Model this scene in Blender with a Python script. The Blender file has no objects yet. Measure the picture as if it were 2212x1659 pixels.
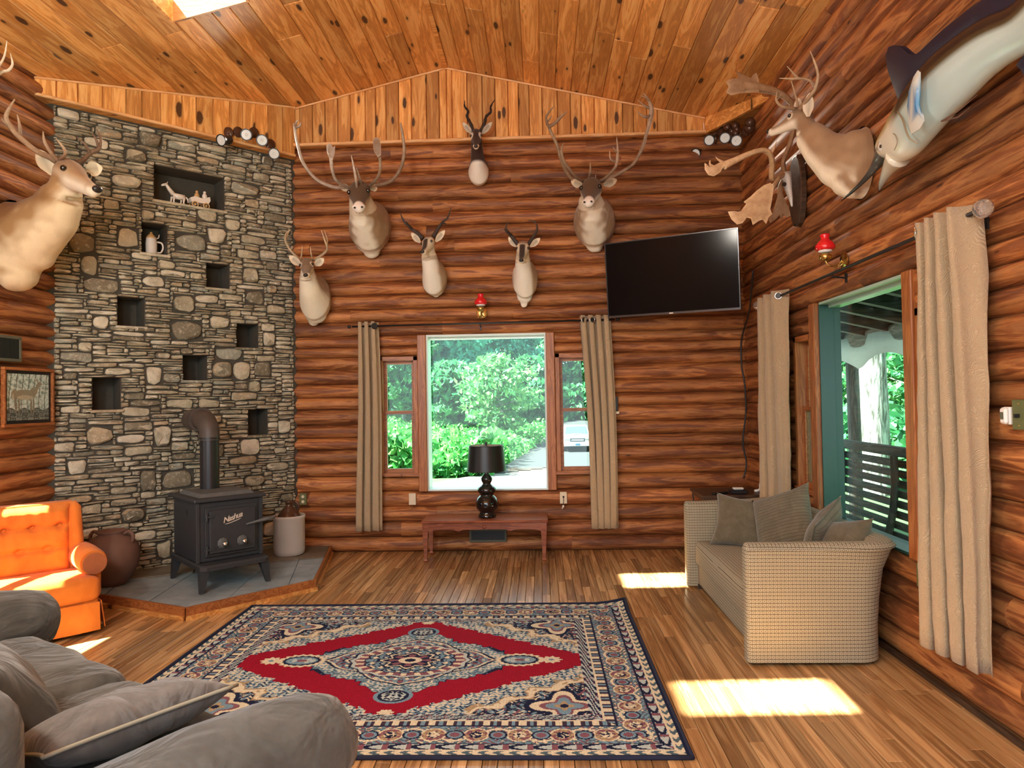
import bpy, bmesh, math, random
import numpy as np
from mathutils import Vector, Matrix, noise
PI = math.pi
rnd = random.Random(7)
S = bpy.context.scene
COL = S.collection

# ------------------------------------------------------------------ camera
F_PX, YAW, PITCH, ROLL, CAMZ = 1500.0, -0.0404228, 0.0222722, -0.0173123, 1.5
_Fw = Vector((math.sin(YAW)*math.cos(PITCH), math.cos(YAW)*math.cos(PITCH), math.sin(PITCH)))
_R0 = Vector((math.cos(YAW), -math.sin(YAW), 0)); _U0 = _R0.cross(_Fw)
_R = math.cos(ROLL)*_R0 + math.sin(ROLL)*_U0
_U = -math.sin(ROLL)*_R0 + math.cos(ROLL)*_U0
cd = bpy.data.cameras.new('camera'); cam = bpy.data.objects.new('camera', cd); COL.objects.link(cam)
cd.sensor_width = 36; cd.lens = F_PX/2212*36; cd.clip_end = 500; cd.clip_start = 0.05
cam.matrix_world = Matrix(((_R.x, _U.x, -_Fw.x, 0), (_R.y, _U.y, -_Fw.y, 0), (_R.z, _U.z, -_Fw.z, CAMZ), (0, 0, 0, 1)))
S.camera = cam

# ------------------------------------------------------------------ world, sun, exposure
w = bpy.data.worlds.new('world'); S.world = w; w.use_nodes = True
nt = w.node_tree; bg = nt.nodes['Background']
sky = nt.nodes.new('ShaderNodeTexSky'); sky.sky_type = 'HOSEK_WILKIE'; sky.turbidity = 4.0; sky.ground_albedo = 0.4
SUN = Vector((0.585, 0.162, -0.79)).normalized()          # direction the sunlight travels
sky.sun_direction = -SUN
mixw = nt.nodes.new('ShaderNodeMix'); mixw.data_type = 'RGBA'; mixw.inputs[0].default_value = 0.62
nt.links.new(sky.outputs[0], mixw.inputs[6]); mixw.inputs[7].default_value = (0.82, 0.92, 1.0, 1)
nt.links.new(mixw.outputs[2], bg.inputs[0]); bg.inputs[1].default_value = 3.2
sl = bpy.data.lights.new('sun', 'SUN'); sl.energy = 44.0; sl.angle = math.radians(0.9); sl.color = (1.0, 0.94, 0.82)
so = bpy.data.objects.new('sun', sl); COL.objects.link(so); so.rotation_euler = SUN.to_track_quat('-Z', 'Y').to_euler()
S.view_settings.view_transform = 'Standard'; S.view_settings.look = 'None'
S.view_settings.gamma = 1.0; S.view_settings.use_curve_mapping = False; S.view_settings.exposure = 0.86
cy = S.cycles; cy.use_denoising = True; cy.max_bounces = 7; cy.diffuse_bounces = 4; cy.glossy_bounces = 3
cy.transmission_bounces = 4; cy.transparent_max_bounces = 12; cy.sample_clamp_indirect = 6.0
cy.caustics_reflective = False; cy.caustics_refractive = False

# ------------------------------------------------------------------ helpers
def ray(px, py):
    return _Fw*F_PX + _R*(px-1106) - _U*(py-829.5)
def at(px, py, axis, val):
    """the point of the room seen at a photo pixel, on the plane axis = val"""
    r = ray(px, py); k = 'xyz'.index(axis); o = (0, 0, CAMZ)
    return Vector((0, 0, CAMZ)) + r*((val-o[k])/r[k])
def on(px, py, p0, n):
    r = ray(px, py); c = Vector((0, 0, CAMZ)); n = Vector(n)
    return c + r*((Vector(p0)-c).dot(n)/r.dot(n))
def proj(p):
    v = Vector(p)-Vector((0, 0, CAMZ)); d = v.dot(_Fw)
    return (1106+F_PX*v.dot(_R)/d, 829.5-F_PX*v.dot(_U)/d, d)

M = {}
class NT:
    def __init__(s, name):
        s.m = bpy.data.materials.new(name); s.m.use_nodes = True; s.t = s.m.node_tree
        s.b = s.t.nodes['Principled BSDF']; s.out = s.t.nodes['Material Output']; M[name] = s.m
    def n(s, typ, **kw):
        o = s.t.nodes.new('ShaderNode'+typ)
        for k, v in kw.items():
            if k.startswith('i_'): o.inputs[k[2:].replace('_', ' ')].default_value = v
            elif k[0] == 'I' and k[1:].isdigit(): o.inputs[int(k[1:])].default_value = v
            else: setattr(o, k, v)
        return o
    def l(s, a, b): s.t.links.new(a, b)
    def math(s, op, a, b=None, c=None, clamp=False):
        o = s.t.nodes.new('ShaderNodeMath'); o.operation = op; o.use_clamp = clamp
        for i, v in enumerate((a, b, c)):
            if v is None: continue
            if isinstance(v, (int, float)): o.inputs[i].default_value = v
            else: s.l(v, o.inputs[i])
        return o.outputs[0]
    def mix(s, f, a, b, blend='MIX'):
        o = s.t.nodes.new('ShaderNodeMix'); o.data_type = 'RGBA'; o.blend_type = blend
        for i, v in ((0, f), (6, a), (7, b)):
            if isinstance(v, (int, float)): o.inputs[i].default_value = v
            elif isinstance(v, tuple): o.inputs[i].default_value = v if len(v) == 4 else v+(1,)
            else: s.l(v, o.inputs[i])
        return o.outputs[2]
    def ramp(s, f, stops, interp='LINEAR'):
        o = s.t.nodes.new('ShaderNodeValToRGB'); r = o.color_ramp; r.interpolation = interp
        while len(r.elements) < len(stops): r.elements.new(0.5)
        for e, (p, c) in zip(r.elements, stops):
            e.position = p; e.color = c if len(c) == 4 else tuple(c)+(1,)
        s.l(f, o.inputs[0]); return o.outputs[0]
    def coords(s, scale=(1, 1, 1), rand=0.0, which='Object'):
        tc = s.n('TexCoord'); v = tc.outputs[which]
        mp = s.n('Mapping'); mp.inputs['Scale'].default_value = scale; s.l(v, mp.inputs[0])
        if rand:
            oi = s.n('ObjectInfo'); g = s.n('NewGeometry')
            f = s.math('ADD', oi.outputs['Random'], g.outputs['Random Per Island'])
            c = s.n('CombineXYZ'); s.l(s.math('MULTIPLY', f, rand), c.inputs[0]); s.l(s.math('MULTIPLY', f, rand*1.7), c.inputs[1]); s.l(s.math('MULTIPLY', f, rand*.6), c.inputs[2])
            va = s.n('VectorMath', operation='ADD'); s.l(v, va.inputs[0]); s.l(c.outputs[0], va.inputs[1]); s.l(va.outputs[0], mp.inputs[0])
        return mp.outputs[0]
    def rand(s):
        oi = s.n('ObjectInfo'); g = s.n('NewGeometry')
        return s.math('FRACT', s.math('ADD', oi.outputs['Random'], g.outputs['Random Per Island']))
    def noise(s, v, scale, detail=3, rough=.5, dist=0):
        o = s.n('TexNoise', i_Scale=scale, i_Detail=detail, i_Roughness=rough, i_Distortion=dist); s.l(v, o.inputs['Vector']); return o.outputs['Fac']
    def bump(s, h, strength=.3, dist=.01):
        o = s.n('Bump', i_Strength=strength, i_Distance=dist); s.l(h, o.inputs['Height']); s.l(o.outputs[0], s.b.inputs['Normal'])
    def set(s, **kw):
        for k, v in kw.items():
            k = {'base': 'Base Color', 'rough': 'Roughness', 'metal': 'Metallic', 'spec': 'Specular IOR Level', 'coat': 'Coat Weight', 'emit': 'Emission Color', 'estr': 'Emission Strength', 'sheen': 'Sheen Weight', 'alpha': 'Alpha', 'trans': 'Transmission Weight', 'sub': 'Subsurface Weight'}[k]
            i = s.b.inputs[k]
            if isinstance(v, (int, float)): i.default_value = v
            elif isinstance(v, tuple): i.default_value = v if len(v) == 4 else v+(1,)
            else: s.l(v, i)
        return s

def plain(name, col, rough=.6, metal=0, var=.0, bump=0, bscale=60, **kw):
    t = NT(name)
    if var:
        f = t.noise(t.coords(rand=3), bscale*.2, 4)
        c = t.mix(f, tuple(x*(1-var) for x in col), tuple(min(1, x*(1+var)) for x in col))
        t.set(base=c)
    else: t.set(base=col)
    t.set(rough=rough, metal=metal, **kw)
    if bump: t.bump(t.noise(t.coords(), bscale, 4), bump, .004)
    return t.m

def wood(name, dark, mid, light, knots=.5, rough=.45, ring=14, knotscale=(2.2, 7.0), coat=0, bump=.25, tone=.5, blotch=0.0, sx=.9, axes='xyz'):
    """timber; axes = (grain, across, through) in local coordinates; grain stretched, knots as dark ovals"""
    t = NT(name)
    s0 = t.n('SeparateXYZ'); t.l(t.coords((1, 1, 1), rand=9.0), s0.inputs[0]); cb = t.n('CombineXYZ')
    for i, ch in enumerate(axes): t.l(s0.outputs['xyz'.index(ch)], cb.inputs[i])
    co = cb.outputs[0]
    sc = t.n('Mapping'); sc.inputs['Scale'].default_value = (sx, 9, 9); t.l(co, sc.inputs[0]); g = sc.outputs[0]
    n1 = t.noise(g, 1.6, 4, .55, 1.2)
    wv = t.math('SINE', t.math('MULTIPLY', n1, ring*2.2))
    fine = t.noise(g, 14, 3, .7)
    f = t.math('ADD', t.math('MULTIPLY', wv, .17), t.math('ADD', t.math('MULTIPLY', fine, .35), .33))
    c = t.ramp(f, [(0.18, dark), (0.5, mid), (0.82, light)])
    tn = t.math('ADD', t.math('MULTIPLY', t.rand(), tone), 1-tone*.5)
    if blotch:
        bm_ = t.n('Mapping'); bm_.inputs['Scale'].default_value = (1.6, 7, 7); t.l(co, bm_.inputs[0])
        big = t.ramp(t.noise(bm_.outputs[0], 1.0, 3, .6), [(.38, (0, 0, 0)), (.66, (1, 1, 1))]); c = t.mix(t.math('MULTIPLY', big, blotch), c, dark)
    hv = t.n('HueSaturation'); t.l(c, hv.inputs['Color']); t.l(tn, hv.inputs['Value'])
    c = hv.outputs[0]; h = fine
    if knots:
        km = t.n('Mapping'); km.inputs['Scale'].default_value = (knotscale[0], knotscale[1], 0); t.l(co, km.inputs[0])
        vo = t.n('TexVoronoi', voronoi_dimensions='2D', i_Scale=1.0, i_Randomness=.95); t.l(km.outputs[0], vo.inputs['Vector'])
        d = t.math('ADD', vo.outputs['Distance'], t.math('MULTIPLY', t.math('SUBTRACT', t.noise(co, 26, 2), .5), .06))
        wn = t.n('SeparateColor'); t.l(vo.outputs['Color'], wn.inputs[0])
        sz = t.math('MULTIPLY', t.math('SUBTRACT', wn.outputs[0], 1-knots), .36)
        on_ = t.math('GREATER_THAN', sz, 0.012)
        k = t.math('MULTIPLY', t.math('MULTIPLY', t.math('SUBTRACT', sz, d), 24, clamp=True), on_)
        halo = t.math('MULTIPLY', t.math('MULTIPLY', t.math('SUBTRACT', t.math('ADD', sz, .10), d), 6, clamp=True), on_)
        c = t.mix(t.math('MULTIPLY', halo, .5), c, tuple(x*.5 for x in mid))
        c = t.mix(t.math('MULTIPLY', k, .93), c, (dark[0]*.12+.006, dark[1]*.10+.004, dark[2]*.1+.003))
    t.set(base=c, rough=rough, coat=coat)
    if bump: t.bump(t.math('ADD', t.math('MULTIPLY', h, .5), wv), bump, .003)
    return t.m

# mesh building
class MB:
    def __init__(s): s.v = []; s.f = []; s.mi = []
    def add(s, vs, fs, mi=0, mat=None):
        k = len(s.v)
        s.v += [tuple(mat @ Vector(p)) if mat is not None else tuple(p) for p in vs]
        s.f += [tuple(i+k for i in f) for f in fs]; s.mi += [mi]*len(fs); return s
    def box(s, a, b, mi=0, mat=None, ch=0.0):
        (x0, y0, z0), (x1, y1, z1) = [tuple(map(min, a, b)), tuple(map(max, a, b))]
        if ch:
            bm = bmesh.new(); bmesh.ops.create_cube(bm, size=1)
            for v in bm.verts: v.co = Vector(((x0+x1)/2+v.co.x*(x1-x0), (y0+y1)/2+v.co.y*(y1-y0), (z0+z1)/2+v.co.z*(z1-z0)))
            bmesh.ops.bevel(bm, geom=bm.edges[:], offset=ch, segments=2 if ch > .008 else 1, affect='EDGES', profile=.5)
            bm.verts.index_update()
            s.add([v.co[:] for v in bm.verts], [[v.index for v in f.verts] for f in bm.faces], mi, mat); bm.free(); return s
        return s.add([(x0, y0, z0), (x1, y0, z0), (x1, y1, z0), (x0, y1, z0), (x0, y0, z1), (x1, y0, z1), (x1, y1, z1), (x0, y1, z1)],
                     [(0, 3, 2, 1), (4, 5, 6, 7), (0, 1, 5, 4), (1, 2, 6, 5), (2, 3, 7, 6), (3, 0, 4, 7)], mi, mat)
    def loft(s, rings, cap=True, mi=0, mat=None, closed=True):
        n = len(rings[0]); vs = [p for r in rings for p in r]; fs = []
        for i in range(len(rings)-1):
            for j in range(n if closed else n-1):
                k = (j+1) % n; fs.append((i*n+j, i*n+k, (i+1)*n+k, (i+1)*n+j))
        if cap and closed: fs.append(tuple(range(n))[::-1]); fs.append(tuple((len(rings)-1)*n+j for j in range(n)))
        return s.add(vs, fs, mi, mat)
    def tube(s, pts, rad, seg=8, mi=0, mat=None, flat=None, cap=True):
        """tube through pts; rad scalar or list; flat = (factor, axis) squashes the section across axis"""
        pts = [Vector(p) for p in pts]; n = len(pts)
        if not isinstance(rad, (list, tuple)): rad = [rad]*n
        rings = []; up = Vector((0, 0, 1)); px = None
        for i, p in enumerate(pts):
            d = (pts[min(i+1, n-1)]-pts[max(i-1, 0)])
            d = d.normalized() if d.length > 1e-9 else Vector((0, 0, 1))
            if px is None:
                px = d.cross(up)
                if px.length < 1e-3: px = Vector((1, 0, 0))
            px = (px-d*px.dot(d)).normalized(); q = d.cross(px)
            ring = []
            for k in range(seg):
                a = 2*PI*k/seg; o = (px*math.cos(a)+q*math.sin(a))*rad[i]
                if flat:
                    ax = Vector(flat[1]).normalized(); o -= ax*o.dot(ax)*(1-flat[0])
                ring.append(p+o)
            rings.append(ring)
        return s.loft(rings, cap, mi, mat)
    def lathe(s, prof, seg=24, mi=0, mat=None, c=(0, 0, 0)):
        rings = [[(c[0]+r*math.cos(2*PI*k/seg), c[1]+r*math.sin(2*PI*k/seg), c[2]+z) for k in range(seg)] for r, z in prof]
        return s.loft(rings, True, mi, mat)
    def ball(s, c, r, seg=12, mi=0, mat=None, n=None):
        r = (r, r, r) if isinstance(r, (int, float)) else r; n = n or max(6, seg*2//3)
        rings = [[(c[0]+r[0]*math.sin(PI*i/n)*math.cos(2*PI*k/seg), c[1]+r[1]*math.sin(PI*i/n)*math.sin(2*PI*k/seg), c[2]-r[2]*math.cos(PI*i/n)) for k in range(seg)] for i in ([.02]+list(range(1, n))+[n-.02])]
        return s.loft(rings, True, mi, mat)
    def prism(s, poly, z0, z1, mi=0, mat=None, ch=0):
        n = len(poly)
        if ch:
            c = Vector((sum(p[0] for p in poly)/n, sum(p[1] for p in poly)/n))
            ins = [tuple(Vector(p[:2])+(c-Vector(p[:2])).normalized()*ch*1.4) for p in poly]
            rings = [[(p[0], p[1], z0) for p in poly], [(p[0], p[1], z1-ch) for p in poly], [(p[0], p[1], z1) for p in ins]]
        else: rings = [[(p[0], p[1], z0) for p in poly], [(p[0], p[1], z1) for p in poly]]
        return s.loft(rings, True, mi, mat)
    def build(s, name, mat, parent=None, smooth=False, loc=None, rot=None, world=False, kind=None, label=None, **kw):
        vs = s.v
        me = bpy.data.meshes.new(name); me.from_pydata(vs, [], s.f)
        mats = mat if isinstance(mat, (list, tuple)) else [mat]
        for m in mats: me.materials.append(M[m] if isinstance(m, str) else m)
        if len(mats) > 1: me.polygons.foreach_set('material_index', s.mi)
        bm = bmesh.new(); bm.from_mesh(me); bmesh.ops.recalc_face_normals(bm, faces=bm.faces[:]); bm.to_mesh(me); bm.free()
        if smooth: me.polygons.foreach_set('use_smooth', [True]*len(me.polygons))
        return link(name, me, parent, loc, rot, kind, label, smooth if isinstance(smooth, float) else None)
def link(name, me, parent=None, loc=None, rot=None, kind=None, label=None, autosm=None):
    o = bpy.data.objects.new(name, me); COL.objects.link(o)
    if parent is not None: o.parent = parent
    if loc is not None: o.location = loc
    if rot is not None: o.rotation_euler = rot
    if kind: o['kind'] = kind
    if label: o['label'] = label
    if autosm: sharp(me, autosm)
    return o
def sharp(me, ang):
    me.polygons.foreach_set('use_smooth', [True]*len(me.polygons)); me.set_sharp_from_angle(angle=math.radians(ang))
def thing(name, label, cat, loc=(0, 0, 0), rot=(0, 0, 0), group=None):
    o = bpy.data.objects.new(name, None); COL.objects.link(o); o.empty_display_size = .1
    o.location = loc; o.rotation_euler = rot; o['label'] = label; o['category'] = cat; o['_o'] = list(loc)
    if group: o['group'] = group
    return o
def tag(o, label, cat, group=None):
    o['label'] = label; o['category'] = cat
    if group: o['group'] = group
    return o
def struct(name, loc=(0, 0, 0), rot=(0, 0, 0)):
    o = bpy.data.objects.new(name, None); COL.objects.link(o); o.location = loc; o.rotation_euler = rot; o['kind'] = 'structure'; o['_o'] = list(loc); return o
def copy_tree(o, parent=None, **props):
    c = o.copy(); COL.objects.link(c); c.parent = parent
    if parent is not None: c.matrix_parent_inverse = o.matrix_parent_inverse.copy()
    for ch in list(o.children): copy_tree(ch, c)
    for k, v in props.items():
        if k in ('location', 'rotation_euler', 'scale'): setattr(c, k, v)
        else: c[k] = v
    return c
def cat(pts, n=6):
    """Catmull-Rom through pts (any length tuples)"""
    P = [tuple(p) for p in pts]; P = [P[0]]+P+[P[-1]]; out = []
    for i in range(1, len(P)-2):
        for k in range(n):
            t = k/n; out.append(tuple(.5*((2*b)+(-a+c)*t+(2*a-5*b+4*c-d)*t*t+(-a+3*b-3*c+d)*t**3) for a, b, c, d in zip(P[i-1], P[i], P[i+1], P[i+2])))
    out.append(P[-2]); return out

# ------------------------------------------------------------------ materials
WOODS = dict(
    log_wood=dict(dark=(.095, .027, .010), mid=(.34, .114, .034), light=(.68, .31, .10), knots=.16, rough=.58, ring=8, knotscale=(1.5, 6), tone=.55, bump=.35, blotch=.55),
    pine_wood=dict(dark=(.44, .17, .04), mid=(.78, .365, .095), light=(.95, .60, .23), knots=.50, rough=.5, ring=9, knotscale=(2.4, 7.0), tone=.55, bump=.12, blotch=.25),
    oak_floor=dict(dark=(.20, .095, .034), mid=(.42, .235, .095), light=(.62, .40, .19), knots=0, rough=.24, ring=9, tone=.7, bump=.08, sx=.35),
    trim_wood=dict(dark=(.20, .06, .016), mid=(.38, .13, .036), light=(.52, .22, .07), knots=.1, rough=.4, tone=.3, bump=.1, blotch=.3),
    trim_pine=dict(dark=(.62, .30, .11), mid=(.84, .48, .21), light=(.93, .62, .34), knots=0, rough=.45, tone=.15, bump=.08),
    red_wood=dict(dark=(.14, .035, .012), mid=(.27, .075, .03), light=(.36, .12, .05), knots=0, rough=.28, tone=.2, bump=.08),
    grey_wood=dict(dark=(.03, .028, .024), mid=(.07, .064, .056), light=(.14, .13, .11), knots=.1, rough=.8, tone=.4, bump=.3),
    dark_wood=dict(dark=(.02, .012, .008), mid=(.05, .028, .017), light=(.09, .05, .03), knots=0, rough=.4, tone=.2, bump=.1))
for k_, v_ in WOODS.items():
    wood(k_, axes='xzy' if k_ == 'log_wood' else 'xyz', **v_)
    wood(k_+'_z', axes='zxy', **v_); wood(k_+'_y', axes='yxz', **v_)
# two warm pendant lamps of the room, behind and left of the camera
LAMPS = ((-2.5, .55, 3.25), (-.9, -.65, 3.35))
plain('gap_dark', (.035, .016, .008), .9)
plain('mortar', (.066, .058, .044), .95, var=.3, bump=.5, bscale=50)
plain('white_vinyl', (.72, .80, .76), .4); plain('green_vinyl', (.016, .060, .052), .3); plain('mint_vinyl', (.42, .62, .54), .35)
plain('black_metal', (.012, .012, .013), .42, metal=.0, bump=.05, bscale=200)
plain('iron', (.030, .034, .040), .5, var=.25, bump=.12, bscale=140)
plain('iron_lid', (.10, .105, .105), .6, var=.25, bump=.2, bscale=90)
plain('pipe_metal', (.018, .018, .02), .33)
plain('pipe_elbow', (.075, .058, .048), .55, var=.4, bump=.1)
plain('brass', (.62, .42, .14), .25, metal=1)
plain('chrome', (.75, .75, .75), .15, metal=1)
plain('ivory_plastic', (.75, .66, .48), .4)
plain('white_plastic', (.85, .85, .82), .35)
plain('green_plate', (.13, .15, .06), .5)
plain('dark_grille', (.02, .024, .02), .6)
plain('vent_frame', (.12, .13, .09), .6)
def stone_mat():
    t = NT('stone'); co = t.coords(rand=11)
    n1 = t.noise(co, 6, 5, .6); n2 = t.noise(co, 30, 5, .75)
    r = t.rand()
    base = t.ramp(r, [(0, (.21, .195, .145)), (.14, (.44, .41, .30)), (.28, (.54, .50, .37)), (.42, (.25, .22, .16)), (.55, (.64, .60, .47)), (.68, (.33, .34, .28)), (.80, (.45, .37, .25)), (.92, (.68, .64, .52))], 'CONSTANT')
    c = t.mix(t.math('MULTIPLY', t.ramp(n1, [(.42, (0, 0, 0)), (.7, (1, 1, 1))]), .6), base, (.17, .13, .08)); c = t.mix(t.math('MULTIPLY', t.ramp(n2, [(.52, (0, 0, 0)), (.75, (1, 1, 1))]), .8), c, (.80, .74, .58))
    gm = t.n('BrightContrast', i_Bright=.03, i_Contrast=.12); t.l(c, gm.inputs[0]); t.set(base=gm.outputs[0], rough=.85); t.bump(t.math('ADD', n2, t.math('MULTIPLY', n1, 1.5)), .9, .014)
stone_mat()
def slate_mat(name, a, b):
    t = NT(name); co = t.coords(rand=7); n1 = t.noise(co, 3.5, 6, .65, .6); n2 = t.noise(co, 30, 4, .6)
    t.set(base=t.mix(t.ramp(n1, [(.3, (0, 0, 0)), (.7, (1, 1, 1))]), a, b), rough=.5); t.bump(t.math('ADD', n1, t.math('MULTIPLY', n2, .25)), .4, .01)
slate_mat('slate', (.14, .19, .22), (.36, .44, .48)); slate_mat('flagstone', (.10, .085, .06), (.24, .21, .16))
def glass_mat(name, tint=(1, 1, 1), refl=.9):
    t = NT(name); tr = t.n('BsdfTransparent'); tr.inputs[0].default_value = tint+(1,)
    gl = t.n('BsdfGlossy'); gl.inputs['Roughness'].default_value = .02; lw = t.n('LayerWeight', i_Blend=.5); fr = t.math('ADD', t.math('MULTIPLY', t.math('POWER', lw.outputs['Facing'], 5), .8), .035)
    mx = t.n('MixShader'); t.l(t.math('MULTIPLY', fr, refl), mx.inputs[0]); t.l(tr.outputs[0], mx.inputs[1]); t.l(gl.outputs[0], mx.inputs[2])
    t.l(mx.outputs[0], t.out.inputs[0])
glass_mat('window_glass', (.86, .96, .93), .8)
glass_mat('clear_glass', (.92, .95, .95), 1)
# ------------------------------------------------------------------ room shell
XL, XR, YF, YB = -3.95, 2.05, 6.93, -1.2
RID, RZ, SLP = -0.88, 4.82, 0.232
def cz(x): return RZ-SLP*abs(x-RID)

# floor: subfloor slab + oak strips running in depth
fl = MB().box((XL-.2, YB, -.12), (XR+.25, YF+.1, -.022)).build('floor', 'gap_dark', kind='structure')
SW = .0635; strips = []
x = XL
while x < XR-.01:
    y = YB-rnd.random()*.9
    while y < YF:
        L = rnd.choice((.45, .6, .75, .9, 1.1, 1.3, 1.5))*rnd.uniform(.9, 1.1)
        a, b = max(y, YB), min(y+L, YF)
        if b-a > .02:
            area = 0
            if b > 2.3:
                pts = [proj((xx, yy, 0)) for xx, yy in ((x, max(a, 2.3)), (x+SW, max(a, 2.3)), (x+SW, b), (x, b))]
                if any(-40 < q[0] < 2250 and q[1] < 1720 for q in pts):
                    area = abs(sum(pts[i][0]*pts[(i+1) % 4][1]-pts[(i+1) % 4][0]*pts[i][1] for i in range(4)))/2
                    mx_, my_ = x+SW/2, (a+b)/2
                    if -2.05 < mx_ < .5 and 3.0 < my_ < 5.05: area = 0
                    if mx_ > 1.25 and 3.95 < my_ < 5.5: area = 0
                    if mx_ < -.9 and my_ < 3.2: area = 0
            strips.append((area, x, a, b))
        y += L
    x += SW
strips.sort(key=lambda t: -t[0])
def plank_verts(L, W, T, ch):
    L2, W2 = L/2, W/2; g = .0011
    vs = [(-L2+g, -W2+g, -T), (L2-g, -W2+g, -T), (L2-g, W2-g, -T), (-L2+g, W2-g, -T),
          (-L2+g, -W2+g, -ch), (L2-g, -W2+g, -ch), (L2-g, W2-g, -ch), (-L2+g, W2-g, -ch),
          (-L2+ch, -W2+ch, 0), (L2-ch, -W2+ch, 0), (L2-ch, W2-ch, 0), (-L2+ch, W2-ch, 0)]
    fs = [(8, 9, 10, 11)]+[(i, (i+1) % 4, 4+(i+1) % 4, 4+i) for i in range(4)]+[(4+i, 4+(i+1) % 4, 8+(i+1) % 4, 8+i) for i in range(4)]
    return vs, fs
rest = MB()
for i, (ar, x, a, b) in enumerate(strips):
    vs, fs = plank_verts(b-a, SW, .02, .0026)
    mt = Matrix.Translation((x+SW/2, (a+b)/2, rnd.uniform(-.0003, .0003))) @ Matrix.Rotation(PI/2, 4, 'Z')
    if i < 300:
        m = MB().add(vs, fs); o = m.build('plank', 'oak_floor', fl); o.matrix_local = mt
    else: rest.add(vs, fs, 0, mt)
rest.build('far_planks', 'oak_floor_y', fl, kind='stuff')

# ceiling: roof deck with two skylight openings, tongue-and-groove pine boards under it
SKY = [(-2.71, -2.15, 4.62, 5.06), (-2.70, -1.93, 2.41, 2.80)]       # x0 x1 y0 y1
ce = MB()
def slope_quad(mb, x0, x1, y0, y1, up=.0, th=.03):
    ce_ = []
    for z in (up, up+th): ce_ += [(x0, y0, cz(x0)+z), (x1, y0, cz(x1)+z), (x1, y1, cz(x1)+z), (x0, y1, cz(x0)+z)]
    mb.add(ce_, [(0, 1, 2, 3), (7, 6, 5, 4), (0, 4, 5, 1), (1, 5, 6, 2), (2, 6, 7, 3), (3, 7, 4, 0)])
HE = .028; ys = [YB, SKY[1][2]-HE, SKY[1][3]+HE, SKY[0][2]-HE, SKY[0][3]+HE, YF+.05]
for i in range(5):
    if i in (1, 3):
        q_ = SKY[1] if i == 1 else SKY[0]
        slope_quad(ce, XL-.25, q_[0]-HE, ys[i], ys[i+1], .02, .06); slope_quad(ce, q_[1]+HE, RID, ys[i], ys[i+1], .02, .06)
    else: slope_quad(ce, XL-.25, RID, ys[i], ys[i+1], .02, .06)
slope_quad(ce, RID, XR+.3, YB, YF+.05, .02, .06)
ceil = ce.build('ceiling', 'gap_dark', kind='structure')
BW = .155
xs = [SKY[0][0]]
while xs[0] > XL: xs.insert(0, xs[0]-BW)
xs[0] = XL
xs += [SKY[0][0]+(SKY[0][1]-SKY[0][0])*(k+1)/4 for k in range(4)]+[SKY[1][1]]
while xs[-1] < RID-.2: xs.append(xs[-1]+BW)
xs[-1] = RID
k = round((XR-RID)/BW); xs += [RID+(XR-RID)*(j+1)/k for j in range(k)]
for x0, x1 in zip(xs[:-1], xs[1:]):
    spans = [(YB, YF)]
    for q_ in sorted(SKY, key=lambda q: q[2]):
        if q_[0]-.005 < (x0+x1)/2 < q_[1]+.005: l_ = spans.pop(); spans += [(l_[0], q_[2]), (q_[3], l_[1])]
    ang = math.atan(SLP) if x0 < RID else -math.atan(SLP); W = (x1-x0)/math.cos(ang)
    for (ya, yb) in spans:
        y = ya
        while y < yb-.01:
            L = rnd.uniform(1.6, 3.6); e = min(y+L, yb)
            if yb-e < .5: e = yb
            vs, fs = plank_verts(e-y, W, .018, .006)
            xm = (x0+x1)/2
            mt = Matrix.Translation((xm, (y+e)/2, cz(xm)+rnd.uniform(0, .002))) @ Matrix.Rotation(-ang, 4, 'Y') @ Matrix.Rotation(PI, 4, 'Y') @ Matrix.Rotation(PI/2, 4, 'Z')
            o = MB().add(vs, fs).build('plank', 'pine_wood', ceil); o.matrix_local = mt
            y = e
# ridge strip and skylight wells
MB().add([(RID-.02, YB, cz(RID-.02)-.012), (RID, YB, RZ-.004), (RID+.02, YB, cz(RID+.02)-.012), (RID-.02, YF, cz(RID-.02)-.012), (RID, YF, RZ-.004), (RID+.02, YF, cz(RID+.02)-.012)],
         [(0, 1, 4, 3), (1, 2, 5, 4), (0, 3, 5, 2)]).build('trim_6', 'pine_wood', kind='structure')
for i, (x0, x1, y0, y1) in enumerate(SKY):
    sk = struct('window_%d' % (8+i), (0, 0, 0)); H = .16
    w = MB()
    for (a, b, c, d) in ((x0-.02, x0, y0-.02, y1+.02), (x1, x1+.02, y0-.02, y1+.02)):
        w.add([(a, c, cz(a)-.006), (b, c, cz(b)-.006), (b, d, cz(b)-.006), (a, d, cz(a)-.006), (a, c, cz(a)+H), (b, c, cz(b)+H), (b, d, cz(b)+H), (a, d, cz(a)+H)],
              [(0, 3, 2, 1), (4, 5, 6, 7), (0, 1, 5, 4), (1, 2, 6, 5), (2, 3, 7, 6), (3, 0, 4, 7)])
    for (c, d) in ((y0-.02, y0), (y1, y1+.02)):
        w.add([(x0, c, cz(x0)-.006), (x1, c, cz(x1)-.006), (x1, d, cz(x1)-.006), (x0, d, cz(x0)-.006), (x0, c, cz(x0)+H), (x1, c, cz(x1)+H), (x1, d, cz(x1)+H), (x0, d, cz(x0)+H)],
              [(0, 3, 2, 1), (4, 5, 6, 7), (0, 1, 5, 4), (1, 2, 6, 5), (2, 3, 7, 6), (3, 0, 4, 7)])
    w.build('window_frame', 'pine_wood', sk)
    MB().add([(x0, y0, cz(x0)+H-.02), (x1, y0, cz(x1)+H-.02), (x1, y1, cz(x1)+H-.02), (x0, y1, cz(x0)+H-.02)], [(0, 1, 2, 3)]).build('pane', 'clear_glass', sk)

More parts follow.
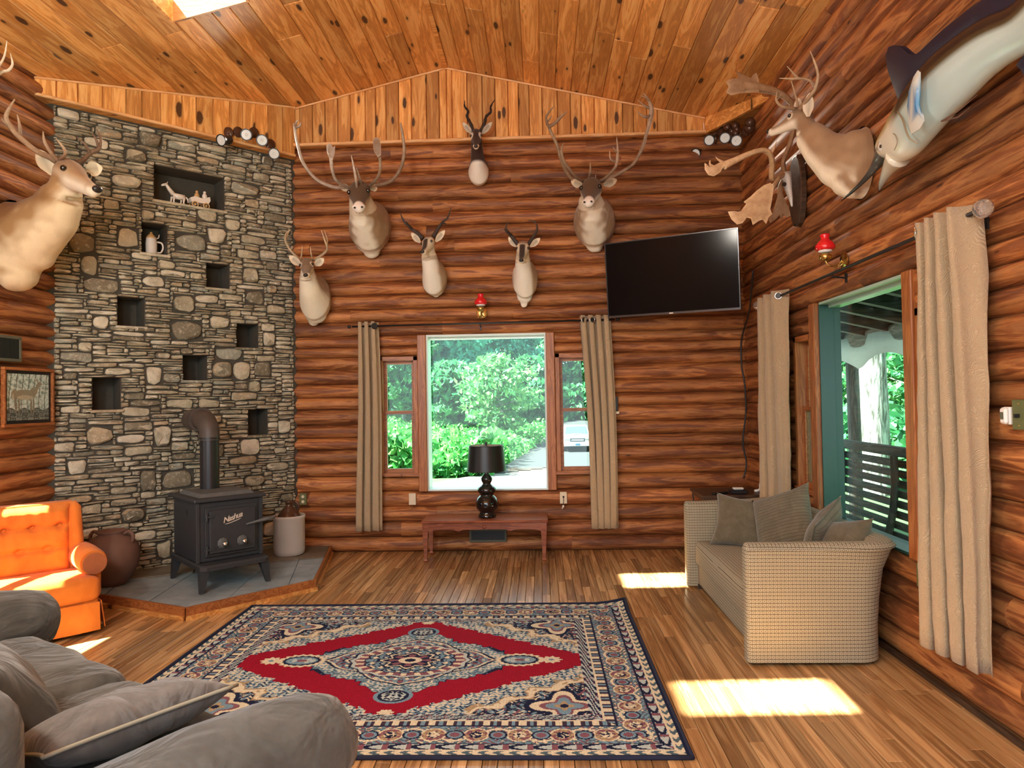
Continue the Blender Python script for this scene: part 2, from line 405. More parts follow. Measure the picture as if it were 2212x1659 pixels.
# ------------------------------------------------------------------ log walls
ZC = [0, .15, .30, .45, .60, .75]
ZC += [.75+(1.95-.75)*k/9 for k in range(1, 10)]; ZC += [2.055, 2.16]
ZC += [2.16+(4.09-2.16)*k/14 for k in range(1, 15)]
rl = random.Random(3)
ZC = [z if (z in (0, .60, .75, 2.16) or abs(z-1.95) < 1e-6 or z > 4.05) else z+rl.uniform(-.012, .012) for z in ZC]
def log_mesh(L, h, depth, seed):
    """D-shaped log along local X, bulging to local -Y, height along Z from 0"""
    n = max(3, int(L/.22)); K = 7; vs = []; r = random.Random(seed)
    for i in range(n+1):
        u = -L/2+L*i/n; wob = .006*noise.noise(Vector((u*1.5, seed*3.1, 0))); wz = .006*noise.noise(Vector((u*1.2, seed*1.7, 5)))
        e = 1.0
        if i in (0, n): e = .95
        for k in range(K+1):
            a = -1+2*k/K; z = h/2+a*h/2*.995
            prof = (1-abs(a)**2.4)
            vs.append((u, -(depth*prof*e+wob*(prof > 0)), z+wz*(1-abs(a))))
        vs.append((u, .03, h)); vs.append((u, .03, 0))
    m = K+3; fs = []
    for i in range(n):
        for k in range(m): j = (k+1) % m; fs.append((i*m+k, i*m+j, (i+1)*m+j, (i+1)*m+k))
    fs.append(tuple(range(m))); fs.append(tuple(n*m+k for k in range(m))[::-1])
    return vs, fs
seedc = [0]
def log_wall(name, origin, rotz, length, openings, zmax, butts=(), depth=.048):
    """u runs along the wall; openings = (u0,u1,z0,z1)"""
    wl = struct(name, origin, (0, 0, rotz))
    core = MB(); us = sorted({0, length}|{o for op in openings for o in op[:2]}); zs = sorted({0, 5.2}|{o for op in openings for o in op[2:]})
    for u0, u1 in zip(us[:-1], us[1:]):
        for z0, z1 in zip(zs[:-1], zs[1:]):
            if any(op[0]-1e-6 <= u0 and u1 <= op[1]+1e-6 and op[2]-1e-6 <= z0 and z1 <= op[3]+1e-6 for op in openings): continue
            core.box((u0, .0, z0 if z0 else -.13), (u1, .14, min(z1, zmax+.05)))
    core.build('wall_core', 'gap_dark', wl)
    for z0, z1 in zip(ZC[:-1]+([ZC[-1]] if zmax > 4.1 else []), ZC[1:]+([4.225] if zmax > 4.1 else [])):
        if z0 > zmax: continue
        segs = [(0, length)]
        for (a, b, c, d) in openings:
            if c-.02 < (z0+z1)/2 < d+.02:
                ns = []
                for s, e in segs:
                    if b <= s or a >= e: ns.append((s, e)); continue
                    if a > s: ns.append((s, a))
                    if b < e: ns.append((b, e))
                segs = ns
        out = []
        for s, e in segs:
            while e-s > 3.4:
                c = s+rl.uniform(1.4, 3.0); out.append((s, c)); s = c
            out.append((s, e))
        for s, e in out:
            if e-s < .02: continue
            seedc[0] += 1
            vs, fs = log_mesh(e-s, z1-z0, depth*rl.uniform(.85, 1.12), seedc[0])
            o = MB().add(vs, fs).build('log', 'log_wood', wl, smooth=50.0); o.location = ((s+e)/2, 0, z0)
    return wl
ER = 4.3
# far wall: u = x - XL ; openings for windows 1-3
FW0 = XL-.0
fo = [(-1.62-FW0, -1.22-FW0, .75, 1.95), (-1.22-FW0, .15-FW0, .60, 2.16), (.15-FW0, .58-FW0, .75, 1.95)]
wf = log_wall('wall_far', (FW0, YF, 0), 0, XR-XL, fo, 4.05)
# right wall: local +u = -Y direction, bulge to -X : rotate by -90deg
ro = [(YF-5.56, YF-5.20, .75, 1.95), (YF-5.20, YF-3.78, .60, 2.16), (YF-3.78, YF-3.36, .75, 1.95)]
wr = log_wall('wall_right', (XR, YF, 0), -PI/2, YF-YB, ro, 4.2)
# left wall: faces +X : rotate +90deg, u = +Y ; window 7 in it lies outside the frame
LWY = (3.60, 4.64, .75, 1.70)
lo = [(LWY[0]-YB, LWY[1]-YB, .75, 1.70)]
wl_ = log_wall('wall_left', (XL, YB, 0), PI/2, 5.95-YB, lo, 4.2)

# ------------------------------------------------------------------ pine gable over the far wall
GB = 4.085
gb = struct('wall_gable')
back = MB().add([(-2.5, YF-.02, GB), (1.66, YF-.02, GB), (1.66, YF-.02, cz(1.66)), (RID, YF-.02, RZ), (-2.5, YF-.02, cz(-2.5))], [(0, 1, 2, 3, 4)])
back.build('backing_board', 'gap_dark', gb)
def vert_board(mb, p0, p1, z0, za, zb, th, nrm):
    """board between plan points p0,p1; bottom z0, top za at p0, zb at p1; chamfered long edges"""
    p0, p1, n = Vector(p0), Vector(p1), Vector(nrm); d = (p1-p0).normalized(); c = .006
    a0, a1 = p0+d*.0005, p1-d*.0005; b0, b1 = a0+d*c+n*th, a1-d*c+n*th
    q = [(a0.x, a0.y, z0), (a1.x, a1.y, z0), (a1.x, a1.y, zb), (a0.x, a0.y, za), (b0.x, b0.y, z0), (b1.x, b1.y, z0), (b1.x, b1.y, zb), (b0.x, b0.y, za)]
    return mb.add(q, [(4, 5, 6, 7), (0, 4, 7, 3), (5, 1, 2, 6), (0, 1, 5, 4), (3, 7, 6, 2)])
def boards(parent, P0, P1, nrm, zbot, w, n):
    P0, P1 = Vector(P0), Vector(P1); L = (P1-P0).length; d = (P1-P0)/L; cuts = [0]
    while cuts[-1] < L-w*.7: cuts.append(cuts[-1]+w*rl.choice((.82, 1, 1, 1.18)))
    cuts[-1] = L
    for a, b in zip(cuts[:-1], cuts[1:]):
        pa, pb = P0+d*a, P0+d*b; za, zb_ = cz(pa.x)-.004, cz(pb.x)-.004
        mb = MB(); 
        if pa.x < RID < pb.x and abs(d.y) < .1:
            pm = Vector((RID, pa.y)); mb = vert_board(vert_board(mb, pa, pm, zbot, za, RZ-.004, .018, nrm), pm, pb, zbot, RZ-.004, zb_, .018, nrm)
        else: vert_board(mb, pa, pb, zbot, za, zb_, .018, nrm)
        c = Vector(((pa.x+pb.x)/2, (pa.y+pb.y)/2, zbot))
        mb.v = [tuple(Vector(v)-c) for v in mb.v]
        mb.build('board', 'pine_wood_z', parent, loc=c)
GY = YF-.10
boards(gb, (-2.49, GY+.01), (1.655, GY+.01), (0, -1, 0)[:2], GB, .128, 0)
# trims: bottom edge moulding and the sloping bead at the ceiling
def beam(a, b, w, h, mat, name, parent=None, kind=None):
    a, b = Vector(a), Vector(b); L = (b-a).length; d = (b-a).normalized()
    m = MB().box((-L/2, -w/2, -h/2), (L/2, w/2, h/2), ch=min(w, h)*.2)
    o = m.build(name, mat, parent, kind=kind)
    zax = Vector((0, 0, 1)); yv = zax.cross(d); yv = Vector((0, 1, 0)) if yv.length < 1e-3 else yv.normalized(); zv = d.cross(yv)
    o.matrix_local = Matrix(((d.x, yv.x, zv.x, (a.x+b.x)/2), (d.y, yv.y, zv.y, (a.y+b.y)/2), (d.z, yv.z, zv.z, (a.z+b.z)/2), (0, 0, 0, 1)))
    return o
beam((-2.50, GY-.03, GB-.005), (1.665, GY-.03, GB-.005), .045, .03, 'trim_pine', 'trim_1', kind='structure')
beam((-2.50, GY-.02, cz(-2.5)-.012), (RID, GY-.02, RZ-.012), .016, .018, 'trim_pine', 'trim_2', kind='structure')
beam((RID, GY-.02, RZ-.012), (1.66, GY-.02, cz(1.66)-.012), .016, .018, 'trim_pine', 'trim_3', kind='structure')
# soffit closing the step between gable and logs
MB().box((-2.5, GY-.005, GB), (1.66, YF, GB+.02)).build('soffit', 'pine_wood', gb)
# diagonal panel above the stonework
SA, SB = Vector((-3.92, 5.44)), Vector((-2.47, 6.89)); SD = (SB-SA).normalized(); SN = Vector((SD.y, -SD.x)); SLEN = (SB-SA).length; STOP = 3.965
gd = struct('wall_corner_panel')
PA, PB = SA+SN*.10-SD*.10, SB+SN*.10-SD*.02
PA2 = Vector((XL, PA.y-(PA.x-XL)*SD.y/SD.x))
boards(gd, PA2, PB, SN, STOP, .15, 0)
MB().add([(PA2.x, PA2.y, STOP), (PB.x, PB.y, STOP), (SB.x, SB.y+.1, STOP), (SA.x-.3, SA.y+.1, STOP)], [(0, 1, 2, 3)]).build('soffit', 'pine_wood', gd)
a_, b_ = PA2+SN*.022, PB+SN*.022
beam((a_.x, a_.y, STOP+.005), (b_.x, b_.y, STOP+.005), .03, .025, 'trim_pine', 'trim_4', kind='structure')
beam((a_.x, a_.y, cz(a_.x)-.012), (b_.x, b_.y, cz(b_.x)-.012), .016, .018, 'trim_pine', 'trim_5', kind='structure')
# small diagonal panel in the right corner
gr = struct('wall_right_corner_panel')
Q0, Q1 = Vector((1.655, GY+.01)), Vector((2.04, 6.08)); qd = (Q1-Q0).normalized(); qn = Vector((qd.y, -qd.x))
qn = qn if qn.x < 0 else -qn
mb = MB(); z0 = GB-.01
mb.add([(Q0.x, Q0.y, z0), (Q1.x, Q1.y, z0), (Q1.x, Q1.y, cz(Q1.x)+.01), (Q0.x, Q0.y, cz(Q0.x)+.01), (Q0.x-qn.x*.03, Q0.y-qn.y*.03, z0), (Q1.x-qn.x*.03, Q1.y-qn.y*.03, z0), (Q1.x, Q1.y+.03, cz(Q1.x)), (Q0.x, Q0.y+.03, cz(Q0.x))],
       [(0, 1, 2, 3), (0, 4, 5, 1), (4, 7, 6, 5)]).build('board', 'pine_wood_y', gr)
MB().add([(Q0.x, Q0.y, z0+.01), (Q1.x, Q1.y, z0+.01), (2.05, YF, z0+.01), (1.655, YF, z0+.01)], [(0, 1, 2, 3)]).build('soffit', 'pine_wood', gr)

# ------------------------------------------------------------------ stone wall in the left corner
sw = struct('wall_stone', (SA.x, SA.y, 0), (0, 0, math.atan2(SD.y, SD.x)))     # local: u = X, outwards = -Y, up = Z
def stone_uv(px, py):
    p = on(px, py, (SA.x, SA.y, 0), (SN.x, SN.y, 0)); return ((p.xy-SA).dot(SD), p.z)
NPX = [((333, 372), (484, 455)), ((307, 484), (360, 546)), ((447, 569), (494, 623)), ((254, 643), (313, 703)), ((512, 698), (558, 752)), ((396, 766), (446, 822)), ((205, 814), (258, 882)), ((537, 886), (578, 940))]
NICHE = []
for (a, b) in NPX:
    (u0, za), (u1, zb) = stone_uv(a[0], (a[1]+b[1])/2), stone_uv(b[0], (a[1]+b[1])/2)
    um = (a[0]+b[0])/2; zt = stone_uv(um, a[1])[1]; zbm = stone_uv(um, b[1])[1]
    NICHE.append((u0, u1, zbm, zt))
NICHE[0] = (NICHE[0][0], NICHE[0][1], 3.33, 3.63)
CS = .021; GU, GV = int(SLEN/CS), int(STOP/CS); occ = np.zeros((GU, GV), bool); rs = random.Random(11)
for (u0, u1, z0, z1) in NICHE:
    occ[int(u0/CS):int(round(u1/CS)), int(z0/CS):int(round(z1/CS))] = True
nich2 = [(int(u0/CS)*CS, int(round(u1/CS))*CS, int(z0/CS)*CS, int(round(z1/CS))*CS) for (u0, u1, z0, z1) in NICHE]
place = []
def tryp(u, v, w, h):
    if u+w > GU or v+h > GV or occ[u:u+w, v:v+h].any(): return False
    occ[u:u+w, v:v+h] = True; place.append((u, v, w, h)); return True
n = 0
for _ in range(4000):
    if n > 62: break
    n += tryp(rs.randrange(GU), rs.randrange(GV), rs.choice((6, 7, 8, 9, 11, 13)), rs.randint(4, 9))
n = 0
for _ in range(6000):
    if n > 130: break
    n += tryp(rs.randrange(GU), rs.randrange(GV), rs.randint(5, 12), rs.randint(2, 4))
for v in range(GV):
    for u in range(GU):
        if occ[u, v]: continue
        h = rs.choice((1, 1, 2, 2, 2)); w = rs.randint(5, 15)
        while h > 1 and (v+h > GV or occ[u, v:v+h].any()): h -= 1
        ww = 1
        while ww < w and u+ww < GU and not occ[u+ww, v:v+h].any(): ww += 1
        occ[u:u+ww, v:v+h] = True; place.append((u, v, ww, h))
def stone_geo(w, h, d, r, big):
    n = 14; r2 = r.uniform(.36, .8); tp = r.uniform(-.45, .45); sk_ = r.uniform(-.05, .05); e1_ = r.uniform(.3, .7); kx, kz = r.uniform(-.2, .2), r.uniform(-.22, .22); out = []
    for k in range(n):
        a = 2*PI*(k+.5)/n; c, s = math.cos(a), math.sin(a); e = e1_ if not big else r2
        x = math.copysign(abs(c)**e, c)*w/2; z = math.copysign(abs(s)**e, s)*h/2
        j = 1+r.uniform(-.12, .02)*(1 if big else .7); x, z = x*j, z*(1+r.uniform(-.16, .03))
        if big: x, z = x*(1.05-abs(kx)*.8+kx*z/h*1.8), z*(1.05-abs(kz)*.8+kz*x/w*1.8)
        else: z = z*(1+tp*x/w)+sk_*x
        out.append((x, z))
    sl = r.uniform(-.25, .25)*d; sl2 = r.uniform(-.3, .3)*d
    vs = [(x, .0, z) for x, z in out]+[(x*.97, -d*.72-sl*x/w, z*.95) for x, z in out]+[(x*.80, -d-sl*x/w-sl2*z/h+r.uniform(-.15, .15)*d, z*.74) for x, z in out]+[(0, -d*1.05, 0)]
    fs = []
    for q in range(2):
        for k in range(n): j = (k+1) % n; fs.append((q*n+k, q*n+j, (q+1)*n+j, (q+1)*n+k))
    for k in range(n): fs.append((2*n+k, 2*n+(k+1) % n, 3*n))
    return vs, fs
place.sort(key=lambda t: -t[2]*t[3])
restst = MB()
for i, (u, v, w_, h_) in enumerate(place):
    W, Hh = w_*CS-.004, h_*CS-.004
    big = h_ >= 5; d = rs.uniform(.022, .05)*(1.15 if big else .9)
    vs, fs = stone_geo(W, Hh, d, rs, big)
    c = ((u+w_/2)*CS, 0, (v+h_/2)*CS)
    if i < 300: MB().add(vs, fs).build('stone', 'stone', sw, smooth=38.0, loc=c)
    else: restst.add(vs, fs, 0, Matrix.Translation(c))
o = restst.build('small_stones', 'stone', sw, smooth=38.0, kind='stuff')
# mortar bed with the niches sunk in it
bed = MB(); us = sorted({-.05, SLEN+.02}|{a for n_ in nich2 for a in n_[:2]}); zs = sorted({0, STOP}|{a for n_ in nich2 for a in n_[2:]})
for u0, u1 in zip(us[:-1], us[1:]):
    for z0, z1 in zip(zs[:-1], zs[1:]):
        if any(q[0]-1e-6 <= u0 and u1 <= q[1]+1e-6 and q[2]-1e-6 <= z0 and z1 <= q[3]+1e-6 for q in nich2): continue
        bed.add([(u0, -.008, z0), (u1, -.008, z0), (u1, -.008, z1), (u0, -.008, z1)], [(0, 1, 2, 3)])
bed.build('mortar_bed', 'mortar', sw)
for (u0, u1, z0, z1) in nich2:
    D = .24; MB().add([(u0, -.008, z0), (u1, -.008, z0), (u1, -.008, z1), (u0, -.008, z1), (u0, D, z0), (u1, D, z0), (u1, D, z1), (u0, D, z1)],
                      [(0, 1, 5, 4), (1, 2, 6, 5), (2, 3, 7, 6), (3, 0, 4, 7), (4, 5, 6, 7)]).build('niche', 'mortar', sw)
    # lintel and sill slabs
    MB().box((u0-.02, -.045, z0-.022), (u1+.02, .1, z0+.002), ch=.006).build('sill_stone', 'stone', sw)

# ------------------------------------------------------------------ hearth
HZ = .085
hp = [(-3.80, 5.20), (-3.30, 5.13), (-2.50, 4.79), (-1.84, 5.52), (-2.10, 6.80), (-2.52, 6.80), (-3.86, 5.46)]
he = thing('hearth', 'low raised hearth of blue-grey slate slabs with a wooden edge, under the black stove', 'hearth', (-2.7, 5.6, 0))
def wp(parent, poly): return [(p[0]-parent['_o'][0], p[1]-parent['_o'][1]) for p in poly]
MB().prism(wp(he, hp), 0, HZ-.02).build('base', 'mortar', he)
# wooden edge along the front
for a, b in zip(hp[0:4], hp[1:5]):
    d = (Vector(b)-Vector(a)).normalized(); n = Vector((d.y, -d.x))
    for (z0, z1, o0, o1, nm) in ((0, HZ+.004, 0, .022, 'edge_board'), (0, .03, .022, .036, 'shoe_moulding')):
        q = [Vector(a)+n*o0-d*(o0*.3), Vector(b)+n*o0+d*o0*.3, Vector(b)+n*o1+d*o1*.45, Vector(a)+n*o1-d*o1*.45]
        MB().prism(wp(he, q), z0, z1, ch=.004).build(nm, 'trim_wood' if nm == 'edge_board' else 'pine_wood', he)
def slab(poly, mat, z=HZ, nm='slate_slab'):
    c = Vector((sum(p[0] for p in poly)/len(poly), sum(p[1] for p in poly)/len(poly)))
    q = [tuple(Vector(p)+(c-Vector(p)).normalized()*.006) for p in poly]
    MB().prism(wp(he, q), z-.03, z, ch=.003).build(nm, mat, he)
A, B, C_, D_ = Vector(hp[0]), Vector(hp[1]), Vector(hp[2]), Vector(hp[3]); E_ = Vector(hp[4])
inner = [Vector((-3.80, 5.36)), Vector((-3.42, 5.50)), Vector((-2.95, 5.78)), Vector((-2.45, 6.12)), Vector((-2.0, 6.30))]
slab([A, B, inner[1], inner[0]], 'slate'); m1 = B.lerp(C_, .55)
slab([B, m1, inner[2], inner[1]], 'slate'); slab([m1, C_, C_.lerp(D_, .3), inner[3], inner[2]], 'slate')
slab([C_.lerp(D_, .3), C_.lerp(D_, .78), inner[4].lerp(inner[3], .45), inner[3]], 'slate'); slab([C_.lerp(D_, .78), D_, D_.lerp(E_, .6), inner[4].lerp(inner[3], .45)], 'slate')
wallpts = [Vector((-3.86, 5.46)), Vector((-3.5, 5.82)), Vector((-3.1, 6.22)), Vector((-2.75, 6.57)), Vector((-2.52, 6.80))]
for i in range(4): slab([inner[i], inner[i+1] if i < 3 else inner[4].lerp(inner[3], .45), wallpts[i+1], wallpts[i]], 'flagstone', HZ+.012, 'flagstone')
slab([inner[4].lerp(inner[3], .45), D_.lerp(E_, .6), E_, Vector((-2.52, 6.80))], 'flagstone', HZ+.006, 'flagstone')

# ------------------------------------------------------------------ windows
def sash_window(name, loc, rotz, W, H, rail=.53, fw=.05, depth=.10, two=True, mat='trim_wood'):
    """double-hung window; local X across, +Y outdoors, Z up from sill; origin at lower left inner corner"""
    w = struct(name, loc, (0, 0, rotz)); cw = .045
    MB().box((0, -.03, 0), (cw, depth, H), ch=.004).box((W-cw, -.03, 0), (W, depth, H), ch=.004).build('window_frame', mat+'_z', w)
    MB().box((0, -.03, H-cw), (W, depth, H), ch=.004).build('head_board', mat, w)
    MB().box((-.01, -.045, 0), (W+.01, depth, cw*.8), ch=.004).build('window_sill', mat, w)
    m = H*rail
    for (z0, z1, y) in ((cw*.8, m+.02, .02), (m-.02, H-cw, .055)):
        s = .03; f = MB()
        f.box((cw, y, z0), (cw+s, y+.03, z1)).box((W-cw-s, y, z0), (W-cw, y+.03, z1))
        f.box((cw+s, y, z0), (W-cw-s, y+.03, z0+s+.01)).box((cw+s, y, z1-s), (W-cw-s, y+.03, z1))
        sa = f.build('sash', mat, w)
        MB().box((cw+s, y+.012, z0+s+.01), (W-cw-s, y+.016, z1-s)).build('pane', 'window_glass', sa)
    return w
def picture_window(name, loc, rotz, W, H, jamb, mat, depth=.2, frm='white_vinyl'):
    w = struct(name, loc, (0, 0, rotz))
    for nm, a, b, mm in (('jamb', (-jamb, -.035, 0), (0, .14, H), mat+'_z'), ('jamb', (W, -.035, 0), (W+jamb, .14, H), mat+'_z')):
        MB().box(a, b, ch=.006).build(nm, mm, w)
    t = .016; f = MB()
    f.box((0, .0, 0), (t, depth, H)).box((W-t, .0, 0), (W, depth, H)).box((t, .0, 0), (W-t, depth, t))
    f.build('window_frame', frm, w); MB().box((t, .0, H-t), (W-t, depth, H)).box((t, depth*.45, H-t-.022), (W-t, depth, H-t)).build('head_frame', 'mint_vinyl' if frm == 'green_vinyl' else frm, w)
    MB().box((t, depth-.05, t), (W-t, depth-.044, H-t)).build('pane', 'window_glass', w)
    return w
picture_window('window_1', (-1.135, YF-.03, .60), 0, 1.198, 1.56, .085, 'trim_wood')
sash_window('window_2', (-1.62, YF-.02, .75), 0, .40, 1.20)
sash_window('window_3', (.15, YF-.02, .75), 0, .43, 1.20)
picture_window('window_4', (XR-.03, 5.10, .60), -PI/2, 1.22, 1.56, .10, 'trim_wood', .15, 'green_vinyl')
sash_window('window_5', (XR-.02, 5.56, .75), -PI/2, .36, 1.20)
sash_window('window_6', (XR-.02, 3.78, .75), -PI/2, .42, 1.20)
sash_window('window_7', (XL+.02, LWY[0], .75), PI/2, LWY[1]-LWY[0], .95)
# unseen back wall behind the camera: bare opening sized to let in fill light
bw = struct('wall_back'); BO = (-3.75, 1.0, 4.05)
MB().box((XL-.1, YB-.12, 0), (BO[0], YB, 4.2)).box((BO[1], YB-.12, 0), (XR+.1, YB, 4.12)).build('wall_panel', 'log_wood', bw)
MB().add([(BO[0], YB-.1, BO[2]), (BO[1], YB-.1, BO[2]), (XR, YB-.1, BO[2]), (XR, YB-.1, cz(XR)+.05), (RID, YB-.1, RZ+.05), (BO[0], YB-.1, cz(BO[0])+.05)], [(0, 1, 2, 3, 4, 5)]).build('gable_panel', 'pine_wood', bw)
# baseboard shoe under the right wall
beam((XR-.055, YB, .012), (XR-.055, YF-.1, .012), .03, .03, 'dark_wood', 'baseboard_right', kind='structure')
# ------------------------------------------------------------------ more materials
def fabric(name, col, col2=None, rough=.9, wr=.25, sheen=.3, sc=7, weave=900):
    t = NT(name); co = t.coords(); n1 = t.noise(co, sc, 4, .6, .8); n2 = t.noise(co, weave*.4, 2)
    col2 = col2 or tuple(x*.72 for x in col)
    t.set(base=t.mix(t.ramp(n1, [(.32, (0, 0, 0)), (.68, (1, 1, 1))]), col2, col), rough=rough, sheen=sheen, spec=.2)
    if wr > .3:
        dm = t.n('Mapping'); dm.inputs['Scale'].default_value = (1, .6, .7); t.l(co, dm.inputs[0]); fo = t.noise(dm.outputs[0], 4.5, 3, .5, 1.6)
        t.bump(t.math('ADD', t.math('MULTIPLY', fo, 3.2), t.math('MULTIPLY', n2, .05)), .5, .03); return t
    t.bump(t.math('ADD', t.math('MULTIPLY', n1, wr*3), t.math('MULTIPLY', n2, .12)), .5, .012); return t
fabric('grey_suede', (.105, .106, .096), (.058, .057, .05), sc=5, wr=.5)
fabric('grey_suede_light', (.17, .16, .148), (.095, .088, .08), sc=7, wr=.5)
fabric('blue_grey_cloth', (.36, .36, .40), (.25, .25, .28))
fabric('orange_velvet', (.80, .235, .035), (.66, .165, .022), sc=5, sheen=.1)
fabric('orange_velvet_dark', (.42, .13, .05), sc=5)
fabric('pillow_cloth', (.17, .145, .095), (.125, .105, .065), sc=16)
def ribbed():
    t = fabric('pillow_ribbed', (.19, .165, .11), (.14, .12, .08), sc=12)
    co = t.coords(); s = t.n('SeparateXYZ'); t.l(co, s.inputs[0])
    k = t.math('MULTIPLY', t.math('SUBTRACT', t.math('SINE', t.math('MULTIPLY', s.outputs[1], 2*PI/.022)), .72), 4, clamp=True)
    old = t.b.inputs['Base Color'].links[0].from_socket
    t.set(base=t.mix(t.math('MULTIPLY', k, .8), old, (.09, .07, .04)))
ribbed()
def check_fabric():
    t = NT('check_fabric'); tc = t.n('TexCoord'); g = t.n('NewGeometry'); s = t.n('SeparateXYZ'); t.l(tc.outputs['Object'], s.inputs[0])
    ns = t.n('SeparateXYZ'); t.l(g.outputs['True Normal'], ns.inputs[0])
    ax = t.math('GREATER_THAN', t.math('ABSOLUTE', ns.outputs[0]), .6); az = t.math('GREATER_THAN', t.math('ABSOLUTE', ns.outputs[2]), .7)
    X, Y, Z = s.outputs
    def sel(c, a, b): return t.math('ADD', t.math('MULTIPLY', c, a), t.math('MULTIPLY', t.math('SUBTRACT', 1, c), b))
    u = sel(t.math('MAXIMUM', ax, az), Y, X); v = sel(az, X, Z)
    P = .0205
    def cell(x): return t.math('SUBTRACT', t.math('FRACT', t.math('DIVIDE', x, P)), .5)
    cu, cv = cell(u), cell(v)
    line = t.math('GREATER_THAN', t.math('ABSOLUTE', cv), .43)
    line2 = t.math('MULTIPLY', t.math('GREATER_THAN', t.math('ABSOLUTE', cu), .45), .45)
    r = t.math('MAXIMUM', t.math('ABSOLUTE', cu), t.math('ABSOLUTE', cv))
    ring = t.math('MULTIPLY', t.math('GREATER_THAN', r, .20), t.math('LESS_THAN', r, .33)); dot = t.math('LESS_THAN', r, .10)
    n = t.noise(t.coords(), 90, 2)
    c = t.mix(n, (.27, .235, .16), (.37, .325, .225)); c = t.mix(t.math('MULTIPLY', ring, .7), c, (.60, .53, .38))
    c = t.mix(t.math('MULTIPLY', dot, .8), c, (.11, .08, .045)); c = t.mix(t.math('MAXIMUM', line, line2), c, (.085, .065, .04))
    t.set(base=c, rough=.95, sheen=.05, spec=.1); t.bump(t.math('ADD', line, t.math('MULTIPLY', ring, -.6)), .35, .002)
check_fabric()
def paisley():
    t = NT('curtain_cloth'); co = t.coords((1, 1, .8)); d = t.n('TexVoronoi', i_Scale=9.0, feature='DISTANCE_TO_EDGE')
    wv = t.noise(co, 6, 3, .5, 2.0); va = t.n('VectorMath', operation='ADD'); t.l(co, va.inputs[0])
    cx = t.n('CombineXYZ'); t.l(t.math('MULTIPLY', wv, .25), cx.inputs[0]); t.l(t.math('MULTIPLY', wv, .2), cx.inputs[2]); t.l(cx.outputs[0], va.inputs[1]); t.l(va.outputs[0], d.inputs['Vector'])
    rg = t.math('SINE', t.math('MULTIPLY', d.outputs['Distance'], 120))
    n = t.noise(co, 300, 2)
    c = t.mix(t.math('MULTIPLY', t.math('ADD', t.math('MULTIPLY', rg, .5), .5), .45), (.50, .38, .235), (.30, .215, .12))
    t.set(base=c, rough=.8, sheen=.3); t.bump(t.math('ADD', rg, n), .35, .004)
paisley()
plain('piping_cord', (.34, .32, .24), .7)
plain('black_gloss', (.006, .006, .007), .06, coat=.6)
plain('shade_black', (.012, .012, .013), .38)
plain('shade_inner', (.55, .50, .40), .8)
plain('stoneware', (.66, .64, .60), .28, var=.05)
plain('brown_glaze', (.085, .038, .022), .2, var=.3)
plain('terracotta', (.16, .085, .06), .75, var=.25, bump=.2)
plain('silver_letter', (.8, .8, .78), .25, metal=.6)
plain('rug_navy', (.012, .015, .04), .95)

# ------------------------------------------------------------------ rug (pattern woven as colour per knot)
def vcol_mat(name, rough=.9, bump=.0, bs=200, sheen=0, spec=.3, fur=False):
    t = NT(name); a = t.n('Attribute', attribute_name='Col'); c = a.outputs['Color']
    if fur:
        f = t.noise(t.coords((1, 1, .35)), bs, 4, .7); g = t.noise(t.coords(), 9, 3)
        c = t.mix(t.math('MULTIPLY', f, .20), c, t.mix(1.0, c, (.45, .37, .28), 'MULTIPLY')); c = t.mix(t.math('MULTIPLY', g, .12), c, t.mix(1.0, c, (.62, .55, .46), 'MULTIPLY'))
        t.bump(f, .5, .006)
    elif bump: t.bump(t.noise(t.coords(), bs, 3), bump, .004)
    if name == 'antler':
        c = t.mix(t.math('MULTIPLY', t.ramp(t.noise(t.coords(), 22, 4, .65), [(.4, (0, 0, 0)), (.65, (1, 1, 1))]), .45), c, t.mix(1.0, c, (.55, .38, .24), 'MULTIPLY'))
    t.set(base=c, rough=rough, sheen=sheen, spec=spec); return t
vcol_mat('rug_pile', .95, .3, 420, spec=.1)
RW, RH = 2.74, 2.17; NU, NVV = 520, 412
uu, vv = np.meshgrid((np.arange(NU)+.5)/NU*RW, (np.arange(NVV)+.5)/NVV*RH, indexing='ij')
su, sv = np.abs(uu-RW/2), np.abs(vv-RH/2); eu, ev = RW/2-su, RH/2-sv; e = np.minimum(eu, ev)
RC = dict(red=(.27, .006, .022), navy=(.012, .016, .045), blue=(.16, .27, .35), pale=(.42, .50, .49), cream=(.62, .57, .42), mauve=(.20, .085, .11), tan=(.36, .27, .16), dark=(.045, .03, .05), teal=(.07, .12, .15))
img = np.zeros((NU, NVV, 3)); 
def setc(m, c): img[m] = RC[c]
def flor(x, y, k, a=1.8): return np.sin(k*x+a*np.sin(k*.71*y+.6))*np.sin(k*y+a*np.sin(k*.83*x+1.1))
setc(e >= 0, 'navy')
# corner fields: navy ground strewn with pale leaves
f1, f2, f3 = flor(su, sv, 62), flor(su+.3, sv*1.1, 95, 2.4), flor(su*1.2, sv+.2, 38, 2.2)
setc(f1 > .42, 'blue'); setc(f2 > .60, 'cream'); setc(f3 > .72, 'mauve'); setc(f2 < -.78, 'teal')
# four corner rosettes
for cu, cv_ in ((.86, .60),):
    dx, dy = su-cu, sv-cv_; r_ = np.hypot(dx, dy*1.0); th = np.arctan2(dy, dx)
    pet = .13*(1+.30*np.cos(4*th)); setc(r_ < pet+.03, 'navy'); setc(r_ < pet, 'cream'); setc(r_ < pet*.72, 'mauve'); setc(r_ < pet*.55, 'blue'); setc(r_ < pet*.3, 'tan'); setc(r_ < .02, 'navy')
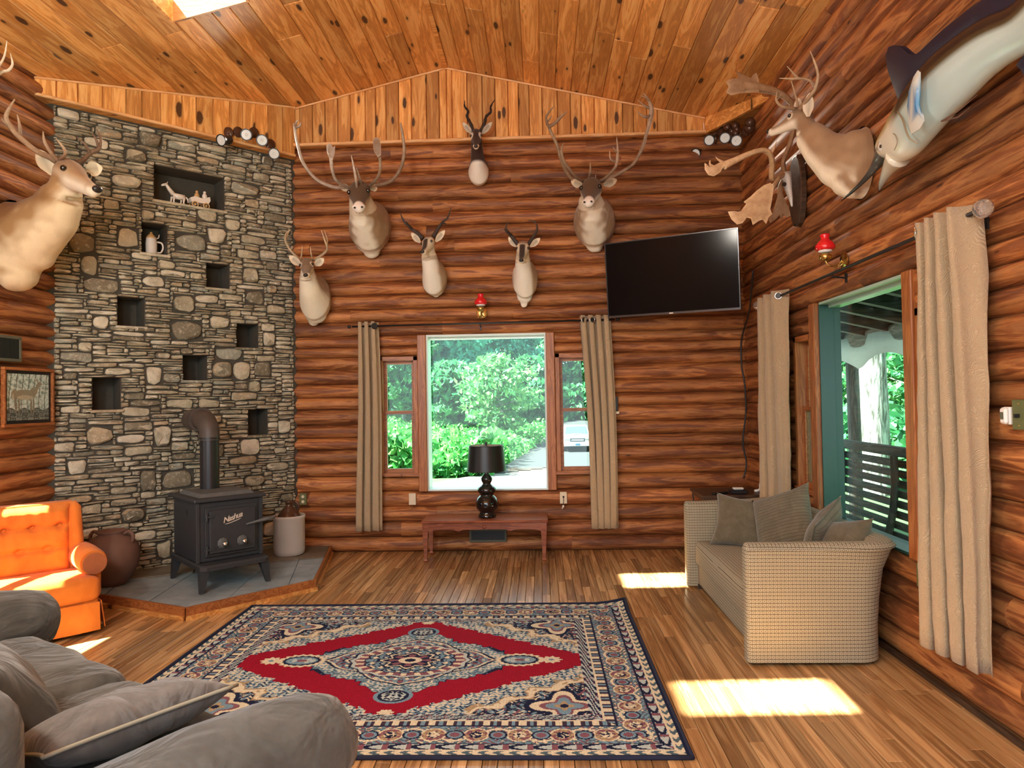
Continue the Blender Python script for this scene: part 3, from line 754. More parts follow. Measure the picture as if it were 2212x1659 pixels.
# red lozenge with scalloped pale edging
th = np.arctan2(sv*1.35, su)
sc_ = .030*np.sin((su-sv)*26)+.012*np.sin((su+sv)*70)+.018*flor(su, sv, 50)
loz = su/1.08+sv/.76-1+sc_*1.3
setc(loz < .30, 'teal'); m = loz < .27; setc(m, 'blue'); setc(m & (f1 > .1), 'pale'); setc(m & (f2 > .5), 'navy'); setc((loz < .30) & (loz > .20), 'tan'); setc((loz < .285) & (loz > .225), 'cream')
setc(m & (loz < .19) & (f2 < -.3), 'cream')
edge = .03*flor(su, sv, 44, 2.6)+.02*flor(su, sv, 90)
red = su/1.11+sv/.715-1+edge*.9
setc(red < .0, 'red')
jit = np.random.RandomState(4).rand(NU, NVV)
# central medallion
med = np.sqrt((su/.56)**2+(sv/.40)**2); th = np.arctan2(sv/.40, su/.56)
dia = su/.66+sv/.47-1+.05*np.cos(6*th)+.05*flor(su, sv, 46, 2.2)
setc(dia < .06, 'navy'); setc(dia < .04, 'blue'); m = dia < .03; setc(m & (f1 > .0), 'pale'); setc(m & (f2 > .45), 'teal'); setc(m & (f2 < -.5), 'cream')
tip = (su < .12) & (np.abs(sv-.50) < .09); setc(tip & (np.hypot(su/.10, (sv-.48)/.09) < 1), 'blue'); setc(np.hypot(su/.08, (sv-.48)/.07) < 1, 'navy'); setc((np.hypot(su/.065, (sv-.48)/.055) < 1) & (f2 > -.1), 'pale')
dd = su/.53+sv/.37-1+.05*np.cos(8*th); setc(np.abs(dd) < .018, 'navy'); setc(np.abs(dd+.04) < .014, 'cream')
m = dd < -.06; setc(m, 'blue'); setc(m & (f2 > .2), 'navy'); setc(m & (f1 < -.45), 'cream'); setc(m & (f1 > .5), 'mauve')
for rr, cc in ((.62, 'navy'), (.60, 'pale'), (.56, 'mauve'), (.47, 'navy'), (.45, 'blue')): setc(med < rr*(1+.03*np.cos(16*th)), cc)
m = (med < .56) & (med > .47); setc(m & (np.cos(24*th) > .3), 'cream')
m = med < .44; setc(m & (f2 > .1), 'navy'); setc(m & (f1 > .35), 'cream')
for rr, cc in ((.30, 'navy'), (.27, 'cream'), (.24, 'navy')): setc(med < rr*(1+.16*np.cos(8*th)), cc)
setc((med < .22) & (np.cos(8*th) > 0), 'mauve'); setc(med < .12, 'cream'); setc(med < .06, 'navy')
# pendants to the sides
def ell(cx, rx, ry, c, wob=0, n=18):
    dx, dy = (su-cx)/rx, sv/ry; t_ = np.arctan2(dy, dx); setc(np.hypot(dx, dy) < 1+wob*np.cos(n*t_), c)
ell(.63, .135, .095, 'cream', .07); ell(.63, .110, .072, 'navy', .05); ell(.63, .092, .056, 'blue'); m = np.hypot((su-.63)/.08, sv/.045) < 1; setc(m & (f1 > 0), 'pale'); ell(.63, .03, .018, 'mauve')
ell(.81, .055, .05, 'cream', .16, 9); ell(.81, .016, .014, 'blue')
setc(np.hypot(su/.035, (sv-.665)/.03) < 1+.2*np.cos(7*np.arctan2(sv-.665, su)), 'cream')
# borders
al = np.where(eu < ev, vv, uu)         # distance along the border
def band(a, b, c): m = (e >= a) & (e < b); setc(m, c); return m
m = band(.335, .395, 'navy'); setc(m & (np.abs(np.sin(al*40+4*np.sin(e*60))) > .72), 'pale'); setc(m & (f2 > .7), 'mauve')
band(.325, .338, 'cream'); m = band(.285, .325, 'dark'); setc(m & (np.sin(al*75) > .35), 'cream'); setc(m & (np.sin(al*75) < -.8), 'blue'); band(.276, .286, 'navy')
m = band(.115, .276, 'teal')
be = (e-.195); ph = (al*5.2) % 1.0-.5
cl = np.hypot(ph/5.2/.060, be/.060); ch_ = np.hypot((((al*5.2+.5) % 1.0)-.5)/5.2/.055, be/.05)
fb = flor(al, e*1.6, 75, 2.0); m1_ = m & (fb > .2); setc(m1_, 'blue'); setc(m & (fb < -.55), 'cream'); setc(m & (f2 > .55), 'mauve')
setc(m & (np.abs(be-.055*np.cos(al*5.2*PI)) < .007), 'cream')
setc(m & (cl < 1.0), 'cream'); setc(m & (cl < .86), 'mauve'); setc(m & (cl < .86) & (fb > 0), 'tan'); setc(m & (cl < .5), 'navy'); setc(m & (cl < .5) & (f2 > 0), 'cream')
setc(m & (ch_ < .8), 'navy'); setc(m & (ch_ < .62), 'blue'); setc(m & (ch_ < .4), 'mauve')
band(.108, .116, 'navy'); m = band(.062, .108, 'pale'); setc(m & (np.sin(al*60+2.5*np.sin(e*90)) > .15), 'navy'); setc(m & (np.sin(al*60) < -.75), 'mauve')
band(.052, .062, 'cream'); m = band(.020, .052, 'cream'); setc(m & (np.sin(al*95+np.sin(e*200)) > .1), 'teal'); band(0, .020, 'navy')
img *= (.82+.30*jit)[..., None]; img = img*1.15
img[(np.arange(NU) % 3 == 0)] *= .93
ru = thing('area_rug', 'large red and navy patterned rug with a diamond medallion, lying on the floorboards', 'rug', (-.775, 4.0, 0), (0, 0, math.radians(.4)))
zz = .011+.0012*np.sin(uu*9)*np.sin(vv*7)
gx, gy = np.meshgrid(np.linspace(-RW/2, RW/2, NU+1), np.linspace(-RH/2, RH/2, NVV+1), indexing='ij')
gz = .011+.0015*np.sin(gx*6)*np.sin(gy*5)
cl_ = np.clip((gx-RW/2+.22)/.22, 0, 1)*np.clip((gy-RH/2+.22)/.22, 0, 1); gz += .035*cl_**1.5       # far right corner curls up
vsr = np.stack([gx, gy, gz], -1).reshape(-1, 3); ii = np.arange(NU)[:, None]*(NVV+1)+np.arange(NVV)[None, :]
fsr = np.stack([ii, ii+NVV+1, ii+NVV+2, ii+1], -1).reshape(-1, 4)
me = bpy.data.meshes.new('pile'); me.vertices.add(len(vsr)); me.vertices.foreach_set('co', vsr.ravel()); me.loops.add(len(fsr)*4); me.loops.foreach_set('vertex_index', fsr.ravel().astype(np.int32))
me.polygons.add(len(fsr)); me.polygons.foreach_set('loop_start', np.arange(0, len(fsr)*4, 4, dtype=np.int32)); me.polygons.foreach_set('use_smooth', np.ones(len(fsr), bool)); me.update()
ca = me.color_attributes.new('Col', 'FLOAT_COLOR', 'CORNER'); cc_ = np.ones((len(fsr)*4, 4), np.float32); cc_[:, :3] = np.repeat(img.reshape(-1, 3), 4, 0); ca.data.foreach_set('color', cc_.ravel())
me.materials.append(M['rug_pile']); link('pile', me, ru)
hw, hh = RW/2, RH/2
def redge(pts, nm='bound_edge'): MB().tube(pts, .009, 6).build(nm, 'rug_navy', ru, smooth=True)
n = 24
def ez(x, y): return .010+.035*(max(0, min(1, (x-hw+.22)/.22))*max(0, min(1, (y-hh+.22)/.22)))**1.5
for a, b in (((-hw, -hh), (hw, -hh)), ((hw, -hh), (hw, hh)), ((hw, hh), (-hw, hh)), ((-hw, hh), (-hw, -hh))):
    redge([(a[0]+(b[0]-a[0])*k/n, a[1]+(b[1]-a[1])*k/n, ez(a[0]+(b[0]-a[0])*k/n, a[1]+(b[1]-a[1])*k/n)) for k in range(n+1)])

# ------------------------------------------------------------------ console table and lamp
tb = thing('console_table', 'low long reddish-brown wooden bench table under the picture window, black lamp on it', 'table', (-.54, 6.62, 0))
TW, TD, TH = 1.18, .40, .385
MB().box((-TW/2, -TD/2, TH-.022), (TW/2, TD/2, TH), ch=.006).build('tabletop', 'red_wood', tb)
for sy in (-1, 1):
    # scalloped apron
    y = sy*(TD/2-.025); n = 40; top, bot = [], []
    for k in range(n+1):
        x = -TW/2+.05+(TW-.1)*k/n; d = abs(x)/(TW/2-.05)
        zb = TH-.105+.022*math.sin(min(1, max(0, (1-d)/.25))*PI/2)+(.018*(abs((abs(x)-.24)/.05) < 1)*(1-abs(abs(x)-.24)/.05))*-1
        top.append((x, zb))
    rings = [[(x, y-.009, zb), (x, y+.009, zb), (x, y+.009, TH-.022), (x, y-.009, TH-.022)] for x, zb in top]
    MB().loft(rings).build('apron', 'red_wood', tb)
for sx in (-1, 1): MB().box((sx*(TW/2-.035)-.008, -TD/2+.03, TH-.10), (sx*(TW/2-.035)+.008, TD/2-.03, TH-.022)).build('apron', 'red_wood', tb)
MB().lathe([(0.0, 0), (.012, .002), (.016, .01), (.008, .014)], 12, mat=Matrix.Translation((0, -TD/2+.014, TH-.06)) @ Matrix.Rotation(PI/2, 4, 'X')).build('medallion', 'red_wood', tb, smooth=True)
for sx in (-1, 1):
    for sy in (-1, 1):
        cx_, cy_ = sx*(TW/2-.04), sy*(TD/2-.035)
        rings = [[(cx_+a*r_, cy_+b*r_, z) for a, b in ((-1, -1), (1, -1), (1, 1), (-1, 1))] for z, r_ in ((0, .011), (.018, .019), (.03, .013), (.20, .021), (TH-.105, .026), (TH-.022, .026))]
        MB().loft(rings).build('leg', 'red_wood', tb)
lp = thing('table_lamp', 'black glossy gourd-shaped lamp with a black drum shade on the low table', 'lamp', (-.525, 6.62, TH))
prof = [(.0, 0), (.085, .0), (.088, .018), (.080, .03), (.072, .045), (.072, .055), (.10, .085), (.112, .115), (.108, .15), (.09, .185), (.068, .205), (.062, .215), (.070, .225), (.088, .245), (.092, .262), (.08, .285), (.055, .305), (.040, .315), (.040, .325), (.052, .345), (.056, .365), (.048, .385), (.030, .405), (.022, .415), (.026, .422), (.018, .432), (.012, .44), (.012, .45), (0, .452)]
MB().lathe(prof, 36).build('base', 'black_gloss', lp, smooth=True)
MB().tube([(0, 0, .45), (0, 0, .70)], .005, 8).lathe([(.0, .68), (.012, .69), (.012, .70), (.006, .712), (0, .72)], 12).tube([(0, .0, .46), (.05, 0, .50), (.062, 0, .58), (.04, 0, .66), (0, 0, .685)], .0025, 6).tube([(0, .0, .46), (-.05, 0, .50), (-.062, 0, .58), (-.04, 0, .66), (0, 0, .685)], .0025, 6).build('harp', 'black_metal', lp, smooth=True)
MB().lathe([(.0, .455), (.014, .456), (.014, .49), (.026, .51), (.03, .54), (.02, .565), (0, .575)], 14).build('bulb', 'white_plastic', lp, smooth=True)
R0_, R1_, zb_, zt_ = .188, .165, .440, .680
sh = MB(); s_ = 48
out_ = [[(r*math.cos(2*PI*k/s_), r*math.sin(2*PI*k/s_), z) for k in range(s_)] for r, z in ((R0_, zb_), (R1_, zt_))]
sh.loft(out_, cap=False); sha = sh.build('lamp_shade', 'shade_black', lp, smooth=True)
MB().loft([[(x*.985, y*.985, z) for x, y, z in r] for r in out_], cap=False).build('shade_lining', 'shade_inner', sha, smooth=True)
for r, z in ((R0_, zb_), (R1_, zt_)): MB().tube([(r*math.cos(2*PI*k/s_), r*math.sin(2*PI*k/s_), z) for k in range(s_+1)], .003, 6, cap=False).build('rim', 'shade_black', sha, smooth=True)
sp_ = MB()
for k in range(3): sp_.tube([(0, 0, .682), (R1_*math.cos(2*PI*k/3), R1_*math.sin(2*PI*k/3), .676)], .002, 5)
sp_.build('spider', 'black_metal', sha)

# ------------------------------------------------------------------ wood stove
st = thing('wood_stove', 'black cast-iron wood stove with a stovepipe, standing on the slate hearth', 'stove', (-2.655, 5.585, HZ), (0, 0, PI/4))
W2, D2 = .245, .285
MB().box((-W2, -D2, .205), (W2, D2, .665), ch=.008).build('firebox', 'iron', st)
MB().box((-W2-.035, -D2-.035, .665), (W2+.035, D2+.035, .695), ch=.01).build('top_plate', 'iron', st)
m = MB(); m.loft([[(a*(W2-.03), b*(D2-.05), .695) for a, b in ((-1, -1), (1, -1), (1, 1), (-1, 1))], [(a*(W2-.05), b*(D2-.07), .722) for a, b in ((-1, -1), (1, -1), (1, 1), (-1, 1))]]); m.build('cook_lid', 'iron_lid', st)
bp = [(-W2-.02, -D2-.10), (-W2+.02, -D2-.14), (W2-.02, -D2-.14), (W2+.02, -D2-.10), (W2+.02, D2+.02), (-W2-.02, D2+.02)]
MB().prism(bp, .165, .205, ch=.012).build('ash_shelf', 'iron', st)
for sx in (-1, 1):
    for sy in (-1, 1):
        x0, y0 = sx*(W2-.015), (-D2-.08) if sy < 0 else D2-.03
        rings = [[(x0+sx*o+a*r_, y0+sy*o+b*r_, z) for a, b in ((-1, -1), (1, -1), (1, 1), (-1, 1))] for z, r_, o in ((0, .016, .025), (.165, .034, 0))]
        MB().loft(rings).build('leg', 'iron', st)
# corner posts, face frame, door with hinges, handle, knobs, lettering
for sx in (-1, 1): MB().box((sx*W2-.014, -D2-.012, .205), (sx*W2+.014, -D2+.014, .665), ch=.003).build('corner_post', 'iron', st)
MB().box((-W2+.05, -D2-.020, .245), (W2-.035, -D2, .625), ch=.004).build('door_frame', 'iron', st)
dr = MB().box((-W2+.075, -D2-.045, .270), (W2-.06, -D2-.020, .600), ch=.006).build('door', 'iron', st)
for z in (.335-.03, .575-.02):
    MB().box((-W2+.035, -D2-.052, z-.008), (-W2+.115, -D2-.042, z+.008), ch=.002).tube([(-W2+.052, -D2-.047, z-.03), (-W2+.052, -D2-.047, z+.03)], .009, 8).build('hinge', 'iron', dr)
for x in (-.075, .075):
    k_ = MB().lathe([(0, 0), (.04, 0), (.043, .008), (.030, .022), (.012, .026), (0, .026)], 9, mat=Matrix.Translation((x, -D2-.045, .345)) @ Matrix.Rotation(PI/2, 4, 'X')).build('draft_knob', 'iron_lid', dr)
    MB().lathe([(.006, .02), (.008, .035), (.017, .042), (.019, .052), (.012, .064), (0, .066)], 14, mat=Matrix.Translation((x, -D2-.045, .345)) @ Matrix.Rotation(PI/2, 4, 'X')).build('knob_cap', 'chrome', k_, smooth=True) if False else MB().lathe([(.006, .02), (.008, .035), (.017, .042), (.019, .052), (.012, .064), (0, .066)], 14, mat=Matrix.Translation((x, -D2-.045, .345)) @ Matrix.Rotation(PI/2, 4, 'X')).build('knob_cap', 'chrome', dr, smooth=True, label='chrome tip of draft knob')
MB().tube([(W2-.14, -D2-.05, .465), (W2-.06, -D2-.065, .480), (W2+.0, -D2-.085, .492), (W2+.075, -D2-.10, .502)], [.007, .010, .016, .010], 10).build('door_handle', 'iron_lid', dr, smooth=True)
MB().box((-W2-.004, -.06, .55), (-W2+.01, -.02, .59)).build('side_plate', 'pipe_metal', st)
# script lettering with swash, slanted upward
tc_ = bpy.data.curves.new('lettering', 'FONT'); tc_.body = 'Nashua'; tc_.size = .058; tc_.extrude = .002; tc_.shear = .45; tc_.align_x = 'CENTER'; tc_.offset = .0012; tc_.space_character = .86; tc_.resolution_u = 4
to_ = bpy.data.objects.new('tmp', tc_); COL.objects.link(to_); dg = bpy.context.evaluated_depsgraph_get(); me = bpy.data.meshes.new_from_object(to_.evaluated_get(dg)); bpy.data.objects.remove(to_)
me.materials.clear(); me.materials.append(M['silver_letter']); lt = link('lettering', me, dr); lt.matrix_local = Matrix.Translation((.005, -D2-.0475, .515)) @ Matrix.Rotation(math.radians(-14), 4, 'Y') @ Matrix.Rotation(PI/2, 4, 'X'); lt['label'] = 'silver script lettering reading Nashua'
MB().tube([(-.055, -D2-.047, .487), (-.02, -D2-.047, .492), (.05, -D2-.047, .512), (.072, -D2-.047, .521)], [.002, .004, .004, .001], 6, flat=(.4, (0, 1, 0))).build('swash', 'silver_letter', dr)
# pipe
PX, PY = -.0, .155
MB().tube([(PX, PY, .70), (PX, PY, 1.13)], .076, 28).build('stovepipe', 'pipe_metal', st, smooth=40.0)
pp = [(PX, PY, 1.12), (PX, PY, 1.19), (PX, PY+.025, 1.235), (PX, PY+.075, 1.27), (PX, PY+.14, 1.285), (PX, PY+.22, 1.288)]
MB().tube(pp, [.080, .080, .081, .083, .084, .084], 28).build('pipe_elbow', 'pipe_elbow', st, smooth=40.0)
MB().tube([(PX, PY+.19, 1.288), (PX, PY+.205, 1.288), (PX, PY+.42, 1.288)], [.105, .098, .090], 28).build('wall_collar', 'pipe_elbow', st, smooth=40.0)
MB().tube([(PX, PY, 1.13), (PX, PY, 1.145)], .083, 28).build('pipe_ring', 'pipe_metal', st, smooth=40.0)

# crock with jug in it; terracotta pot behind the armchair
cr = MB().lathe([(0, .0), (.125, 0), (.135, .01), (.142, .04), (.142, .325), (.147, .335), (.150, .352), (.145, .362), (.132, .358), (.130, .33), (.130, .05), (0, .04)], 40).build('stoneware_crock', 'stoneware', smooth=45.0, loc=(-2.365, 6.42, HZ+.012))
tag(cr, 'white cylindrical stoneware crock holding a brown jug, at the end of the hearth', 'crock')
jg = thing('brown_jug', 'dark brown glazed jug standing inside the white crock', 'jug', (-2.365, 6.42, HZ+.055))
MB().lathe([(0, 0), (.10, 0), (.115, .02), (.118, .26), (.110, .30), (.080, .35), (.045, .39), (.030, .405), (.030, .43), (.036, .435), (.036, .45), (.02, .45), (0, .44)], 28).build('body', 'brown_glaze', jg, smooth=True)
MB().tube(cat([(.028, 0, .425), (.060, 0, .44), (.088, 0, .42), (.090, 0, .375), (.070, 0, .345)], 5), .011, 8).build('handle', 'brown_glaze', jg, smooth=True)
pt = thing('terracotta_pot', 'dark terracotta jar with small lug handles standing behind the orange armchair', 'pot', (-3.43, 5.42, HZ))
MB().lathe([(0, 0), (.10, 0), (.13, .04), (.19, .14), (.205, .22), (.19, .31), (.14, .375), (.10, .39), (.095, .41), (.11, .425), (.10, .43), (.085, .41), (0, .39)], 32).build('body', 'terracotta', pt, smooth=True)
for s in (-1, 1): MB().tube(cat([(s*.10, 0, .40), (s*.145, 0, .42), (s*.175, 0, .385), (s*.165, 0, .335)], 4), .014, 8).build('handle', 'terracotta', pt, smooth=True)

# ------------------------------------------------------------------ soft furnishing helpers
def rbox(a, b, r, seg=3, bulge=0.0, wr=0.0, seed=0, sub=3):
    """rounded, slightly stuffed box as vert/face lists"""
    bm = bmesh.new(); bmesh.ops.create_cube(bm, size=1)
    a, b = Vector(a), Vector(b); s = b-a; c = (a+b)/2
    for v in bm.verts: v.co = Vector((v.co.x*s.x, v.co.y*s.y, v.co.z*s.z))
    bmesh.ops.bevel(bm, geom=bm.edges[:], offset=r, segments=seg, affect='EDGES', profile=.5)
    if sub: bmesh.ops.subdivide_edges(bm, edges=[e_ for e_ in bm.edges if e_.calc_length() > r*1.6], cuts=sub*3, use_grid_fill=True)
    for v in bm.verts:
        q = v.co; u = Vector((q.x/s.x*2, q.y/s.y*2, q.z/s.z*2))
        f = Vector(((1-u.y**2)*(1-u.z**2)*math.copysign(1, u.x)*(abs(u.x) > .9), (1-u.x**2)*(1-u.z**2)*math.copysign(1, u.y)*(abs(u.y) > .9), (1-u.x**2)*(1-u.y**2)*math.copysign(1, u.z)*(abs(u.z) > .9)))
        q2 = q+f*bulge
        if wr: q2 += Vector((0, 0, 1))*wr*noise.noise(q*7+Vector((seed, 0, 0)))+v.normal*wr*.6*noise.noise(q*14+Vector((0, seed, 0)))
        v.co = q2+c
    bm.verts.index_update(); out = ([v.co.copy() for v in bm.verts], [[v.index for v in f.verts] for f in bm.faces]); bm.free(); return out
def pillow_geo(w, h, t, n=18, seed=0, pinch=.10, wr=.006):
    vs = []; fs = []
    for s in (1, -1):
        k0 = len(vs)
        for i in range(n+1):
            for j in range(n+1):
                u, v = -1+2*i/n, -1+2*j/n; u = math.copysign(abs(u)**.85, u); v = math.copysign(abs(v)**.85, v)
                x = u*w/2*(1-pinch*(1-v*v)*abs(u)**3); y = v*h/2*(1-pinch*(1-u*u)*abs(v)**3)
                z = s*t/2*((1-abs(u)**2.6)*(1-abs(v)**2.6))**.55
                z += s*wr*noise.noise(Vector((x*9, y*9, seed+s)))*(1-max(abs(u), abs(v))**4)*2
                vs.append((x, y, z))
        for i in range(n):
            for j in range(n):
                q = (k0+i*(n+1)+j, k0+(i+1)*(n+1)+j, k0+(i+1)*(n+1)+j+1, k0+i*(n+1)+j+1); fs.append(q if s > 0 else q[::-1])
    return vs, fs
def pillow(name, label, mat, loc, rot, w, h, t, seed=0, welt=None, cat_='pillow', group=None, pinch=.1):
    p = thing(name, label, cat_, loc, rot, group)
    vs, fs = pillow_geo(w, h, t, seed=seed, pinch=pinch); o = MB().add(vs, fs).build('cushion', mat, p)
    bm = bmesh.new(); bm.from_mesh(o.data); bmesh.ops.remove_doubles(bm, verts=bm.verts[:], dist=.0008); bmesh.ops.recalc_face_normals(bm, faces=bm.faces[:]); bm.to_mesh(o.data); bm.free()
    o.data.polygons.foreach_set('use_smooth', [True]*len(o.data.polygons))
    if welt:
        pts = []
        for a, b in (((-1, -1), (1, -1)), ((1, -1), (1, 1)), ((1, 1), (-1, 1)), ((-1, 1), (-1, -1))):
            for k in range(14):
                u, v = a[0]+(b[0]-a[0])*k/14, a[1]+(b[1]-a[1])*k/14
                pts.append((u*w/2*(1-pinch*(1-v*v)*abs(u)**3), v*h/2*(1-pinch*(1-u*u)*abs(v)**3), 0))
        pts.append(pts[0]); MB().tube(pts, .006, 6).build('piping', welt, p, smooth=True)
    return p
def orient(zdir, xdir):
    """euler whose local Z is zdir (pillow face normal) and local X close to xdir"""
    z = Vector(zdir).normalized(); x = Vector(xdir); x = (x-z*x.dot(z)).normalized(); y = z.cross(x)
    return Matrix((x, y, z)).transposed().to_euler()

# ------------------------------------------------------------------ orange armchair
ac = thing('orange_armchair', 'orange velvet button-tufted armchair with rolled arms, sunlit beside the hearth', 'armchair', (-3.235, 4.27, 0), (0, 0, PI/4))
# local: x to the chair's right as seen from the front (+x towards hearth), -y front
w2 = .385
MB().add(*rbox((-w2, -.0, .045), (w2, .55, .235), .02, 2, .0)).build('base', 'orange_velvet', ac, smooth=50.0)
# skirt flaps: front and right side hang and flare
for nm, q in (('skirt', [(-w2, -.012), (w2, -.012)]), ('skirt', [(w2+.012, .01), (w2+.012, .53)]), ('skirt', [(-w2-.012, .53), (-w2-.012, .01)])):
    (xa, ya), (xb, yb_) = q; n = 16; rings = []
    nx_, ny_ = (yb_-ya), -(xb-xa); L = math.hypot(nx_, ny_); nx_, ny_ = nx_/L, ny_/L
    for k in range(n+1):
        t_ = k/n; x, y = xa+(xb-xa)*t_, ya+(yb_-ya)*t_; fl_ = .022+.012*abs(math.sin(t_*PI*2.0))
        rings.append([(x, y, .205), (x+nx_*.006, y+ny_*.006, .205), (x+nx_*(fl_+.006), y+ny_*(fl_+.006), .028), (x+nx_*fl_, y+ny_*fl_, .028)])
    MB().loft(rings).build(nm, 'orange_velvet', ac, smooth=45.0)
MB().add(*rbox((-w2-.005, -.035, .215), (w2+.005, .50, .375), .045, 4, .012, .006, 3)).build('seat_cushion', 'orange_velvet', ac, smooth=60.0)
# backrest: frame wings + tufted pad
bk = MB(); rings = []
for z, y0, y1, hw_ in ((.22, .36, .56, .34), (.50, .39, .59, .335), (.78, .45, .61, .33), (.83, .48, .60, .32)):
    rings.append([(-hw_, y0, z), (hw_, y0, z), (hw_+.01, (y0+y1)/2, z), (hw_, y1, z), (-hw_, y1, z), (-hw_-.01, (y0+y1)/2, z)])
bk.loft(rings).build('backrest', 'orange_velvet', ac, smooth=50.0)
for s in (-1, 1):
    MB().tube([(s*.335, .38, .35), (s*.338, .41, .55), (s*.335, .465, .79), (s*.33, .49, .82)], [.036, .04, .038, .02], 12).build('wing', 'orange_velvet', ac, smooth=True)
n1_, n2_ = 44, 40; vs = []; fs = []
btn = [(-.24+.16*k, .68) for k in range(4)]+[(-.16+.16*k, .53) for k in range(3)]
for i in range(n1_+1):
    for j in range(n2_+1):
        x = -.30+.60*i/n1_; z = .36+.46*j/n2_; y = .39+(z-.30)*.16
        e_ = min(1, (.30-abs(x))/.05, (z-.36)/.05, (.82-z)/.05); puff = .055*math.sin(max(0, e_)*PI/2)
        for bx, bz in btn:
            d = math.hypot(x-bx, z-bz); puff -= .05*math.exp(-(d/.022)**2)
            if abs(bz-z) < .03: puff -= .016*math.exp(-((z-bz)/.012)**2)*math.exp(-(abs(x-bx)/.06)**2)
        for zr in (.68, .53): puff -= .014*math.exp(-((z-zr)/.014)**2)*(abs(x) < .28)
        puff += .006*noise.noise(Vector((x*22, z*8, 2)))
        vs.append((x, y-puff-.01, z))
for i in range(n1_):
    for j in range(n2_): a_ = i*(n2_+1)+j; fs.append((a_, a_+n2_+1, a_+n2_+2, a_+1))
MB().add(vs, fs).build('tufted_pad', 'orange_velvet', ac, smooth=True)
for bx, bz in btn: MB().ball((bx, .395+(bz-.30)*.16-.026, bz), (.012, .007, .012), 10).build('button', 'orange_velvet', ac, smooth=True)
for s in (-1, 1):
    rings = []; x0 = s*(w2-.02)
    MB().add(*rbox((x0-.055, .08, .22), (x0+.055, .50, .42), .03, 3)).build('arm_panel', 'orange_velvet', ac, smooth=50.0)
    arm = MB().tube([(x0, .05, .455), (x0, .10, .458), (x0, .30, .458), (x0, .44, .455), (x0, .50, .44)], [.080, .088, .090, .088, .06], 20).build('armrest', 'orange_velvet', ac, smooth=50.0)
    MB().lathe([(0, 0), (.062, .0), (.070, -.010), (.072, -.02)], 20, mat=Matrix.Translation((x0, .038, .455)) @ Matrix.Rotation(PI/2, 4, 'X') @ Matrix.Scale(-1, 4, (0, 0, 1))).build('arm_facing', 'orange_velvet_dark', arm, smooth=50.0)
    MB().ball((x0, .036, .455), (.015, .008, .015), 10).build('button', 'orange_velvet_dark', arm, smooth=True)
for sx in (-1, 1):
    for y in (.06, .50): MB().lathe([(0, 0), (.014, 0), (.02, .05), (0, .05)], 10, mat=Matrix.Translation((sx*.32, y, 0))).build('foot', 'dark_wood', ac)

# ------------------------------------------------------------------ grey sofa in the foreground
sd, sf = Vector((.83, -.56, 0)).normalized(), Vector((.56, .83, 0)).normalized()
gs = thing('grey_sofa', 'large grey-brown suede sofa with padded round arms, nearest to the camera', 'sofa', (-1.505, 2.675, 0), (0, 0, math.atan2(sd.y, sd.x)))
# local: x along the sofa, +y towards its front
MB().add(*rbox((-.90, -.98, .06), (.90, -.16, .32), .03, 3)).build('base', 'grey_suede', gs, smooth=50.0)
MB().add(*rbox((-.92, -1.02, .30), (.92, -.74, .86), .09, 4, .02)).build('backrest', 'grey_suede', gs, smooth=50.0)
for k, (a, b) in enumerate(((-.865, -.012), (.002, .865))):
    MB().add(*rbox((a, -.76, .31), (b, -.10, .495), .07, 5, .028, .014, 5+k, 4)).build('seat_cushion', 'grey_suede', gs, smooth=60.0)
for s in (-1, 1):
    x0 = s*1.02-(.05 if s < 0 else 0)
    MB().add(*rbox((x0-.125, -.96, .05), (x0+.125, -.03, .48), .03, 3)).build('arm_panel', 'grey_suede', gs, smooth=50.0)
    rings = []
    for y, r_, zc in ((.035, .02, .50), (.025, .085, .50), (.00, .125, .498), (-.07, .152, .50), (-.20, .165, .505), (-.40, .172, .51), (-.70, .168, .50), (-.90, .15, .49), (-.98, .05, .48)):
        rg = []
        for k in range(24):
            a_ = 2*PI*k/24; xx = x0+r_*1.06*math.cos(a_); z_ = zc+r_*.92*math.sin(a_)
            nz = .010*noise.noise(Vector((xx*8, y*7, z_*8+s)))+.005*noise.noise(Vector((xx*25, y*9, z_*20)))
            rg.append((xx+nz, y, z_+nz))
        rings.append(rg)
    MB().loft(rings).build('armrest', 'grey_suede', gs, smooth=True)
for sx in (-1, 1):
    for y in (-.9, -.2): MB().box((sx*.95-.03, y-.03, 0), (sx*.95+.03, y+.03, .07)).build('foot', 'dark_wood', gs)
def sofa_pt(x, y, z): return tuple(Vector((-1.505, 2.675, 0))+sd*x+sf*y+Vector((0, 0, z)))
pillow('throw_pillow', 'taupe pillow with cream piping standing on edge against the near arm of the grey sofa', 'grey_suede_light', sofa_pt(.60, -.42, .585), orient(sd*-.30+Vector((0, 0, .95)), sf), .52, .40, .16, 3, 'piping_cord')
pillow('throw_pillow', 'plump olive-grey pillow at the lower left edge, leaning on the sofa back', 'grey_suede', sofa_pt(.22, -.60, .64), orient(sf*.75+sd*.1+Vector((0, 0, .55)), sd), .50, .40, .20, 8, pinch=.05)
pillow('throw_pillow', 'pale blue-grey pillow at the far end of the grey sofa, one corner in view', 'blue_grey_cloth', sofa_pt(-.74, -.56, .66), orient(sf*.75+sd*.45+Vector((0, 0, .4)), sd), .44, .42, .14, 5)

# ------------------------------------------------------------------ beige loveseat by the right wall
lv = thing('loveseat', 'beige check-woven loveseat with a curved flared back under the right-hand window', 'sofa', (1.495, 4.78, 0))
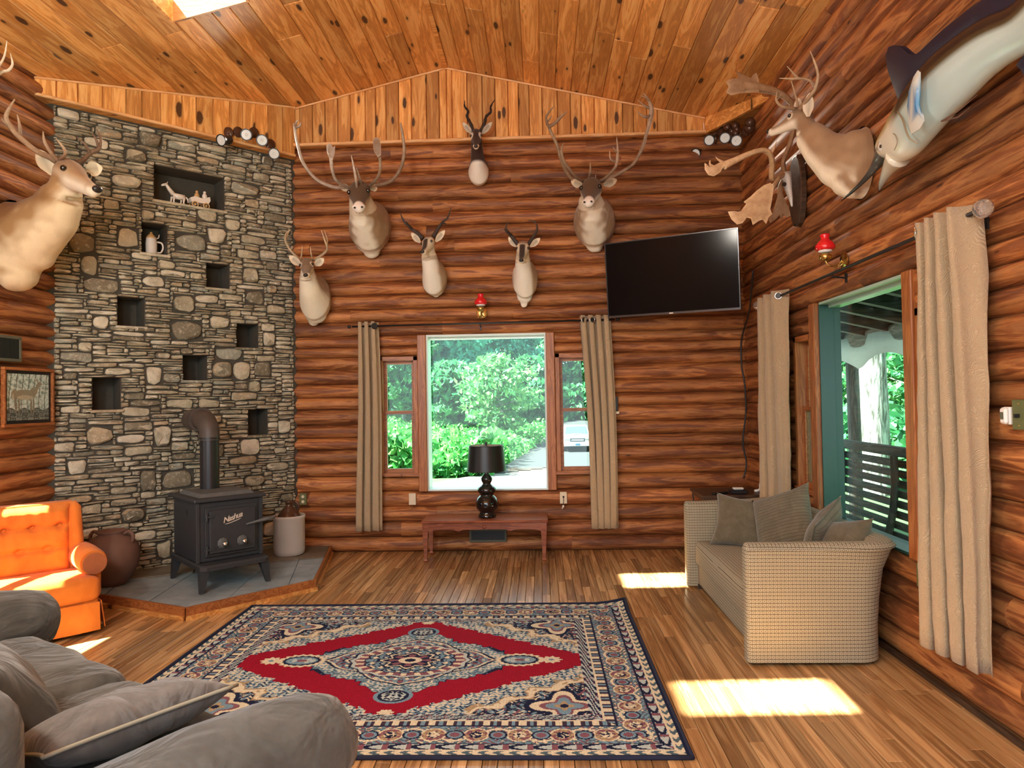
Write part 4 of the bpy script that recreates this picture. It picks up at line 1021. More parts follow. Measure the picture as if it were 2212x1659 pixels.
# plan: front x=-.33 (towards room), back at x=+.36; runs y -.86..+.86
FX = -.35; Y0, Y1 = -.86, .83
MB().add(*rbox((FX+.06, Y0+.08, .03), (.30, Y1-.08, .20), .02, 2)).build('base', 'check_fabric', lv, smooth=50.0)
MB().add(*rbox((FX+.035, Y0+.11, .185), (.26, Y1-.11, .375), .045, 4, .018, .004, 2)).build('seat_cushion', 'check_fabric', lv, smooth=60.0)
# wrap-around shell: arm - back - arm as one curved upholstered wall, flaring outward at the back
path = []
Rc = .14; BX = .385
path += [(FX, Y0, 0, -1)]
for k in range(1, 9): path.append((FX+(BX-Rc-FX)*k/8, Y0, 0, -1))
for k in range(1, 8): a_ = -PI/2+PI/2*k/8; path.append((BX-Rc+Rc*math.cos(a_), Y0+Rc+Rc*math.sin(a_), math.cos(a_), math.sin(a_)))
for k in range(0, 13): path.append((BX, Y0+Rc+(Y1-Y0-2*Rc)*k/12, 1, 0))
for k in range(1, 9): a_ = PI/2*k/8; path.append((BX-Rc+Rc*math.cos(a_), Y1-Rc+Rc*math.sin(a_), math.cos(a_), math.sin(a_)))
for k in range(1, 9): path.append((BX-Rc+(FX-BX+Rc)*k/8, Y1, 0, 1))
rings = []
for i, (x, y, nx_, ny_) in enumerate(path):
    fl = max(0, min(1, (x-FX)/(BX-FX)))**2       # flare grows towards the back
    T = .10; ht = .672+.018*fl; endr = 0 if 0 < i < len(path)-1 else 1
    sec = []
    for (o, z) in ((0, .02), (.0, .20), (.012*fl, .36), (.035*fl, .52), (.080*fl, .63), (.100*fl, ht-.035), (.097*fl-.01, ht-.012), (.09*fl-.03, ht), (.08*fl-.07, ht), (.06*fl-.095, ht-.015), (.05*fl-.105, ht-.06), (-.105, .45), (-.105, .02)):
        sec.append((x+nx_*o, y+ny_*o, z))
    rings.append(sec)
# round the arm fronts
def pull(sec, d, f): 
    c = Vector((sum(p[0] for p in sec)/len(sec), sum(p[1] for p in sec)/len(sec), 0)); return [(p[0]+d, c.y+(p[1]-c.y)*f, .02+(p[2]-.02)*(1-(1-f)*.06)) for p in sec]
rings = [pull(rings[0], -.022, .55), pull(rings[0], -.014, .85)]+rings+[pull(rings[-1], -.014, .85), pull(rings[-1], -.022, .55)]
MB().loft(rings).build('arms_and_back', 'check_fabric', lv, smooth=48.0)
# piping along the outer top edge
MB().tube([r[5] for r in rings[1:-1]], .006, 6).build('piping', 'check_fabric', lv, smooth=True)
for sx in (FX+.08, .24):
    for y in (Y0+.1, Y1-.1): MB().box((sx-.025, y-.025, 0), (sx+.025, y+.025, .035)).build('foot', 'dark_wood', lv)
G_ = 'scatter pillows on the loveseat'
def wpt(px, py, x): return tuple(at(px, py, 'x', x))
pillow('throw_pillow', 'small square brown-grey pillow at the far arm of the loveseat, leftmost of its pillows', 'pillow_cloth', (1.50, 5.27, .55), orient((-.35, -.88, .30), (1, -.3, -.15)), .45, .40, .15, 1, group=G_, pinch=.14)
pillow('throw_pillow', 'large ribbed olive pillow leaning in the corner of the loveseat, one corner pointing up', 'pillow_ribbed', (1.67, 4.91, .62), orient((-.75, -.50, .35), (.35, -.8, .45)), .47, .45, .17, 2, group=G_, pinch=.1)
pillow('throw_pillow', 'ribbed pillow seen edge-on with a stitched seam, third pillow from the left on the loveseat', 'pillow_ribbed', (1.755, 4.47, .60), orient((-.70, .55, .30), (.45, .6, .3)), .42, .40, .16, 4, 'pillow_cloth', group=G_, pinch=.08)
pillow('throw_pillow', 'plain brown pillow nearest the near arm of the loveseat', 'pillow_cloth', (1.765, 4.215, .585), orient((-.80, -.15, .50), (.2, -.9, .25)), .38, .38, .15, 6, group=G_, pinch=.1)

# ------------------------------------------------------------------ end table in the corner behind the loveseat
et = thing('end_table', 'dark small table with thin curved metal legs in the corner behind the loveseat', 'table', (1.66, 6.27, 0))
MB().box((-.29, -.25, .625), (.29, .25, .65), ch=.005).build('tabletop', 'dark_wood', et)
MB().box((-.26, -.22, .52), (.26, .22, .535)).box((-.275, -.235, .60), (.275, .235, .625)).build('shelf', 'dark_wood', et)
for sx in (-1, 1):
    for sy in (-1, 1): MB().tube(cat([(sx*.27, sy*.23, .61), (sx*.255, sy*.215, .45), (sx*.235, sy*.20, .25), (sx*.26, sy*.22, .08), (sx*.30, sy*.245, .006)], 4), .007, 8).build('leg', 'black_metal', et, smooth=True)
sp_ = thing('set_top_box', 'small black device with a pale lid on the dark corner table', 'device', (1.70, 6.12, .651))
MB().box((-.07, -.05, 0), (.07, .05, .035), ch=.006).build('case', 'black_metal', sp_); MB().box((-.045, -.03, .035), (.045, .03, .052), ch=.008).build('lid', 'white_plastic', sp_, label='pale oval lid')
o = MB().box((-.085, -.02, 0), (.085, .02, .018), ch=.006).build('remote_control', 'black_metal', loc=(1.54, 6.10, .651), rot=(0, 0, .5)); tag(o, 'slim black remote control lying beside the small device on the corner table', 'remote')
o = MB().tube([(0, 0, .012), (.03, .01, .012), (.05, .0, .03), (.045, -.01, .075), (.06, -.01, .10)], [.012, .014, .012, .008, .01], 8).build('white_charger', 'white_plastic', smooth=True, loc=(1.86, 6.18, .651)); tag(o, 'small white charger standing upright on the corner table', 'charger')
# ------------------------------------------------------------------ mounted animals
vcol_mat('fur', .85, bs=70, sheen=.15, spec=.15, fur=True)
vcol_mat('fish_skin', .22, .1, 120, spec=.5)
vcol_mat('antler', .55, .25, 60)
vcol_mat('horn', .5, .4, 40)
plain('eye_black', (.008, .006, .005), .05, coat=1)
plain('nose_black', (.02, .017, .016), .35)
plain('fin_navy', (.002, .006, .030), .4, var=.4)
def world_inv(o):
    return (Matrix.Translation(o.location) @ o.rotation_euler.to_matrix().to_4x4()).inverted()
def setcol(me, cols):
    ca = me.color_attributes.new('Col', 'FLOAT_COLOR', 'POINT'); a = np.ones((len(me.vertices), 4), np.float32); a[:, :3] = cols; ca.data.foreach_set('color', a.ravel())
def P(q):
    if len(q) >= 3 and isinstance(q[2], str): return at(q[0], q[1], q[2], q[3])
    return at(q[0], q[1], 'y', q[2])
def etube(mb, pts, ra, rb, side, seg=20):
    """elliptical tube: ra along side, rb across"""
    n = len(pts); rings = []
    for i, p in enumerate(pts):
        d = (pts[min(i+1, n-1)]-pts[max(i-1, 0)]).normalized(); s = (side-d*side.dot(d)).normalized(); q = d.cross(s)
        rings.append([p+s*ra[i]*math.cos(2*PI*k/seg)+q*rb[i]*math.sin(2*PI*k/seg) for k in range(seg)])
    return mb.loft(rings)
HEAD = [(-.16, .030, .034, .000), (-.08, .048, .055, .0), (.04, .062, .070, 0), (.18, .066, .073, -.002), (.32, .060, .066, -.006), (.48, .046, .052, -.012), (.64, .037, .043, -.016), (.80, .033, .037, -.019), (.92, .031, .033, -.020), (.98, .026, .027, -.020), (1.01, .015, .016, -.019)]
def smooth_union(mb, vox, it=16):
    me = bpy.data.meshes.new('t'); me.from_pydata(mb.v, [], mb.f); o = bpy.data.objects.new('t', me); COL.objects.link(o)
    bm = bmesh.new(); bm.from_mesh(me); bmesh.ops.recalc_face_normals(bm, faces=bm.faces[:]); bm.to_mesh(me); bm.free()
    m = o.modifiers.new('r', 'REMESH'); m.mode = 'VOXEL'; m.voxel_size = vox
    s = o.modifiers.new('s', 'SMOOTH'); s.factor = .6; s.iterations = it
    dg = bpy.context.evaluated_depsgraph_get(); dg.update(); r = bpy.data.meshes.new_from_object(o.evaluated_get(dg)); bpy.data.objects.remove(o); return r
def sst(a, b, x): t = np.clip((x-a)/(b-a), 0, 1); return t*t*(3-2*t)
def lerp3(c, d, m): return c*(1-m[:, None])+np.array(d)[None, :]*m[:, None]
def ear_part(base, tip, fwd, width, inner, outer, parent, inv, curl=.5, nm='ear'):
    base, tip, fwd = Vector(base), Vector(tip), Vector(fwd).normalized(); ax = tip-base; L = ax.length; ax.normalize()
    f = (fwd-ax*fwd.dot(ax)).normalized(); s = ax.cross(f); n, m = 12, 10; vs = []; cols = []; fs = []
    for side in (0, 1):
        for i in range(n+1):
            t = i/n; w_ = width/2*(math.sin(PI*min(1, t*.86+.14))**.75)*(1 if t < .98 else .2)*(.55+.45*min(1, t*3.5))
            if i == n: w_ = .002
            for j in range(m+1):
                a = (-1+2*j/m); x = s*w_*math.sin(a*1.25)/math.sin(1.25); dep = (1-math.cos(a*1.25))*w_*.95*curl
                p = base+ax*(L*t)+x+f*(dep-(.006*(1-a*a) if side else 0))
                vs.append(inv @ p); c_ = np.array(outer) if side else np.array(inner)*(1-.45*(1-abs(a))*(t < .75))+np.array(outer)*(0)
                if abs(a) > .85 or t > .93: c_ = np.array(outer)*.6+np.array(inner)*.4
                cols.append(c_)
        k0 = side*(n+1)*(m+1)
        for i in range(n):
            for j in range(m): q = (k0+i*(m+1)+j, k0+(i+1)*(m+1)+j, k0+(i+1)*(m+1)+j+1, k0+i*(m+1)+j+1); fs.append(q if side else q[::-1])
    o = MB().add(vs, fs).build(nm, 'fur', parent, smooth=True); setcol(o.data, np.array(cols)); return o
def antler_part(strokes, parent, inv, nm='antler', col=((.30, .19, .10), (.78, .66, .46)), mat='antler', ring=0, seg=8, palms=()):
    """strokes: lists of (px, py, Y, radius); colour runs from col[0] at the burr to col[1] at the tips"""
    mb = MB(); cols = []
    for stn in strokes:
        pts = cat([tuple(P(q[:3]))+(q[3],) for q in stn], 5); n = len(pts)
        rad = [max(.0015, p[3])*(1+(ring*math.sin(i*1.9) if ring else 0)) for i, p in enumerate(pts)]
        k = len(mb.v); mb.tube([inv @ Vector(p[:3]) for p in pts], rad, seg)
        for i in range(n):
            t = min(1, i/(n-1)*1.1+.1); nz = .5+.5*noise.noise(Vector(pts[i][:3])*30)
            cols += [np.array(col[0])*(1-t)+np.array(col[1])*t*(0.8+.3*nz)]*seg
    for poly, Y, th in palms:
        cxp = sum(p[0] for p in poly)/len(poly); cyp = sum(p[1] for p in poly)/len(poly)
        f0 = [inv @ (P((p[0], p[1], Y-th*.3))) for p in poly]; f1 = [inv @ (P((p[0], p[1], Y+th*.3))) for p in poly]
        g0 = [inv @ (P((p[0]*.75+cxp*.25, p[1]*.75+cyp*.25, Y-th*.9))) for p in poly]; g1 = [inv @ (P((p[0]*.75+cxp*.25, p[1]*.75+cyp*.25, Y+th*.9))) for p in poly]
        mb.loft([g0, f0, f1, g1]); n = len(poly)
        for wgt in (0.45, 1, 1, .45): cols += [np.array(col[0])*(1-wgt)*.9+np.array(col[1])*wgt]*n
    o = mb.build(nm, mat, parent, smooth=45.0); setcol(o.data, np.array(cols)); return o
def mount(name, label, neck, poll, nose, side, kind, ears, antlers, blobs=(), hs=1.0, vox=.009, wallc=None, earw=.075, roll=None, eyes=1.0, antname='antler', group=None):
    """neck: (px,py,Y,ra,rb) from the wall outward; poll/nose px points; side: animal's lateral axis"""
    w0 = P(neck[0][:3]); o = thing(name, label, 'mounted head', tuple(w0), (0, 0, 0), group); inv = Matrix.Translation(-w0)
    pts = [P(q[:3]) for q in neck]; side = Vector(side).normalized(); mb = MB()
    etube(mb, pts, [q[3] for q in neck], [q[4] for q in neck], side)
    H, N_ = P(poll), P(nose); hf = (N_-H); L = hf.length; hf.normalize(); hside = (side-hf*side.dot(hf)).normalized(); hu = hside.cross(hf); hu = -hu if hu.z < 0 else hu
    k = L/.30*hs
    rings = []
    for t, hw, hh, vo in HEAD:
        c = H+hf*(t*L)+hu*(vo*k); rings.append([c+hside*hw*k*math.cos(2*PI*j/20)+hu*hh*k*math.sin(2*PI*j/20)*(1.0 if math.sin(2*PI*j/20) > 0 else .92) for j in range(20)])
    mb.loft(rings)
    # brow, jaw and cheek masses; bridge between skull and neck
    for t, sx, vo, r in ((.24, .8, .40, .022), (.20, .50, -.50, .029), (.90, .45, -.15, .018)):
        for s in (-1, 1): c = H+hf*(t*L)+hside*(s*sx*.055*k)+hu*(vo*.06*k); mb.ball(c, r*k, 10)
    top = pts[-1]; mb.tube([top, (top+H)/2+hf*L*.03, H+hf*(L*.10)], [neck[-1][3]*.95, .065*k, .058*k], 14)
    for b in blobs: mb.ball(P(b[:3]), b[3] if len(b) == 4 else b[3:6], 14)
    me = smooth_union(mb, vox); nv = len(me.vertices); co = np.empty(nv*3, np.float32); me.vertices.foreach_get('co', co); co = co.reshape(-1, 3)
    # flatten against the wall
    if wallc:
        ax, val, sg = wallc; bad = (co[:, ax]-val)*sg > 0; co[bad, ax] = val; me.vertices.foreach_set('co', co.ravel())
    rel = co-np.array(H); T = rel @ np.array(hf)/L; U_ = rel @ np.array(hside)/k; V_ = rel @ np.array(hu)/k
    inh = sst(-.25, .05, T)*(np.abs(V_) < .12)*(np.abs(U_) < .11)
    nd = np.min([np.linalg.norm(co-np.array(pts[0].lerp(pts[-1], s_)), axis=1) for s_ in (0, 1)], axis=0)
    no = np.empty(nv*3, np.float32); me.vertices.foreach_get('normal', no); no = no.reshape(-1, 3)
    zrel = (co[:, 2]-pts[0].z)/(abs(pts[-1].z-pts[0].z)+.12)      # 0 at board centre, 1 at the poll
    front = no @ np.array((pts[-1]-pts[0]).normalized().cross(side) if False else Vector((0, 0, -1)))*.5+no @ np.array(Vector(hf).normalized())*.6
    lat = np.abs((co-np.array(pts[0])) @ np.array(side))
    if wallc and wallc[0] == 1:
        zz_ = sorted((p.z, p.x) for p in pts); lat = np.abs(co[:, 0]+.02-np.interp(co[:, 2], [q[0] for q in zz_], [q[1] for q in zz_]))
    nz = np.array([noise.noise(Vector(p)*14) for p in co[::1]]) if nv < 60000 else np.zeros(nv)
    cols = kind(dict(T=T, U=U_, V=V_, inh=inh, front=front, z=zrel, lat=lat, nz=nz, n=nv, co=co, pts=pts, k=k))
    me.vertices.foreach_set('co', (co-np.array(w0, np.float32)[None]).ravel()); me.materials.clear(); me.materials.append(M['fur']); setcol(me, np.clip(cols, .004, 1)); me.polygons.foreach_set('use_smooth', [True]*len(me.polygons)); me.update()
    link('head_and_neck', me, o)
    for s in (-1, 1):
        c = H+hf*(.30*L)+hside*(s*.056*k)+hu*(.026*k); MB().ball(inv @ c, .0145*k*eyes, 12).build('eye', 'eye_black', o, smooth=True)
    c = H+hf*(L*.992)+hu*(-.002*k); mb = MB(); mb.ball((0, 0, 0), 1, 14)
    R_ = Matrix((hside, hf, hu)).transposed(); mb.v = [tuple(inv @ (c+R_ @ Vector((v[0]*.023*k, v[1]*.016*k, v[2]*.017*k)))) for v in mb.v]
    if kind.__name__ != 'col_caribou': mb.build('nose', 'nose_black', o, smooth=True)
    else:
        for s in (-1, 1): MB().ball(inv @ (c+hside*(s*.021*k)+hf*.004+hu*.004), (.007*k, .007*k, .006*k), 8).build('nostril', 'nose_black', o, smooth=True)
        MB().tube([inv @ (H+hf*(L*.985)+hu*(-.034*k)+hside*(q*.018*k)-hf*abs(q)*.01) for q in (-1, -.5, 0, .5, 1)], .0028*k, 6).build('mouth', 'nose_black', o, smooth=True)
    ie, oe = kind(None)
    for b, t_ in ears: ear_part(P(b), P(t_), hf*.35+(Vector((0, 0, 1.5))-P(b)).normalized(), earw, ie, oe, o, inv)
    for a in antlers: antler_part(a[0], o, inv, **a[1])
    return o
def col_deer(d):
    if d is None: return ((.92, .82, .64), (.36, .25, .16))
    body = np.array([[.34, .22, .125]]).repeat(d['n'], 0); c = lerp3(body, (.50, .36, .22), np.clip(d['nz']*.5+.2, 0, 1))
    fr = sst(.0, .42, d['front']); c = lerp3(c, (.97, .92, .74), fr*(1-d['inh'])*.95)
    T, U, V, h = d['T'], d['U'], d['V'], d['inh']
    face = np.array([.30, .21, .13]); m = h*sst(-.01, .02, V); c = lerp3(c, face, m*.9)
    c = lerp3(c, (.24, .165, .105), h*sst(.015, .035, V)*sst(.0, .1, T)*(1-sst(.4, .55, T))*.9)       # dark crown
    c = lerp3(c, (.27, .22, .17), h*sst(.55, .75, T)*sst(-.02, .0, V)*.8)                             # muzzle top
    c = lerp3(c, (.85, .78, .64), h*sst(.0, -.03, V)*sst(.05, .3, T))                                 # throat and chin
    c = lerp3(c, (.85, .78, .64), h*sst(.84, .90, T)*(1-sst(.0, .012, V)))
    ey = np.sqrt((T*.3-.09)**2+(np.abs(U)-.052)**2+(V-.024)**2); c = lerp3(c, (.82, .75, .60), h*(1-sst(.020, .032, ey)))
    return c
def col_reddeer(d):
    if d is None: return ((.94, .85, .64), (.42, .30, .18))
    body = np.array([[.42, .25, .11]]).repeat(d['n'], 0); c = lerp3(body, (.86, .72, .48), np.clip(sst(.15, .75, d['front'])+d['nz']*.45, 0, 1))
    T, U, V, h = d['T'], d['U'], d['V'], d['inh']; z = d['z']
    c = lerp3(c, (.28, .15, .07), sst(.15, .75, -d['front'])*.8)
    c = lerp3(c, (.34, .22, .13), h*sst(.012, .04, V)*(1-sst(.5, .7, T))*.9); c = lerp3(c, (.62, .50, .36), h*(1-sst(.0, .03, np.abs(V)))*.7)
    c = lerp3(c, (.84, .77, .62), h*sst(.005, -.02, V)*sst(.2, .45, T)); return c
def col_caribou(d):
    if d is None: return ((.78, .68, .50), (.22, .145, .09))
    body = np.array([[.38, .25, .13]]).repeat(d['n'], 0); c = lerp3(body, (.98, .95, .80), (1-sst(.05, .14, d['lat']+.05*d['nz']))*sst(-.6, .2, d['front'])); c = lerp3(c, (.66, .52, .34), np.clip(d['nz']*.5, 0, 1))
    T, U, V, h = d['T'], d['U'], d['V'], d['inh']
    c = lerp3(c, (.13, .08, .045), h*sst(-.2, .1, T)*sst(-.03, .0, V)*(1-sst(.78, .86, T))); c = lerp3(c, (.96, .93, .86), h*sst(.76, .84, T)); c = lerp3(c, (.78, .70, .55), h*sst(-.01, -.04, V)); return c
def col_blackbuck(d):
    if d is None: return ((.74, .68, .55), (.20, .12, .08))
    c = np.array([[.060, .032, .024]]).repeat(d['n'], 0); T, U, V, h = d['T'], d['U'], d['V'], d['inh']
    zc = d['co'][:, 2]; zs = P((1030, 347, 6.6)).z
    c = lerp3(c, (.98, .95, .85), 1-sst(zs-.02, zs+.01, zc)); c = lerp3(c, (.80, .72, .58), h*sst(.86, .92, T)*(1-sst(.0, .01, V)))
    ey = np.sqrt((T*.3-.09)**2*.6+(np.abs(U)-.052)**2+(V-.024)**2*.7); c = lerp3(c, (.86, .80, .68), (np.abs(T-.3) < .3)*(1-sst(.026, .036, ey))); return c
def col_pronghorn(d):
    if d is None: return ((.92, .84, .66), (.36, .22, .12))
    body = np.array([[.44, .29, .14]]).repeat(d['n'], 0); T, U, V, h = d['T'], d['U'], d['V'], d['inh']
    fr = 1-sst(.075, .115, d['lat']); c = lerp3(body, (.98, .95, .84), np.maximum(fr, .15)*sst(-.7, -.1, d['front']))
    zr = d['z']
    for zc in (.62, .40): c = lerp3(c, (.50, .40, .26), (1-sst(.05, .09, np.abs(zr-zc-.9*d['lat'])))*(1-h)*.75)
    c = lerp3(c, (.80, .72, .55), h); c = lerp3(c, (.06, .04, .03), h*(1-sst(.022, .034, np.abs(U)))*sst(.18, .3, T)*sst(-.005, .012, V)); c = lerp3(c, (.30, .18, .10), h*(1-sst(.03, .05, np.abs(U)))*(1-sst(.15, .25, T))*sst(.02, .03, V)); return c
X1 = (1, 0, 0); FWC = (1, 6.862, 1)
def A_(st, **k): return (st, k)
br = ((.16, .10, .06), (.74, .62, .44))
# A: white-tailed deer, far left of the log wall
mount('whitetail_mount', 'white-tailed deer head on the log wall beside the stonework, thin antlers, pale chest', [(684, 645, 6.90, .155, .25), (680, 645, 6.74, .150, .22), (670, 622, 6.60, .105, .13), (665, 597, 6.52, .080, .092)], (664, 570, 6.50), (660, 594, 6.25), X1, col_deer,
      [((650, 573, 6.50), (624, 552, 6.52)), ((680, 573, 6.50), (700, 558, 6.52))],
      [A_([[(652, 562, 6.52, .016), (644, 558, 6.54, .013), (627, 540, 6.52, .012), (617, 522, 6.46, .010), (618, 505, 6.38, .008), (628, 497, 6.32, .003)], [(617, 520, 6.46, .008), (622, 505, 6.48, .006), (625, 493, 6.50, .002)], [(650, 560, 6.5, .009), (652, 545, 6.48, .006), (653, 531, 6.47, .002)]]),
       A_([[(676, 562, 6.52, .016), (684, 558, 6.54, .013), (699, 548, 6.52, .012), (707, 537, 6.46, .010), (702, 520, 6.38, .008), (694, 497, 6.32, .003)], [(706, 536, 6.46, .008), (707, 518, 6.48, .006), (700, 497, 6.50, .002)], [(675, 560, 6.5, .009), (672, 548, 6.48, .006), (670, 533, 6.47, .002)]])],
      blobs=[(683, 680, 6.80, .11, .07, .09), (678, 692, 6.84, .06, .05, .06)], wallc=FWC)
# B: caribou with wide bare beams
mount('caribou_mount', 'caribou head left of the gable centre, wide sweeping antlers with small palms', [(802, 490, 6.90, .21, .27), (797, 488, 6.70, .20, .25), (785, 460, 6.50, .135, .17), (778, 432, 6.40, .105, .12)], (777, 412, 6.38), (774, 448, 6.06), X1, col_caribou,
      [((757, 409, 6.40), (732, 400, 6.45)), ((800, 409, 6.40), (815, 402, 6.45))],
      [A_([[(764, 405, 6.42, .022), (745, 406, 6.44, .020), (717, 403, 6.46, .018), (683, 387, 6.42, .017), (656, 353, 6.34, .016), (644, 315, 6.26, .014), (638, 287, 6.20, .013), (637, 267, 6.16, .016)], [(637, 272, 6.16, .014), (641, 262, 6.14, .008), (645, 259, 6.12, .003)], [(638, 276, 6.16, .013), (648, 271, 6.15, .010), (649, 264, 6.14, .004)],
           [(758, 406, 6.40, .014), (740, 400, 6.32, .014), (725, 388, 6.22, .013), (718, 368, 6.14, .014), (715, 345, 6.08, .016), (713, 322, 6.05, .012)], [(772, 420, 6.30, .006), (770, 395, 6.18, .012), (766, 370, 6.12, .012), (759, 336, 6.08, .004)]],
          palms=[([(707, 330), (705, 315), (710, 309), (716, 311), (719, 318), (724, 315), (723, 330), (719, 345), (712, 345)], 6.05, .012)], col=((.22, .14, .09), (.70, .63, .54))),
       A_([[(790, 405, 6.42, .022), (803, 402, 6.44, .020), (838, 394, 6.46, .018), (858, 377, 6.40, .017), (869, 353, 6.32, .016), (873, 322, 6.24, .014), (869, 287, 6.18, .012), (865, 266, 6.14, .008)], [(795, 404, 6.40, .014), (808, 393, 6.28, .014), (820, 373, 6.18, .013), (821, 345, 6.10, .014), (816, 318, 6.06, .013)], [(782, 402, 6.30, .012), (777, 385, 6.2, .011), (770, 362, 6.12, .004)]],
          palms=[([(806, 318), (806, 300), (813, 296), (820, 300), (823, 315), (823, 335), (816, 340), (808, 328)], 6.05, .012)], col=((.18, .11, .07), (.48, .38, .28)))],
      blobs=[(800, 520, 6.78, .16, .10, .13), (803, 542, 6.83, .09, .05, .08)], hs=1.12, wallc=FWC, earw=.07, vox=.011)
# C: blackbuck
mount('blackbuck_mount', 'blackbuck antelope head with spiral horns, dark neck and white chest, highest on the far wall', [(1034, 372, 6.90, .105, .15), (1034, 372, 6.78, .10, .13), (1032, 345, 6.66, .068, .085), (1030, 318, 6.58, .055, .062)], (1029, 290, 6.56), (1028, 316, 6.34), X1, col_blackbuck,
      [((1020, 289, 6.57), (999, 264, 6.60)), ((1041, 289, 6.57), (1063, 263, 6.60))],
      [A_([[(1023, 286, 6.57, .016), (1017, 268, 6.58, .016), (1009, 252, 6.60, .014), (1011, 240, 6.61, .012), (1004, 230, 6.62, .009), (1004, 217, 6.63, .003)]], nm='horn', mat='horn', col=((.05, .035, .03), (.03, .022, .02)), ring=.16),
       A_([[(1036, 286, 6.57, .016), (1046, 268, 6.58, .016), (1050, 252, 6.60, .014), (1060, 242, 6.61, .012), (1060, 230, 6.62, .009), (1069, 215, 6.63, .003)]], nm='horn', mat='horn', col=((.05, .035, .03), (.03, .022, .02)), ring=.16)],
      blobs=[(1033, 385, 6.82, .055, .04, .06)], hs=.86, wallc=(1, 6.86, 1), earw=.055, vox=.007)
# D, E: pronghorns
hc = dict(nm='horn', mat='horn', col=((.05, .04, .035), (.08, .06, .05)))
mount('pronghorn_mount', 'pronghorn head turned to its side with straight wide horns, left of the two pronghorns', [(940, 600, 6.90, .125, .20), (938, 602, 6.77, .118, .17), (932, 578, 6.66, .085, .10), (926, 550, 6.58, .070, .078)], (928, 522, 6.56), (912, 544, 6.34), (.86, -.5, 0), col_pronghorn,
      [((908, 524, 6.57), (888, 503, 6.60)), ((941, 522, 6.56), (961, 497, 6.58))],
      [A_([[(914, 515, 6.57, .021), (900, 502, 6.58, .018), (886, 492, 6.59, .014), (872, 477, 6.60, .010), (864, 459, 6.60, .003)], [(890, 494, 6.58, .012), (881, 484, 6.50, .008), (876, 478, 6.46, .003)]], **hc),
       A_([[(936, 512, 6.57, .021), (946, 494, 6.58, .017), (957, 479, 6.59, .012), (967, 470, 6.60, .009), (974, 449, 6.60, .003)], [(955, 481, 6.58, .012), (964, 484, 6.50, .004)]], **hc)],
      blobs=[(941, 622, 6.83, .08, .04, .07), (942, 634, 6.85, .04, .02, .045)], hs=1.0, wallc=FWC, earw=.06, vox=.008)
mount('pronghorn_mount', 'pronghorn head facing forward with inward-curling horns, right of the two pronghorns', [(1134, 602, 6.90, .130, .21), (1134, 606, 6.77, .122, .18), (1131, 582, 6.66, .085, .10), (1129, 560, 6.58, .070, .078)], (1130, 533, 6.56), (1126, 562, 6.33), X1, col_pronghorn,
      [((1116, 533, 6.57), (1098, 512, 6.60)), ((1145, 533, 6.57), (1167, 514, 6.60))],
      [A_([[(1119, 528, 6.57, .021), (1108, 514, 6.58, .019), (1099, 503, 6.59, .014), (1093, 492, 6.60, .009), (1098, 479, 6.60, .003)], [(1104, 508, 6.58, .014), (1094, 500, 6.50, .010), (1089, 494, 6.47, .003)]], **hc),
       A_([[(1141, 528, 6.57, .021), (1152, 512, 6.58, .016), (1160, 497, 6.59, .011), (1158, 483, 6.60, .008), (1150, 477, 6.60, .006), (1140, 476, 6.60, .002)]], **hc)],
      blobs=[(1133, 640, 6.83, .08, .04, .07), (1132, 656, 6.85, .04, .02, .045)], hs=1.0, wallc=FWC, earw=.06, vox=.008)
